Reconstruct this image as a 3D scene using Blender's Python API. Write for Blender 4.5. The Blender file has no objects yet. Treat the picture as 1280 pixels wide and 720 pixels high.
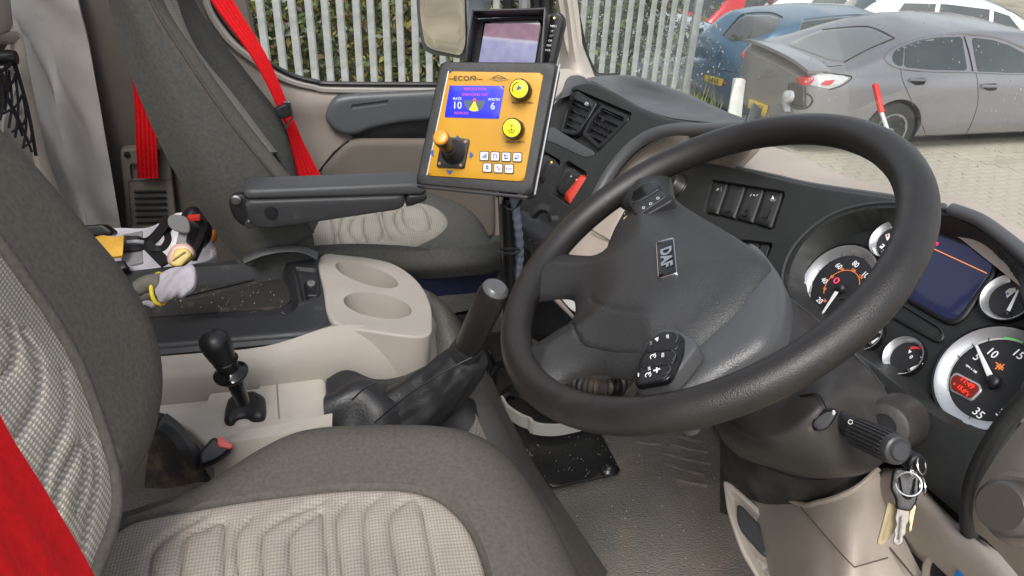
import bpy, bmesh, math, random
import numpy as np
from mathutils import Vector, Matrix, geometry
random.seed(7); RNG = np.random.default_rng(7)
C = bpy.context.scene.collection
SC = bpy.context.scene
H = 3.0                                   # eye height above the yard

# ------------------------------------------------------------ camera
FPX = 930.0
_p, _y, _r = [math.radians(a) for a in (31.0, 14.0, -2.75)]
FW = np.array([math.sin(_y)*math.cos(_p), math.cos(_y)*math.cos(_p), -math.sin(_p)])
RT = np.array([math.cos(_y), -math.sin(_y), 0.0]); UP = np.cross(RT, FW)
RT, UP = RT*math.cos(_r)-UP*math.sin(_r), UP*math.cos(_r)+RT*math.sin(_r)
cd = bpy.data.cameras.new('camera'); cam = bpy.data.objects.new('camera', cd); C.objects.link(cam)
cd.sensor_width = 36; cd.lens = 36*FPX/1280; cd.clip_start = .02; cd.clip_end = 500
cam.matrix_world = Matrix(((RT[0],UP[0],-FW[0],0),(RT[1],UP[1],-FW[1],0),(RT[2],UP[2],-FW[2],H),(0,0,0,1)))
SC.camera = cam
# ------------------------------------------------------------ light
EXPO = 0.68
SUN_EL, SUN_ROT = math.radians(52), math.radians(200)
w = bpy.data.worlds.new('World'); SC.world = w; w.use_nodes = True
nt = w.node_tree; bg = nt.nodes['Background']
sky = nt.nodes.new('ShaderNodeTexSky'); sky.sky_type = 'NISHITA'; sky.sun_disc = False
sky.sun_elevation = SUN_EL; sky.sun_rotation = SUN_ROT; sky.dust_density = 3.0; sky.air_density = 1.0
hs = nt.nodes.new('ShaderNodeHueSaturation'); hs.inputs['Saturation'].default_value = 0.3
nt.links.new(sky.outputs[0], hs.inputs['Color']); nt.links.new(hs.outputs[0], bg.inputs[0])
bg.inputs[1].default_value = 0.15
sl = bpy.data.lights.new('sun', 'SUN'); sl.energy = 1.5; sl.angle = math.radians(25); sl.color = (1, .97, .92)
so = bpy.data.objects.new('sun', sl); C.objects.link(so)
# sun comes from the open door / front-right side, high
sd = Vector((math.sin(SUN_ROT)*math.cos(SUN_EL), math.cos(SUN_ROT)*math.cos(SUN_EL), math.sin(SUN_EL)))
so.rotation_euler = sd.to_track_quat('Z', 'Y').to_euler(); so.location = (0, 0, 12)
SC.view_settings.view_transform = 'Standard'; SC.view_settings.look = 'None'
SC.view_settings.exposure = EXPO; SC.view_settings.gamma = 1

# ------------------------------------------------------------ helpers
def nrm(a): a = np.asarray(a, float); return a/np.linalg.norm(a)
def ray(px, py): return FW + RT*(px-640)/FPX + UP*(360-py)/FPX
def V(x, y, z): return np.array([x, y, z], float)          # relative to the eye; build() adds H
QS = [1.0]
def Q(px, py, x=None, y=None, z=None, d=None, pl=None):
    r = ray(px, py); k = QS[0]
    if x is not None: return r*(x*k/r[0])
    if y is not None: return r*(y*k/r[1])
    if z is not None: return r*(z*k/r[2])
    if d is not None: return r*d
    O, n = pl; return r*(np.dot(O, n)/np.dot(r, n))
class Plane:
    def __init__(s, O, n, up=(0, 0, 1)):
        s.O = np.array(O, float)*QS[0]; s.n = nrm(n); s.u = nrm(np.cross(up, s.n)); s.v = np.cross(s.n, s.u)
    def px(s, a, b): return Q(a, b, pl=(s.O, s.n))
    def uv(s, P): P = np.atleast_2d(P)-s.O; return np.stack([P@s.u, P@s.v], -1)
    def P(s, u, v, h=0): return s.O + s.u*u + s.v*v + s.n*h
    def off(s, h):
        p = Plane((s.O+s.n*h)/QS[0], s.n); p.u, p.v = s.u, s.v; return p
    def pxuv(s, pts): return np.array([s.uv(s.px(*p))[0] for p in pts])

def crom(pts, n=6, closed=False):
    P = np.array(pts, float); m = len(P); out = []
    for i in range(m if closed else m-1):
        if closed: a, b, c, d = P[i-1], P[i], P[(i+1) % m], P[(i+2) % m]
        else: a, b, c, d = P[max(i-1, 0)], P[i], P[i+1], P[min(i+2, m-1)]
        for k in range(n):
            t = k/n
            out.append(.5*((2*b)+(-a+c)*t+(2*a-5*b+4*c-d)*t*t+(-a+3*b-3*c+d)*t**3))
    if not closed: out.append(P[-1])
    return np.array(out)
def resample(P, step, closed=True):
    P = np.array(P, float); L = np.vstack([P, P[:1]]) if closed else P
    s = np.r_[0, np.cumsum(np.linalg.norm(np.diff(L, axis=0), axis=1))]
    n = max(3, int(round(s[-1]/step)))
    t = np.linspace(0, s[-1], n+1)[:(-1 if closed else None)]
    return np.stack([np.interp(t, s, L[:, k]) for k in range(L.shape[1])], -1)
def roundpoly(pts, rad, n=4):
    """round the corners of a closed 2-D polygon"""
    P = np.array(pts, float); out = []; m = len(P)
    for i in range(m):
        a, b, c = P[i-1], P[i], P[(i+1) % m]
        la, lc = np.linalg.norm(a-b), np.linalg.norm(c-b)
        r = min(rad, la*.45, lc*.45)
        A, Cc = b+(a-b)/la*r, b+(c-b)/lc*r
        for k in range(n+1):
            t = k/n; out.append((1-t)**2*A+2*t*(1-t)*b+t*t*Cc)
    return np.array(out)
def segdist(X, P, closed=True):
    P = np.array(P, float); A = P if closed else P[:-1]; B = np.roll(P, -1, 0) if closed else P[1:]
    D = B-A; L = (D**2).sum(1)+1e-18
    out = np.full(len(X), 1e9)
    for s in range(0, len(X), 4000):
        x = X[s:s+4000]
        t = np.clip(((x[:, None]-A)*D).sum(2)/L, 0, 1)
        out[s:s+4000] = np.sqrt((((A+t[..., None]*D)-x[:, None])**2).sum(2)).min(1)
    return out
def inside(X, P):
    P = np.array(P, float); r = np.zeros(len(X), bool); j = len(P)-1
    for i in range(len(P)):
        xi, yi, xj, yj = P[i, 0], P[i, 1], P[j, 0], P[j, 1]
        c = (yi > X[:, 1]) != (yj > X[:, 1])
        with np.errstate(divide='ignore', invalid='ignore'):
            r ^= c & (X[:, 0] < (xj-xi)*(X[:, 1]-yi)/(yj-yi+1e-18)+xi)
        j = i
    return r
def sstep(t): t = np.clip(t, 0, 1); return t*t*(3-2*t)

ORG = {}
class M:
    def __init__(s): s.v = []; s.f = []; s.uv = []
    def add(s, v, f, uv=None):
        o = len(s.v); v = [np.asarray(p, float) for p in v]
        s.v += v; s.f += [tuple(i+o for i in q) for q in f]
        s.uv += list(uv) if uv is not None else [(p[0]+p[1]*.37, p[2]+p[1]*.61) for p in v]
        return s
    def rings(s, R, cap=True, closed=True, wrap=False, uvs=None):
        n = len(R[0]); v = [p for r in R for p in r]; f = []
        m = len(R)
        for i in range(m if wrap else m-1):
            for j in range(n if closed else n-1):
                a, b = i*n+j, i*n+(j+1) % n; c, d = ((i+1) % m)*n+(j+1) % n, ((i+1) % m)*n+j
                f.append((a, b, c, d))
        if cap and closed and not wrap: f += [tuple(range(n-1, -1, -1)), tuple((m-1)*n+j for j in range(n))]
        return s.add(v, f, uvs)
    def tube(s, path, r, seg=10, closed=False, cap=True, up=None):
        P = np.array(path, float); m = len(P)
        if closed: T = np.roll(P, -1, 0)-np.roll(P, 1, 0)
        else: T = np.gradient(P, axis=0)
        T = T/(np.linalg.norm(T, axis=1)[:, None]+1e-12)
        rr = np.array(r, float)
        if rr.ndim == 0: rr = np.full((m, 2), float(r))
        elif rr.ndim == 1 and len(rr) == m: rr = np.stack([rr, rr], -1)
        elif rr.ndim == 1: rr = np.tile(rr, (m, 1))
        n0 = np.array(up if up is not None else (0, 0, 1), float)
        if abs(nrm(n0)@T[0]) > .95: n0 = np.array([1., .2, 0])
        R = []; N = None
        for i in range(m):
            if up is not None: N = n0-T[i]*(n0@T[i])
            else:
                if N is None: N = n0
                N = N-T[i]*(N@T[i])
            N = N/(np.linalg.norm(N)+1e-12); B = np.cross(T[i], N)
            a = np.arange(seg)*2*math.pi/seg
            R.append([P[i]+N*math.cos(t)*rr[i, 0]+B*math.sin(t)*rr[i, 1] for t in a])
        return s.rings(R, cap=cap, wrap=closed)
    def lathe(s, prof, O, ax, seg=24, arc=None, cap=True):
        ax = nrm(ax); a = np.cross(ax, (0, 0, 1.)); a = np.cross(ax, (1., 0, 0)) if np.linalg.norm(a) < .1 else a
        a = nrm(a); b = np.cross(ax, a); O = np.array(O, float)
        R = [[O+ax*h+(a*math.cos(t)+b*math.sin(t))*r for t in np.arange(seg)*2*math.pi/seg] for r, h in prof]
        return s.rings(R, cap=cap)
    def box(s, c, size, ax=None):
        A = np.eye(3) if ax is None else np.array(ax, float); c = np.array(c, float); h = np.array(size)/2
        v = [c+A[0]*h[0]*i+A[1]*h[1]*j+A[2]*h[2]*k for i in (-1, 1) for j in (-1, 1) for k in (-1, 1)]
        return s.add(v, [(0, 1, 3, 2), (4, 6, 7, 5), (0, 4, 5, 1), (2, 3, 7, 6), (0, 2, 6, 4), (1, 5, 7, 3)])
    def prism(s, pts, vec):
        P = [np.array(p, float) for p in pts]; n = len(P); vec = np.array(vec, float)
        f = [tuple(range(n)), tuple(range(2*n-1, n-1, -1))]+[(i, (i+1) % n, n+(i+1) % n, n+i) for i in range(n)]
        return s.add(P+[p+vec for p in P], f)
    def sphere(s, c, r, u=12, v=8, ax=None):
        r = np.array([r, r, r], float) if np.ndim(r) == 0 else np.array(r, float)
        A = np.eye(3) if ax is None else np.array(ax); c = np.array(c, float); R = []
        for i in range(v+1):
            th = math.pi*i/v; sn = max(math.sin(th), .02)
            R.append([c+A[0]*r[0]*sn*math.cos(p)+A[1]*r[1]*sn*math.sin(p)+A[2]*r[2]*math.cos(th) for p in np.arange(u)*2*math.pi/u])
        return s.rings(R)
    def patch(s, rows, nu=5, nv=5, thick=.02, away=None, bump=None):
        """smooth surface through a grid of points, given a real thickness away from the viewer"""
        rows = np.array(rows, float)
        G = np.array([crom(r, nu) for r in rows]); G = np.array([crom(G[:, j], nv) for j in range(G.shape[1])]).transpose(1, 0, 2)
        du = np.gradient(G, axis=1); dv = np.gradient(G, axis=0)
        N = np.cross(du, dv); N /= np.linalg.norm(N, axis=2)[..., None]+1e-12
        tgt = np.array(away, float) if away is not None else None
        ref = -tgt if tgt is not None else -G.mean((0, 1))
        if (N.mean((0, 1))@ref) < 0: N = -N
        if bump is not None: G = G+N*bump(G)[..., None]
        Bk = G-N*thick; a, b = G.shape[:2]
        uu = np.cumsum(np.r_[0, np.linalg.norm(np.diff(G[a//2], axis=0), axis=1)]); vv = np.cumsum(np.r_[0, np.linalg.norm(np.diff(G[:, b//2], axis=0), axis=1)])
        v = list(G.reshape(-1, 3))+list(Bk.reshape(-1, 3)); f = []
        uv = [(uu[j], vv[i]) for i in range(a) for j in range(b)]*2
        k = a*b
        for i in range(a-1):
            for j in range(b-1):
                q = (i*b+j, i*b+j+1, (i+1)*b+j+1, (i+1)*b+j); f.append(q); f.append(tuple(k+x for x in q[::-1]))
        bd = [j for j in range(b)]+[i*b+b-1 for i in range(1, a)]+[(a-1)*b+j for j in range(b-2, -1, -1)]+[i*b for i in range(a-2, 0, -1)]
        for x, y in zip(bd, bd[1:]+bd[:1]): f.append((x, k+x, k+y, y))
        return s.add(v, f, uv)
    def slab(s, pl, out, thick=.02, r=.004, res=.01, ops=(), f=None, nr=3, uvrot=0, grow=0):
        """a solid plate on plane pl: outline out (uv metres), rounded rim r, relief from ops / f on its face"""
        B = resample(out, res*.8)
        area = .5*np.sum(B[:, 0]*np.roll(B[:, 1], -1)-np.roll(B[:, 0], -1)*B[:, 1])
        if area < 0: B = B[::-1]
        if grow:
            t = np.roll(B, -1, 0)-np.roll(B, 1, 0); t /= np.linalg.norm(t, axis=1)[:, None]; B = resample(B+np.stack([t[:, 1], -t[:, 0]], -1)*grow, res*.8)
        lo, hi = B.min(0), B.max(0)
        gx, gy = np.meshgrid(np.arange(lo[0], hi[0], res), np.arange(lo[1], hi[1], res*.87)); gx = gx+(np.arange(gx.shape[0])[:, None] % 2)*res*.5
        G = np.stack([gx.ravel(), gy.ravel()], -1); G = G[inside(G, B)]
        dG = segdist(G, B); G = G[dG > max(r, res*.5)+res*.35]
        ring = []
        t = np.roll(B, -1, 0)-np.roll(B, 1, 0); t /= np.linalg.norm(t, axis=1)[:, None]; nn = np.stack([-t[:, 1], t[:, 0]], -1)
        for k in range(1, nr+1):
            dd = r*(1-math.cos(math.pi/2*k/nr)); R_ = B+nn*dd
            ok = (segdist(R_, B) > dd*.93) & inside(R_, B); ring.append(R_[ok])
        crisp = []
        for op in ops:
            if op[0] == 'poly':
                p = resample(op[1], max(res*.6, .002)); tt = np.roll(p, -1, 0)-np.roll(p, 1, 0); tt /= np.linalg.norm(tt, axis=1)[:, None]+1e-12
                n2 = np.stack([-tt[:, 1], tt[:, 0]], -1); ar = np.sum(p[:, 0]*np.roll(p[:, 1], -1)-np.roll(p[:, 0], -1)*p[:, 1])
                if ar < 0: n2 = -n2
                crisp += [p-n2*.0003, p+n2*op[3]]
                if op[3] > .004: crisp.append(p+n2*op[3]*.5)
            else:
                p = resample(op[1], max(res*.6, .002), False); tt = np.gradient(p, axis=0); tt /= np.linalg.norm(tt, axis=1)[:, None]+1e-12
                n2 = np.stack([-tt[:, 1], tt[:, 0]], -1); crisp += [p, p+n2*op[2], p-n2*op[2]]
        if crisp:
            K = np.vstack(crisp); ok = inside(K, B); K = K[ok]; K = K[segdist(K, B) > r*1.02+.0004]
            if len(K):
                keep = []
                cell = {}
                for q in K:                                   # thin out near-coincident points
                    key = (round(q[0]/.0008), round(q[1]/.0008))
                    if key not in cell: cell[key] = 1; keep.append(q)
                K = np.array(keep)
                # drop grid points that crowd the crisp lines
                if len(G):
                    d = np.full(len(G), 9.)
                    for s0 in range(0, len(G), 2000):
                        d[s0:s0+2000] = np.sqrt(((G[s0:s0+2000, None]-K[None])**2).sum(2)).min(1) if len(K) < 6000 else 9
                    G = G[d > res*.35]
                G = np.vstack([G, K]) if len(G) else K
        X = np.vstack([B]+ring+([G] if len(G) else []))
        n = len(B)
        vv, ee, ff, ov, _, _ = geometry.delaunay_2d_cdt([Vector(p) for p in X], [(i, (i+1) % n) for i in range(n)], [], 1, 1e-6)
        X2 = np.array([(p[0], p[1]) for p in vv])
        d = segdist(X2, B); rr = np.clip(d, 0, r); h = -(r-np.sqrt(np.maximum(r*r-(r-rr)**2, 0)))
        for op in ops:
            if op[0] == 'poly':
                sdist = np.where(inside(X2, op[1]), segdist(X2, op[1]), 0); h = h+op[2]*sstep(sdist/op[3])
            else:
                sdist = segdist(X2, op[1], False); h = h+op[3]*np.exp(-(sdist/(op[2]*.6))**2)*(sstep((d-.003)/.022) if op[2] >= .004 else 1)
        if f is not None: h = h+f(X2[:, 0], X2[:, 1], d)
        P = pl.O+X2[:, :1]*pl.u+X2[:, 1:]*pl.v+h[:, None]*pl.n
        # boundary loop for the wall and the back
        cnt = {}
        for q in ff:
            for a, b in zip(q, list(q[1:])+[q[0]]): cnt[(a, b)] = 1
        nxt = {a: b for (a, b) in cnt if (b, a) not in cnt}
        st = next(iter(nxt)); loop = [st]
        while nxt.get(loop[-1], st) != st and len(loop) < len(nxt)+2: loop.append(nxt[loop[-1]])
        base = pl.O+X2[loop][:, :1]*pl.u+X2[loop][:, 1:]*pl.v-pl.n*thick
        k = len(P); m = len(loop)
        F_ = [tuple(q) for q in ff]+[(loop[(i+1) % m], loop[i], k+i, k+(i+1) % m) for i in range(m)]+[tuple(k+i for i in range(m-1, -1, -1))]
        uv = np.vstack([X2, X2[loop]])
        if uvrot: c_, s_ = math.cos(uvrot), math.sin(uvrot); uv = uv@np.array([[c_, s_], [-s_, c_]])
        return s.add(list(P)+list(base), F_, [tuple(a) for a in uv])
    def build(s, name, mat, parent=None, ang=40, bevel=0, seg=2, sub=0, org=None, kind=None, fix=True):
        V_ = np.array(s.v)
        if parent is not None: o = ORG[parent.name]
        else:
            o = org if org is not None else np.array([V_[:, 0].mean(), V_[:, 1].mean(), V_[:, 2].min()])
        me = bpy.data.meshes.new(name); me.from_pydata([tuple(p) for p in V_-o], [], s.f)
        uvl = me.uv_layers.new(name='UVMap')
        li = np.zeros(len(me.loops), dtype=np.int32); me.loops.foreach_get('vertex_index', li)
        uvl.data.foreach_set('uv', np.array(s.uv, dtype=np.float32)[li].ravel())
        if fix or bevel:
            bm = bmesh.new(); bm.from_mesh(me)
            bmesh.ops.remove_doubles(bm, verts=bm.verts, dist=1e-6)
            bmesh.ops.recalc_face_normals(bm, faces=bm.faces)
            if bevel:
                es = [e for e in bm.edges if len(e.link_faces) == 2 and e.calc_face_angle(0) > math.radians(28)]
                bmesh.ops.bevel(bm, geom=es, offset=bevel, segments=seg, affect='EDGES', profile=.5, clamp_overlap=True)
            bm.to_mesh(me); bm.free()
        me.polygons.foreach_set('use_smooth', [True]*len(me.polygons)); me.set_sharp_from_angle(angle=math.radians(ang))
        me.materials.append(mat)
        ob = bpy.data.objects.new(name, me); C.objects.link(ob)
        if parent is not None: ob.parent = parent
        else: ob.location = o+np.array([0, 0, H])
        if sub:
            md = ob.modifiers.new('sub', 'SUBSURF'); md.levels = md.render_levels = sub
        if kind: ob['kind'] = kind
        ORG[ob.name] = o
        return ob
def thing(name, label, cat, at, group=None, kind=None):
    o = bpy.data.objects.new(name, None); C.objects.link(o); o.empty_display_size = .1
    o.location = np.array(at, float)+np.array([0, 0, H]); ORG[o.name] = np.array(at, float)
    if kind: o['kind'] = kind
    else: o['label'] = label; o['category'] = cat
    if group: o['group'] = group
    return o
def tag(o, label, cat, group=None):
    o['label'] = label; o['category'] = cat
    if group: o['group'] = group
    return o
def text(st, size, O, eu, ev, mat, parent, name='lettering', align='CENTER', depth=.0004, bold=0, sx=1.0):
    cu = bpy.data.curves.new('t', 'FONT'); cu.body = st; cu.size = size; cu.align_x = align; cu.align_y = 'CENTER'; cu.offset = bold; cu.resolution_u = 3
    ob = bpy.data.objects.new('t', cu); me = bpy.data.meshes.new_from_object(ob)
    eu, ev = nrm(eu), nrm(ev); en = np.cross(eu, ev)
    m = M(); vs = [np.array(O)+eu*v.co[0]*sx+ev*v.co[1] for v in me.vertices]
    if not vs: return None
    m.add(vs, [tuple(p.vertices) for p in me.polygons])
    # give it thickness
    n = len(vs); m.add([p-en*depth for p in vs], [tuple(p.vertices)[::-1] for p in me.polygons])
    bpy.data.objects.remove(ob); bpy.data.curves.remove(cu); bpy.data.meshes.remove(me)
    return m.build(name, mat, parent, ang=30, fix=False)

# ------------------------------------------------------------ materials
def mat(name, col, rough=.6, metal=0, var=0, vscale=20, bump=0, bscale=300, coat=0, emit=None, estr=1, spec=.5, dirt=None, dscale=6, alpha=None, bdetail=2, rvar=0):
    m = bpy.data.materials.new(name); m.use_nodes = True; t = m.node_tree; b = t.nodes['Principled BSDF']
    b.inputs['Base Color'].default_value = (*col, 1); b.inputs['Roughness'].default_value = rough; b.inputs['Metallic'].default_value = metal
    b.inputs['Coat Weight'].default_value = coat; b.inputs['Specular IOR Level'].default_value = spec
    L = t.links; tc = t.nodes.new('ShaderNodeTexCoord')
    cur = None
    if var:
        n = t.nodes.new('ShaderNodeTexNoise'); n.inputs['Scale'].default_value = vscale; n.inputs['Detail'].default_value = 6; L.new(tc.outputs['Object'], n.inputs['Vector'])
        r = t.nodes.new('ShaderNodeMapRange'); r.inputs['From Min'].default_value = .3; r.inputs['From Max'].default_value = .7
        r.inputs['To Min'].default_value = 1-var; r.inputs['To Max'].default_value = 1+var; L.new(n.outputs['Fac'], r.inputs['Value'])
        mx = t.nodes.new('ShaderNodeVectorMath'); mx.operation = 'SCALE'; mx.inputs[0].default_value = col; L.new(r.outputs[0], mx.inputs['Scale']); cur = mx.outputs[0]
    if dirt:
        n = t.nodes.new('ShaderNodeTexNoise'); n.inputs['Scale'].default_value = dscale; n.inputs['Detail'].default_value = 9; n.inputs['Roughness'].default_value = .65; L.new(tc.outputs['Object'], n.inputs['Vector'])
        r = t.nodes.new('ShaderNodeMapRange'); r.inputs['From Min'].default_value = dirt[1]; r.inputs['From Max'].default_value = dirt[1]+.15; r.inputs['To Max'].default_value = dirt[2]; L.new(n.outputs['Fac'], r.inputs['Value'])
        mx = t.nodes.new('ShaderNodeMix'); mx.data_type = 'RGBA'; mx.inputs[6].default_value = (*col, 1); mx.inputs[7].default_value = (*dirt[0], 1)
        if cur: L.new(cur, mx.inputs[6])
        L.new(r.outputs[0], mx.inputs[0]); cur = mx.outputs[2]
    if cur: L.new(cur, b.inputs['Base Color'])
    if rvar:
        n = t.nodes.new('ShaderNodeTexNoise'); n.inputs['Scale'].default_value = 14; n.inputs['Detail'].default_value = 8; L.new(tc.outputs['Object'], n.inputs['Vector'])
        r = t.nodes.new('ShaderNodeMapRange'); r.inputs['From Min'].default_value = .35; r.inputs['From Max'].default_value = .65
        r.inputs['To Min'].default_value = rough-rvar; r.inputs['To Max'].default_value = rough+rvar; L.new(n.outputs['Fac'], r.inputs['Value']); L.new(r.outputs[0], b.inputs['Roughness'])
    if bump:
        n = t.nodes.new('ShaderNodeTexNoise'); n.inputs['Scale'].default_value = bscale; n.inputs['Detail'].default_value = bdetail; L.new(tc.outputs['Object'], n.inputs['Vector'])
        bp = t.nodes.new('ShaderNodeBump'); bp.inputs['Strength'].default_value = bump; bp.inputs['Distance'].default_value = .001; L.new(n.outputs['Fac'], bp.inputs['Height']); L.new(bp.outputs[0], b.inputs['Normal'])
    if emit: b.inputs['Emission Color'].default_value = (*emit, 1); b.inputs['Emission Strength'].default_value = estr
    if alpha is not None: b.inputs['Alpha'].default_value = alpha
    return m
def weave(name, c0, c1, freq, bump=.5, rot=0, w=(1, 1), lo=.1, hi=.75, rough=.85):
    """woven cloth: rows of light threads over a darker ground, in metres of UV"""
    m = bpy.data.materials.new(name); m.use_nodes = True; t = m.node_tree; b = t.nodes['Principled BSDF']; L = t.links
    b.inputs['Roughness'].default_value = rough; b.inputs['Specular IOR Level'].default_value = .2
    uv = t.nodes.new('ShaderNodeUVMap'); mp = t.nodes.new('ShaderNodeMapping'); mp.inputs['Rotation'].default_value[2] = rot; mp.inputs['Scale'].default_value = (freq*w[0], freq*w[1], 1)
    L.new(uv.outputs[0], mp.inputs[0]); sx = t.nodes.new('ShaderNodeSeparateXYZ'); L.new(mp.outputs[0], sx.inputs[0])
    def mn(op, a, bb=None):
        n = t.nodes.new('ShaderNodeMath'); n.operation = op
        for i, q in enumerate((a, bb)):
            if q is None: continue
            if isinstance(q, (int, float)): n.inputs[i].default_value = q
            else: L.new(q, n.inputs[i])
        return n.outputs[0]
    a = mn('SINE', mn('ADD', sx.outputs[0], sx.outputs[1])); c = mn('SINE', mn('SUBTRACT', sx.outputs[0], sx.outputs[1]))
    p = mn('ADD', mn('MULTIPLY', mn('MULTIPLY', a, c), .5), .5)
    r = t.nodes.new('ShaderNodeMapRange'); r.interpolation_type = 'SMOOTHSTEP'; r.inputs['From Min'].default_value = lo; r.inputs['From Max'].default_value = hi; L.new(p, r.inputs['Value'])
    n = t.nodes.new('ShaderNodeTexNoise'); n.inputs['Scale'].default_value = 9; n.inputs['Detail'].default_value = 7; tc = t.nodes.new('ShaderNodeTexCoord'); L.new(tc.outputs['Object'], n.inputs['Vector'])
    rr = t.nodes.new('ShaderNodeMapRange'); rr.inputs['From Min'].default_value = .3; rr.inputs['From Max'].default_value = .7; rr.inputs['To Min'].default_value = .82; rr.inputs['To Max'].default_value = 1.12; L.new(n.outputs['Fac'], rr.inputs['Value'])
    mx = t.nodes.new('ShaderNodeMix'); mx.data_type = 'RGBA'; mx.inputs[6].default_value = (*c0, 1); mx.inputs[7].default_value = (*c1, 1); L.new(r.outputs[0], mx.inputs[0])
    sc = t.nodes.new('ShaderNodeVectorMath'); sc.operation = 'SCALE'; L.new(mx.outputs[2], sc.inputs[0]); L.new(rr.outputs[0], sc.inputs['Scale']); L.new(sc.outputs[0], b.inputs['Base Color'])
    bp = t.nodes.new('ShaderNodeBump'); bp.inputs['Strength'].default_value = bump; bp.inputs['Distance'].default_value = .001; L.new(r.outputs[0], bp.inputs['Height']); L.new(bp.outputs[0], b.inputs['Normal'])
    return m
def glassmat(name, tint=(.93, .96, .95), gloss=.06, rough=.0, dirt=0.0, dcol=(.6, .6, .6)):
    m = bpy.data.materials.new(name); m.use_nodes = True; t = m.node_tree; t.nodes.clear(); L = t.links
    o = t.nodes.new('ShaderNodeOutputMaterial'); tr = t.nodes.new('ShaderNodeBsdfTransparent'); tr.inputs[0].default_value = (*tint, 1)
    g = t.nodes.new('ShaderNodeBsdfGlossy'); g.inputs['Roughness'].default_value = rough; lw = t.nodes.new('ShaderNodeLayerWeight'); lw.inputs[0].default_value = .25
    r = t.nodes.new('ShaderNodeMapRange'); r.inputs['To Min'].default_value = gloss*.5; r.inputs['To Max'].default_value = min(1, gloss*6); L.new(lw.outputs['Fresnel'], r.inputs['Value'])
    mx = t.nodes.new('ShaderNodeMixShader'); L.new(r.outputs[0], mx.inputs[0]); L.new(tr.outputs[0], mx.inputs[1]); L.new(g.outputs[0], mx.inputs[2])
    out = mx.outputs[0]
    if dirt:
        df = t.nodes.new('ShaderNodeBsdfDiffuse'); df.inputs[0].default_value = (*dcol, 1)
        n = t.nodes.new('ShaderNodeTexNoise'); n.inputs['Scale'].default_value = 5; n.inputs['Detail'].default_value = 8; tc = t.nodes.new('ShaderNodeTexCoord'); L.new(tc.outputs['Object'], n.inputs['Vector'])
        r2 = t.nodes.new('ShaderNodeMapRange'); r2.inputs['From Min'].default_value = .35; r2.inputs['From Max'].default_value = .75; r2.inputs['To Max'].default_value = dirt; L.new(n.outputs['Fac'], r2.inputs['Value'])
        m2 = t.nodes.new('ShaderNodeMixShader'); L.new(r2.outputs[0], m2.inputs[0]); L.new(out, m2.inputs[1]); L.new(df.outputs[0], m2.inputs[2]); out = m2.outputs[0]
    L.new(out, o.inputs[0]); return m

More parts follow.
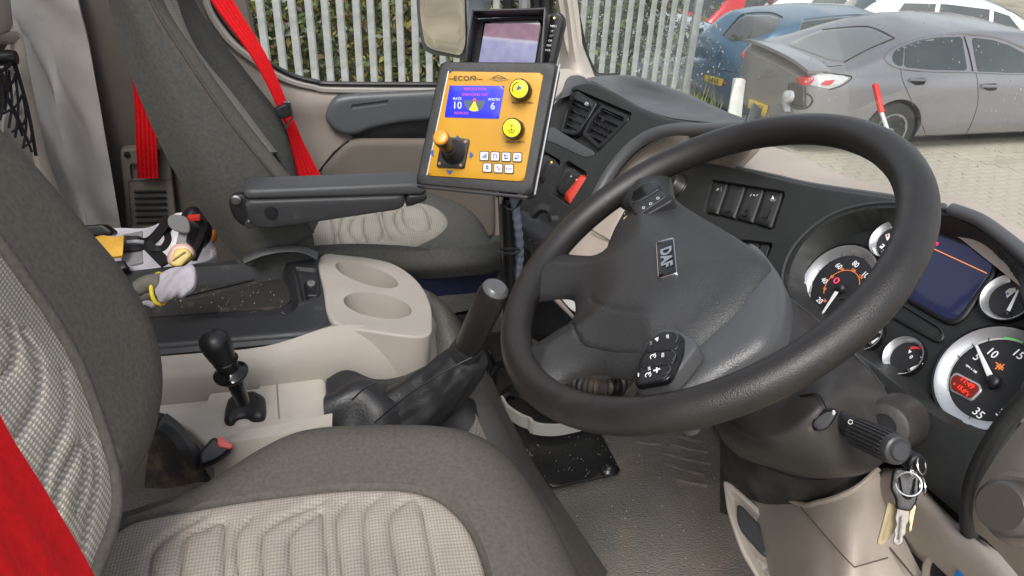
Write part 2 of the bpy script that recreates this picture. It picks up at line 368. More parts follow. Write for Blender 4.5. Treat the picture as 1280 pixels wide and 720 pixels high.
DUST = (.30, .27, .23)
K = dict(
 cloth=mat('dark_seat_cloth', (.108, .098, .086), .95, var=.16, vscale=220, bump=.6, bscale=1100, spec=.1, dirt=((.15, .135, .115), .60, .22), dscale=5),
 cloth2=mat('passenger_seat_cloth', (.072, .072, .066), .95, var=.14, vscale=160, bump=.5, bscale=900, spec=.1, dirt=((.12, .115, .10), .6, .25), dscale=5),
 fabric=weave('driver_woven_fabric', (.25, .222, .195), (.36, .322, .275), 950, .35, w=(1, .8)),
 fabric2=weave('passenger_woven_fabric', (.21, .197, .172), (.28, .262, .23), 700, .35),
 beige=mat('beige_plastic', (.40, .345, .295), .62, var=.06, vscale=12, bump=.35, bscale=700, dirt=((.24, .2, .165), .64, .5), dscale=10),
 stone=mat('stone_plastic', (.335, .305, .268), .6, var=.06, vscale=12, bump=.35, bscale=700, dirt=((.26, .225, .185), .62, .5), dscale=12),
 beige2=mat('pale_plastic', (.43, .392, .345), .55, var=.06, vscale=12, bump=.25, bscale=700, dirt=((.28, .235, .19), .6, .55), dscale=14),
 trim=mat('taupe_trim', (.26, .225, .195), .7, var=.08, vscale=6, bump=.3, bscale=500),
 btrim=mat('brown_trim', (.115, .098, .083), .8, var=.12, vscale=4, bump=.3, bscale=400),
 dash=mat('dash_plastic', (.020, .021, .020), .5, var=.12, vscale=30, bump=.35, bscale=900, rvar=.06, dirt=((.10, .095, .085), .66, .35), dscale=25),
 dashtop=mat('dash_tray_plastic', (.075, .077, .08), .45, bump=.25, bscale=900, rvar=.06),
 dashd=mat('dark_fascia', (.014, .015, .015), .5, bump=.25, bscale=700, rvar=.08, dirt=((.06, .055, .05), .66, .3), dscale=18),
 black=mat('black_plastic', (.009, .009, .010), .42, bump=.2, bscale=800, rvar=.08),
 gloss=mat('gloss_black', (.006, .006, .007), .12, rvar=.04),
 steer=mat('steering_leather', (.017, .0155, .015), .36, var=.15, vscale=25, bump=.45, bscale=850, bdetail=3, rvar=.07, dirt=((.075, .066, .058), .6, .5), dscale=16),
 pad=mat('steering_pad', (.030, .031, .032), .33, bump=.7, bscale=1000, bdetail=2, rvar=.07),
 hub=mat('steering_hub', (.065, .067, .07), .38, bump=.4, bscale=700, rvar=.06),
 shroud=mat('column_shroud', (.036, .033, .031), .52, var=.12, vscale=20, bump=.3, bscale=900, rvar=.05, dirt=((.22, .19, .15), .63, .5), dscale=30),
 leather=mat('gaiter_leather', (.014, .0145, .016), .5, bump=.5, bscale=260, rvar=.08),
 belt=mat('red_webbing', (.66, .008, .012), .75, var=.12, vscale=160, bump=.5, bscale=600, spec=.2),
 tray=mat('tray_plastic', (.024, .025, .028), .5, bump=.4, bscale=600, rvar=.05, dirt=((.13, .115, .09), .6, .5), dscale=22),
 arm=mat('armrest_plastic', (.045, .047, .05), .5, bump=.3, bscale=700, rvar=.05),
 metal=mat('steel', (.4, .4, .4), .28, 1, bump=.1, bscale=200, rvar=.08),
 chrome=mat('chrome', (.55, .55, .55), .16, 1),
 amber=mat('amber_panel', (.50, .25, .004), .42, var=.07, vscale=14, bump=.1, bscale=500, rvar=.06, dirt=((.5, .22, .01), .62, .4), dscale=20),
 blue=mat('blue_screen', (.01, .012, .25), .2, emit=(.03, .04, .75), estr=.55),
 white=mat('white_print', (.75, .75, .75), .6), lcd=mat('lcd_text', (.4, .45, .7), .5, emit=(.45, .5, .85), estr=.55),
 lcdr=mat('lcd_red', (.4, .05, .2), .5, emit=(.4, .06, .3), estr=.45),
 ink=mat('dark_print', (.05, .03, .01), .6), inkb=mat('blue_print', (.02, .09, .3), .6), yellow=mat('yellow_label', (.8, .72, .01), .5),
 red=mat('red_button', (.6, .04, .02), .4), net=mat('net_cord', (.015, .015, .02), .9),
 curtain=mat('curtain_cloth', (.46, .435, .41), .95, var=.1, vscale=7, bump=.6, bscale=500, spec=.05, dirt=((.25, .22, .19), .64, .5), dscale=8),
 silver=mat('gauge_ring', (.62, .63, .64), .3, .8, rvar=.05), face=mat('gauge_face', (.018, .018, .02), .45),
 gprint=mat('gauge_print', (.55, .55, .55), .5, emit=(.7, .7, .72), estr=.35), oran=mat('orange_print', (.5, .16, .05), .5, emit=(.8, .2, .04), estr=.4),
 redlit=mat('red_segments', (.6, .02, .01), .5, emit=(1., .04, .015), estr=.9), green=mat('green_band', (.12, .5, .12), .5, emit=(.1, .5, .1), estr=.25),
 redb=mat('red_band', (.55, .04, .05), .5), disp=mat('display_glass', (.012, .014, .035), .12, emit=(.015, .018, .05), estr=.45),
 floor=None)
def rubber():
    m = mat('rubber_mat', (.125, .117, .106), .75, var=.25, vscale=5, dirt=((.24, .19, .145), .52, .6), dscale=4)
    t = m.node_tree; b = t.nodes['Principled BSDF']; tc = t.nodes.new('ShaderNodeTexCoord')
    v = t.nodes.new('ShaderNodeTexVoronoi'); v.inputs['Scale'].default_value = 260; mp = t.nodes.new('ShaderNodeMapping'); mp.inputs['Scale'].default_value = (.7, 1.3, 1)
    t.links.new(tc.outputs['Object'], mp.inputs[0]); t.links.new(mp.outputs[0], v.inputs['Vector'])
    bp = t.nodes.new('ShaderNodeBump'); bp.inputs['Strength'].default_value = .9; bp.inputs['Distance'].default_value = .002; bp.invert = True
    t.links.new(v.outputs['Distance'], bp.inputs['Height']); t.links.new(bp.outputs[0], b.inputs['Normal']); return m
K['floor'] = rubber()
# ============================================================ CAB SHELL
FZ = -1.15
# ------------------------------------------------------------ floor, tunnel
m = M(); m.patch([[V(x, y, FZ-.004*math.sin(x*5)) for x in (-.7, 0, .6, 1.15)] for y in (.02, .6, 1.2, 1.86)], 4, 4, .04, away=(0, 0, -1))
floor = m.build('cab_floor', K['floor'], kind='structure')
# raised ribs pressed into the floor mat by the pedals
rb = M()
for i, (a, b) in enumerate([((845, 545), (880, 553)), ((838, 556), (885, 566)), ((828, 567), (888, 580)), ((830, 580), (880, 594)), ((795, 552), (825, 556)), ((846, 600), (884, 607))]):
    rb.tube([Q(*a, z=FZ+.001), Q((a[0]+b[0])/2, (a[1]+b[1])/2+1, z=FZ+.004), Q(*b, z=FZ+.001)], .004, 6)
rb.build('mat_ribs', K['floor'], floor)
m = M()
m.patch([[Q(500, 352, y=1.30), Q(535, 366, y=1.18), Q(562, 440, y=1.02), Q(600, 530, y=.86), Q(640, 620, y=.72), Q(700, 740, y=.55)],
         [Q(540, 362, y=1.28), Q(566, 392, y=1.20), Q(588, 445, y=1.08), Q(632, 540, y=.94), Q(672, 625, y=.82), Q(742, 735, y=.68)],
         [Q(575, 372, z=-1.08), Q(585, 405, z=-1.12), Q(606, 450, z=-1.14), Q(650, 545, z=-1.144), Q(697, 622, z=-1.144), Q(760, 715, z=-1.146)]], 8, 6, .05, away=(0, .3, -1))
m.build('tunnel_mat', K['floor'], kind='structure')

# steel plate bolted to the floor with a grey strap over it
t = thing('floor_plate', 'dirty black steel plate bolted to the cab floor beside the driver seat', 'plate', Q(720, 560, z=FZ+.01))
pp = Plane(V(0, 0, FZ+.03), (0, 0, 1), up=(0, 1, 0))
K['plate'] = mat('plate_steel', (.012, .012, .012), .42, dirt=((.13, .085, .05), .62, .7), dscale=26, bump=.3, bscale=120, rvar=.12)
M().slab(pp, roundpoly(pp.pxuv([(590, 418), (640, 412), (712, 470), (748, 535), (777, 590), (690, 609), (655, 571), (612, 478)]), .006), .006, .0015, .02).build('sheet', K['plate'], t)
for a in ((656, 568), (760, 587)):
    M().lathe([(0.0005, .013), (.007, .012), (.0085, .008), (.0085, 0), (.014, 0), (.014, -.003)], Q(*a, z=FZ+.036), (0, 0, 1), 10).build('bolt', K['metal'], t)
m = M(); m.tube(crom([Q(612, 470, z=-1.08), Q(628, 455, z=-1.05), Q(648, 478, z=-1.06), Q(640, 497, z=-1.07)], 5), .008, 8)
m.tube(crom([Q(628, 500, z=-1.1), Q(640, 488, z=-1.05), Q(660, 498, z=-1.05), Q(690, 515, z=-1.08)], 5), [.012]*15+[.01], 8); m.build('bracket', K['black'], t)
K['strap'] = mat('grey_strap', (.42, .41, .38), .5, dirt=((.2, .17, .13), .55, .6), dscale=40)
cc = crom([Q(627, 500, z=-1.085), Q(634, 513, z=-1.09), Q(650, 524, z=-1.09), Q(662, 529, z=-1.09), Q(667, 534, z=-1.09), Q(682, 537, z=-1.09), Q(705, 536, z=-1.09), Q(745, 527, z=-1.09)], 6)
rg = []
for i, p in enumerate(cc):
    k = .002 if (len(cc)*.42 < i < len(cc)*.6 and i % 3) else 0
    rg.append([p+V(-.003-k, -.002, .014), p+V(.003, .003, .014), p+V(.003, .003, -.016), p+V(-.003-k, -.002, -.016)])
M().rings(rg).build('grey_strap', K['strap'], t)
tag(M().tube(crom([Q(598, 415, z=-1.02), Q(612, 440, z=-1.05), Q(620, 468, z=-1.11), Q(616, 500, z=-1.13)], 6), .004, 6).build('cable', K['black']), 'thin black cable running down beside the gear lever to the floor plate', 'cable')
# coiled hoses and pedal seen through the steering wheel
t = thing('hose_bundle', 'dark ribbed hose bent over the floor, seen through the lower steering wheel opening', 'hose', Q(750, 480, z=-1.1))
K['hose'] = mat('hose_rubber', (.05, .045, .04), .55, dirt=((.15, .12, .09), .5, .6), dscale=30)
hc = crom([Q(690, 462, z=-1.0), Q(715, 476, z=-.98), Q(745, 484, z=-.97), Q(775, 480, z=-.98), Q(790, 462, z=-1.02)], 16)
M().tube(hc, [.016+.0022*math.cos(i*2.2) for i in range(len(hc))], 10).build('ribbed_hose', K['hose'], t)
M().tube(crom([Q(755, 500, z=-1.02), Q(775, 492, z=-.96), Q(778, 476, z=-.93), Q(760, 460, z=-.93)], 6), .008, 8).build('thin_hose', K['black'], t)
for q in ((722, 478), (768, 483)):
    M().lathe([(.0185, -.003), (.02, 0), (.0185, .003)], Q(*q, z=-.975), Q(q[0]+10, q[1]+1, z=-.975)-Q(*q, z=-.975), 12).build('clip', K['black'], t)
# small floor fan / heater drum under the dash (pale ring seen through the left opening)
t = thing('heater_duct', 'round grey duct outlet low under the dash, seen through the steering wheel', 'duct', Q(705, 405, z=-.98))
M().lathe([(.036, 0), (.045, 0), (.047, -.01), (.046, -.12), (.036, -.12)], Q(702, 415, z=-.95), (.1, -.25, 1), 20).build('ring', mat('duct_grey', (.25, .26, .27), .45), t)
M().lathe([(.001, 0), (.035, .0), (.035, -.05)], Q(702, 418, z=-.96), (.1, -.25, 1), 16).build('insert', K['black'], t)

# ------------------------------------------------------------ passenger door and side wall
DY = 1.80
pd = Plane(V(.3, DY, -.7), (0, -1, 0))
door = thing('passenger_door', 'taupe passenger door trim with its window behind the red seat belt', 'door', V(.2, DY, FZ))
win = [(236, -60), (262, -10), (268, 10), (282, 32), (300, 52), (330, 76), (362, 95), (392, 103), (430, 107), (640, 106), (700, 100), (700, -60)]
wuv = crom(pd.pxuv(win), 3, True); wuv = pd.pxuv(win)
outer = pd.pxuv([(236, -60), (250, -10), (254, 10), (270, 40), (290, 62), (322, 86), (358, 104), (392, 112), (430, 116), (640, 116), (705, 112), (760, 150), (720, 330), (460, 420), (400, 420), (388, 240), (335, 150), (280, 92), (246, 50), (228, 10), (212, -60)])
# one sheet with the window cut out: the trim runs under and behind the opening
M().slab(pd, outer, .05, .012, .03, f=lambda u, v, d: .012*np.exp(-((v-pd.pxuv([(330, 130)])[0, 1])/.03)**2)).build('door_panel', K['trim'], door)
wl = crom([Q(*p, y=DY-.004) for p in [(228, -70), (254, -10), (262, 12), (276, 36), (294, 56), (326, 80), (358, 98), (392, 107), (430, 111), (640, 111), (700, 106)]], 5)
M().tube(wl, .011, 8).build('window_ledge', mat('pale_ledge', (.36, .33, .3), .45), door)
wl2 = crom([Q(*p, y=DY-.012) for p in [(236, -70), (262, -10), (270, 12), (284, 33), (301, 52), (331, 75), (362, 93), (394, 102), (430, 105), (640, 105), (700, 100)]], 5)
M().tube(wl2, .006, 8).build('window_seal', K['black'], door)
wg = Plane(V(.3, DY+.03, -.5), (0, -1, 0))
gl = [(232, -60), (258, -10), (266, 10), (280, 35), (300, 55), (330, 79), (362, 98), (392, 107), (430, 110), (640, 110), (700, 105), (700, -60)]
K['glass'] = glassmat('window_glass', (.90, .93, .92), .05, dirt=.24)  # dirt layer strengthened as a painted haze that brightens the view outside
M().slab(wg, pd.pxuv(gl), .004, .001, .05).build('window_pane', K['glass'], door)
# arm recess with dark grab handle
ph = Plane(V(.2, DY-.03, -.55), (0, -1, 0))
K['handle'] = mat('handle_grey', (.075, .08, .085), .38, bump=.2, bscale=700, rvar=.05)
M().slab(ph, roundpoly(ph.pxuv([(409, 137), (418, 123), (440, 119), (560, 113), (560, 150), (500, 155), (465, 162), (440, 172), (418, 166), (406, 152)]), .02, 5), .03, .012, .008,
   ops=[('poly', ph.pxuv([(440, 131), (486, 125), (484, 131), (438, 137)]), -.006, .003)]).build('grab_handle', K['handle'], door)
M().slab(ph.off(-.015), roundpoly(ph.pxuv([(436, 175), (452, 162), (490, 154), (560, 150), (560, 175), (500, 175)]), .015, 4), .012, .004, .012).build('handle_recess', K['black'], door)
M().slab(ph.off(-.004), roundpoly(ph.pxuv([(400, 215), (432, 180), (447, 176), (560, 176), (620, 200), (620, 300), (400, 300)]), .02), .03, .014, .012).build('armrest_pad', K['btrim'], door)
sm = M(); sm.tube([Q(399, 214, y=DY-.014), Q(418, 190, y=DY-.016), Q(436, 176, y=DY-.018)], .0022, 6); sm.build('panel_seam', K['black'], door)

# B-pillar side trim (behind passenger seat) and rear wall
sw = thing('side_wall_trim', 'dark taupe pillar trim behind the passenger seat holding the belt guide', 'wall trim', V(-.5, 1.84, FZ))
M().patch([[V(-.72, 1.86, .3), V(-.5, 1.86, .3), V(-.34, 1.86, .3), V(-.2, 1.84, .3)], [V(-.72, 1.86, -.5), V(-.5, 1.86, -.5), V(-.36, 1.85, -.5), V(-.17, 1.83, -.5)], [V(-.72, 1.86, -1.2), V(-.5, 1.86, -1.2), V(-.3, 1.84, -1.2), V(.0, 1.83, -1.2)]], 6, 6, .03, away=(0, 1, 0)).build('trim_panel', K['btrim'], sw)
pb = Plane(V(-.45, 1.815, -.75), (.12, -1, .04))
M().slab(pb, roundpoly(pb.pxuv([(150, 187), (204, 184), (212, 196), (222, 285), (160, 300), (152, 215)]), .012), .03, .004, .006,
   ops=[('poly', roundpoly(pb.pxuv([(162, 205), (197, 203), (200, 224), (164, 226)]), .006), -.016, .002),
        ('poly', pb.pxuv([(160, 226), (214, 224), (220, 283), (164, 284)]), -.004, .002)]).build('belt_guide', mat('belt_guide_taupe', (.17, .148, .125), .6, bump=.3, bscale=500), sw)
for i in range(6):
    y0 = 238+i*7.6
    M().slab(pb.off(.004), roundpoly(pb.pxuv([(167+i*.6, y0), (208+i*.5, y0-.8), (208+i*.5, y0+2.4), (167+i*.6, y0+3.2)]), .003), .004, .001, .006).build('louvre', K['black'], sw)
for a in ((159, 193), (196, 191)):
    M().lathe([(.001, .004), (.006, .003), (.007, 0), (.007, -.004)], pb.px(*a)+pb.n*.002, pb.n, 10).build('screw', K['black'], sw)
# rear wall
rw = thing('rear_wall', 'pale taupe rear cab wall behind the curtain at the left edge', 'wall', V(-.7, 1.2, FZ))
M().patch([[V(-.70, y, z) for y in (-.1, .6, 1.3, 1.86)] for z in (.4, -.3, -1.2)], 4, 4, .04, away=(-1, 0, 0)).build('wall_panel', K['trim'], rw)
# curtain
def cf(G):
    y = G[..., 1]; z = G[..., 2]
    return .016*np.sin(y*70+1.2*np.sin(z*3))+.006*np.sin(y*170+z*4)
m = M(); m.patch([[Q(12+dx*0, yy, x=-.64) if k == 0 else Q(xx, yy, x=-.64+.03*k) for k, xx in enumerate(cols)] for yy, cols in
   [(-120, (-20, 10, 38, 60, 84)), (0, (10, 35, 58, 80, 100)), (150, (35, 62, 85, 108, 128)), (290, (60, 88, 112, 133, 152)), (420, (85, 112, 135, 156, 174))] for dx in (0,)], 14, 8, .012, away=(-1, .3, -.2), bump=cf)
tag(m.build('curtain', K['curtain'], ang=80), 'pale grey cloth curtain hanging behind the seats', 'curtain')
# overhead flap at top left corner
pr = Plane(V(-.60, 1.2, -.3), (1, -.25, .1))
tag(M().slab(pr, roundpoly(pr.pxuv([(-40, -40), (12, -30), (19, 38), (-6, 48), (-40, 52)]), .01), .03, .006, .02).build('locker_corner', K['trim']), 'taupe locker corner at the very top left of the photo', 'locker')
# storage net
nt_ = thing('storage_net', 'black cord storage net in a taupe frame at the left edge', 'net', Q(30, 180, x=-.58))
M().tube(crom([Q(-10, 44, x=-.60), Q(10, 46, x=-.59), Q(20, 49, x=-.585), Q(26, 80, x=-.58), Q(38, 140, x=-.575), Q(55, 215, x=-.57), Q(80, 300, x=-.57)], 6), (.014, .009), 8).build('net_frame', K['beige'], nt_)
sq = Plane(V(-.60, 1.2, -.4), (1, -.1, .1))
for a, b in [((16, 70), (45, 195)), ((16, 74), (-10, 92)), ((-6, 92), (40, 190)), ((0, 108), (28, 170)), ((6, 80), (6, 138)), ((14, 74), (34, 145)), ((-4, 120), (22, 88)), ((4, 142), (28, 118)), ((15, 165), (34, 142)), ((28, 185), (40, 165)),
             ((0, 96), (0, 150)), ((11, 88), (11, 160)), ((19, 92), (19, 172)), ((29, 120), (29, 185))]:
    A, B_ = sq.px(*a), sq.px(*b); mid = (A+B_)/2+V(.004, 0, -.004)
    M().tube(crom([A, mid, B_], 4), .0035 if a[0] == 16 else .0022, 6).build('cord', K['net'], nt_)
M().lathe([(.001, .01), (.012, .01), (.014, 0), (.014, -.02)], sq.px(13, 72), (1, 0, 0), 10).build('hook', K['black'], nt_)

# ============================================================ PASSENGER SEAT
QS[0] = 1.10
ps = thing('passenger_seat', 'dark grey cloth passenger seat with light ribbed centre and folded armrest', 'seat', V(.05, 1.3, FZ))
# backrest: side panel, near bolster, light centre, far bolster, as one smooth body per cloth
side = [[Q(118, -60, y=1.16), Q(135, 0, y=1.15), Q(166, 100, y=1.13), Q(214, 208, y=1.12), Q(270, 290, y=1.12), Q(306, 335, y=1.12)],
        [Q(150, -60, y=1.115), Q(160, 0, y=1.11), Q(205, 100, y=1.10), Q(255, 200, y=1.09), Q(300, 270, y=1.09), Q(335, 322, y=1.09)],
        [Q(168, -60, y=1.12), Q(188, 0, y=1.11), Q(238, 80, y=1.105), Q(290, 155, y=1.10), Q(345, 222, y=1.10), Q(392, 290, y=1.10)]]
M().patch(side, 6, 6, .05, away=(0, 1, 0)).build('backrest_side', K['cloth2'], ps, ang=60)
nb = [[Q(168, -60, y=1.115), Q(188, 0, y=1.107), Q(238, 80, y=1.10), Q(290, 155, y=1.097), Q(345, 222, y=1.097), Q(392, 290, y=1.10)],
      [Q(178, -60, y=1.14), Q(198, 0, y=1.13), Q(247, 70, y=1.13), Q(304, 150, y=1.13), Q(362, 220, y=1.13), Q(400, 270, y=1.13)],
      [Q(182, -60, y=1.20), Q(204, 0, y=1.19), Q(238, 56, y=1.17), Q(290, 128, y=1.17), Q(352, 212, y=1.19), Q(390, 262, y=1.2)]]
M().patch(nb, 6, 6, .04, away=(-.5, 1, 0)).build('near_bolster', K['cloth'], ps, ang=60)
M().tube(crom([q+V(0, -.002, 0) for q in nb[0]], 6), .0022, 6).build('piping', K['cloth2'], ps)
ct = [[Q(185, -60, y=1.20), Q(207, 0, y=1.20), Q(228, 40, y=1.19), Q(252, 76, y=1.2), Q(290, 128, y=1.22), Q(340, 190, y=1.24)],
      [Q(196, -60, y=1.36), Q(215, 0, y=1.36), Q(232, 40, y=1.36), Q(250, 72, y=1.38), Q(290, 120, y=1.40), Q(345, 190, y=1.42)],
      [Q(206, -60, y=1.48), Q(222, 0, y=1.48), Q(236, 40, y=1.48), Q(256, 72, y=1.5), Q(300, 125, y=1.5), Q(350, 190, y=1.5)]]
M().patch(ct, 6, 6, .03, away=(-1, 1, 0)).build('backrest_centre', K['fabric2'], ps, ang=60)
fb = [[Q(200, -60, y=1.46), Q(218, 0, y=1.46), Q(230, 40, y=1.46), Q(262, 92, y=1.46), Q(312, 150, y=1.45), Q(366, 222, y=1.44)],
      [Q(214, -60, y=1.50), Q(232, 0, y=1.50), Q(258, 40, y=1.5), Q(310, 104, y=1.50), Q(352, 160, y=1.49), Q(371, 222, y=1.48)],
      [Q(228, -60, y=1.60), Q(243, -2, y=1.60), Q(262, 30, y=1.6), Q(312, 95, y=1.60), Q(356, 156, y=1.58), Q(374, 222, y=1.56)]]
M().patch(fb, 6, 6, .05, away=(-1, .6, 0)).build('far_bolster', K['cloth2'], ps, ang=60)
# cushion
pc = Plane(V(.05, 1.25, -.645), (0.02, -.06, 1), up=(0, 1, 0))
def pz(u, v, d): return -.03*np.clip(1-d/.12, 0, 1)**2
out = roundpoly(pc.pxuv([(330, 330), (300, 270), (380, 215), (520, 224), (592, 246), (618, 292), (626, 318), (560, 336), (440, 326)]), .06, 6)
M().slab(pc, out, .10, .05, .014, f=pz, nr=5, grow=.02).build('cushion', K['cloth2'], ps, ang=60)
li = crom(pc.pxuv([(352, 300), (366, 272), (420, 262), (500, 254), (536, 256), (556, 267), (561, 282), (545, 298), (515, 310), (470, 316), (400, 321), (362, 320)]), 5, True)
g = []
def pg(*p): return pc.pxuv(p)
for path in [[(394, 318), (388, 300), (394, 284), (413, 275), (418, 312), (396, 316)], [(452, 311), (437, 292), (444, 276), (468, 265), (479, 300), (455, 305)], [(462, 309), (455, 290), (456, 277)],
             [(505, 298), (494, 282), (498, 266), (526, 258), (538, 288), (516, 292), (505, 280), (504, 266)], [(430, 314), (424, 296), (428, 275)], [(492, 304), (480, 284), (478, 264)]]:
    g.append(('line', crom(pg(*path), 3), .0045, -.008))
M().slab(pc.off(.004), li, .02, .012, .008, ops=g, f=lambda u, v, d: .008*sstep(d/.05)).build('cushion_centre', K['fabric2'], ps, ang=60)
for q in range(0):
    pass
K['navy'] = mat('navy_base', (.01, .016, .045), .55, bump=.2, bscale=500)
M().patch([[Q(340, 320, y=1.13), Q(420, 318, y=1.12), Q(500, 315, y=1.10), Q(575, 309, y=1.09), Q(622, 302, y=1.12), Q(634, 292, y=1.2)], [Q(345, 336, y=1.13), Q(430, 337, y=1.13), Q(505, 336, y=1.10), Q(580, 330, y=1.07), Q(624, 322, y=1.10), Q(638, 310, y=1.2)], [Q(350, 352, y=1.18), Q(440, 352, y=1.18), Q(507, 350, y=1.13), Q(580, 345, y=1.09), Q(621, 339, y=1.12), Q(634, 326, y=1.2)]], 5, 5, .03, away=(0, 1, -.2)).build('cushion_side', K['cloth2'], ps, ang=60)
M().patch([[Q(440, 360, y=1.13), Q(505, 352, y=1.12), Q(580, 345, y=1.12), Q(618, 339, y=1.14), Q(630, 328, y=1.2)], [Q(440, 390, y=1.15), Q(505, 380, y=1.14), Q(575, 372, y=1.14), Q(610, 362, y=1.16), Q(624, 345, y=1.2)]], 5, 4, .02, away=(0, 1, -.2)).build('seat_base', K['navy'], ps)
M().patch([[Q(285, 262, y=1.12), Q(320, 285, y=1.115), Q(350, 284, y=1.12), Q(388, 280, y=1.13)], [Q(292, 300, y=1.12), Q(325, 308, y=1.11), Q(355, 306, y=1.11), Q(392, 300, y=1.12)], [Q(300, 345, y=1.12), Q(330, 345, y=1.11), Q(360, 345, y=1.11), Q(398, 345, y=1.12)]], 5, 5, .03, away=(0, 1, 0)).build('cushion_back', K['cloth2'], ps, ang=60)
M().box(V(.10, 1.45, -1.0), (.36, .3, .28)).build('pedestal', K['black'], ps, bevel=.01)
# armrest
pa = Plane(V(.0, 1.02, -.5), (0, -1, .04))
M().slab(pa, roundpoly(pa.pxuv([(305, 238), (520, 229), (533, 236), (533, 244), (305, 250)]), .004), .055, .006, .01).build('armrest_pad', K['arm'], ps)
M().slab(pa.off(.004), roundpoly(pa.pxuv([(305, 250.5), (507, 244), (505, 258), (497, 262), (336, 286), (318, 284), (308, 272)]), .008), .05, .005, .01).build('armrest_shell', K['tray'], ps)
M().slab(pa.off(.003), roundpoly(pa.pxuv([(508, 244), (534, 243.5), (534, 250), (512, 258), (507, 258)]), .004), .055, .003, .01).build('armrest_tip', K['black'], ps)
M().lathe([(.0005, .003), (.009, .003), (.010, 0), (.010, -.004)], pa.px(339, 264)+pa.n*.006, pa.n, 16).build('pivot_cap', K['black'], ps)
M().slab(pa.off(-.01), roundpoly(pa.pxuv([(284, 256), (290, 247), (306, 246), (322, 272), (322, 286), (304, 288), (290, 276)]), .012, 5), .012, .004, .008).build('hinge_plate', K['black'], ps)
for a in ((294, 252), (312, 282)):
    M().lathe([(.0005, .006), (.005, .006), (.0055, .003), (.008, .002), (.008, -.002)], pa.px(*a)-pa.n*.008, pa.n, 10).build('hinge_bolt', K['metal'], ps)

QS[0] = 1.0
# passenger seat belt
sbm = thing('seat_belt', 'red passenger seat belt with black plastic clip crossing in front of the window', 'seat belt', V(-.2, 1.68, -.9))
def ribbon(A, B_, name, par, y0, nn=10, ribs=5):
    """webbing: two edge point lists -> ribbed strap"""
    A, B_ = crom(A, nn), crom(B_, nn); R = []
    for a, b in zip(A, B_):
        wv = b-a; n_ = nrm(np.cross(wv, (A[-1]-A[0]))); n_ = n_ if n_@a < 0 else -n_
        top = [a+wv*t+n_*(.0012*math.cos(t*ribs*2*math.pi)) for t in np.linspace(0, 1, ribs*4+1)]
        R.append(top+[b-n_*.003, a-n_*.003])
    M().rings(R).build(name, K['belt'], par, ang=50)
ribbon([Q(250, -40, y=1.62), Q(264, 0, y=1.62), Q(318, 75, y=1.63), Q(350, 138, y=1.64), Q(362, 170, y=1.65), Q(376, 240, y=1.66)],
       [Q(274, -40, y=1.66), Q(291, 0, y=1.66), Q(334, 72, y=1.67), Q(364, 142, y=1.68), Q(380, 180, y=1.69), Q(412, 240, y=1.70)], 'shoulder_strap', sbm, 0)
ribbon([Q(163, 70, y=1.775), Q(168, 130, y=1.775), Q(170, 180, y=1.775), Q(172, 223, y=1.79)], [Q(190, 70, y=1.775), Q(194, 130, y=1.775), Q(196, 180, y=1.775), Q(198, 223, y=1.79)], 'lower_strap', sbm, 0)
pk = Plane(V(.0, 1.60, -.5), (0, -1, .1))
M().slab(pk, roundpoly(pk.pxuv([(342, 137), (360, 128), (364, 146), (350, 150)]), .004), .02, .003, .005).build('belt_clip', K['black'], sbm)
M().tube([Q(355, 128, y=1.60), Q(362, 128, y=1.60), Q(366, 147, y=1.60), Q(356, 161, y=1.60)], .0025, 6).build('clip_hoop', K['metal'], sbm)

# ============================================================ DRIVER SEAT
ds = thing('driver_seat', 'brown-grey driver seat with woven light centre panels, cut off at the bottom left', 'seat', V(-.05, .45, FZ))
pc = Plane(V(-.05, .5, -.61), (0.0, -.04, 1), up=(0, 1, 0))
out = crom(pc.pxuv([(60, 700), (110, 640), (170, 618), (250, 590), (330, 542), (380, 522), (460, 516), (560, 519), (615, 542), (652, 590), (682, 645), (712, 720), (745, 830), (500, 900), (100, 860)]), 6, True)
lip = pc.pxuv([(118, 722), (143, 655), (300, 626), (430, 611), (505, 611), (548, 622), (580, 652), (598, 690), (609, 735), (630, 860), (100, 860)])
lipc = resample(roundpoly(lip, .05, 6), .01); _t = np.roll(lipc, -1, 0)-np.roll(lipc, 1, 0); _t /= np.linalg.norm(_t, axis=1)[:, None]; _s = np.sign(np.sum(lipc[:, 0]*np.roll(lipc[:, 1], -1)-np.roll(lipc[:, 0], -1)*lipc[:, 1])); lipc = lipc+np.stack([_t[:, 1], -_t[:, 0]], -1)*.008*_s
def cz(u, v, d): return .0*d
M().slab(pc, out, .16, .075, .012, ops=[('poly', lipc, -.018, .008)], nr=6, grow=.034, f=lambda u, v, d: -.012*np.exp(-(d/.05)**2)).build('cushion', K['cloth'], ds, ang=60)
pin = pc.off(-.004)
li = roundpoly(pin.pxuv([(112, 735), (141, 657), (300, 628), (430, 613), (505, 613), (546, 624), (578, 653), (596, 690), (608, 740), (628, 860), (100, 860)]), .05, 6)
g = []
def pg(p, n=5): return crom(pin.pxuv(p), n)
W_ = .0045; D_ = -.006
for path in [[(186, 730), (193, 690), (222, 664), (262, 640), (282, 624)], [(226, 730), (231, 676), (250, 664), (278, 653), (281, 672), (280, 730)],
             [(330, 730), (328, 690), (331, 668), (352, 650), (400, 628), (412, 616)], [(366, 730), (362, 694), (366, 668), (392, 646), (402, 640), (404, 660), (412, 730)],
             [(462, 730), (458, 690), (456, 650), (462, 630), (484, 612)], [(500, 730), (492, 690), (488, 655), (496, 634), (520, 622), (528, 640), (546, 730)],
             [(430, 730), (424, 690), (421, 650), (432, 628)], [(300, 730), (296, 692), (298, 668), (312, 650)]]:
    g.append(('line', pg(path), W_, D_))
M().slab(pin, li, .03, .008, .0085, ops=g, grow=.004, f=lambda u, v, d: .006*sstep(d/.06)).build('cushion_centre', K['fabric'], ds, ang=70)
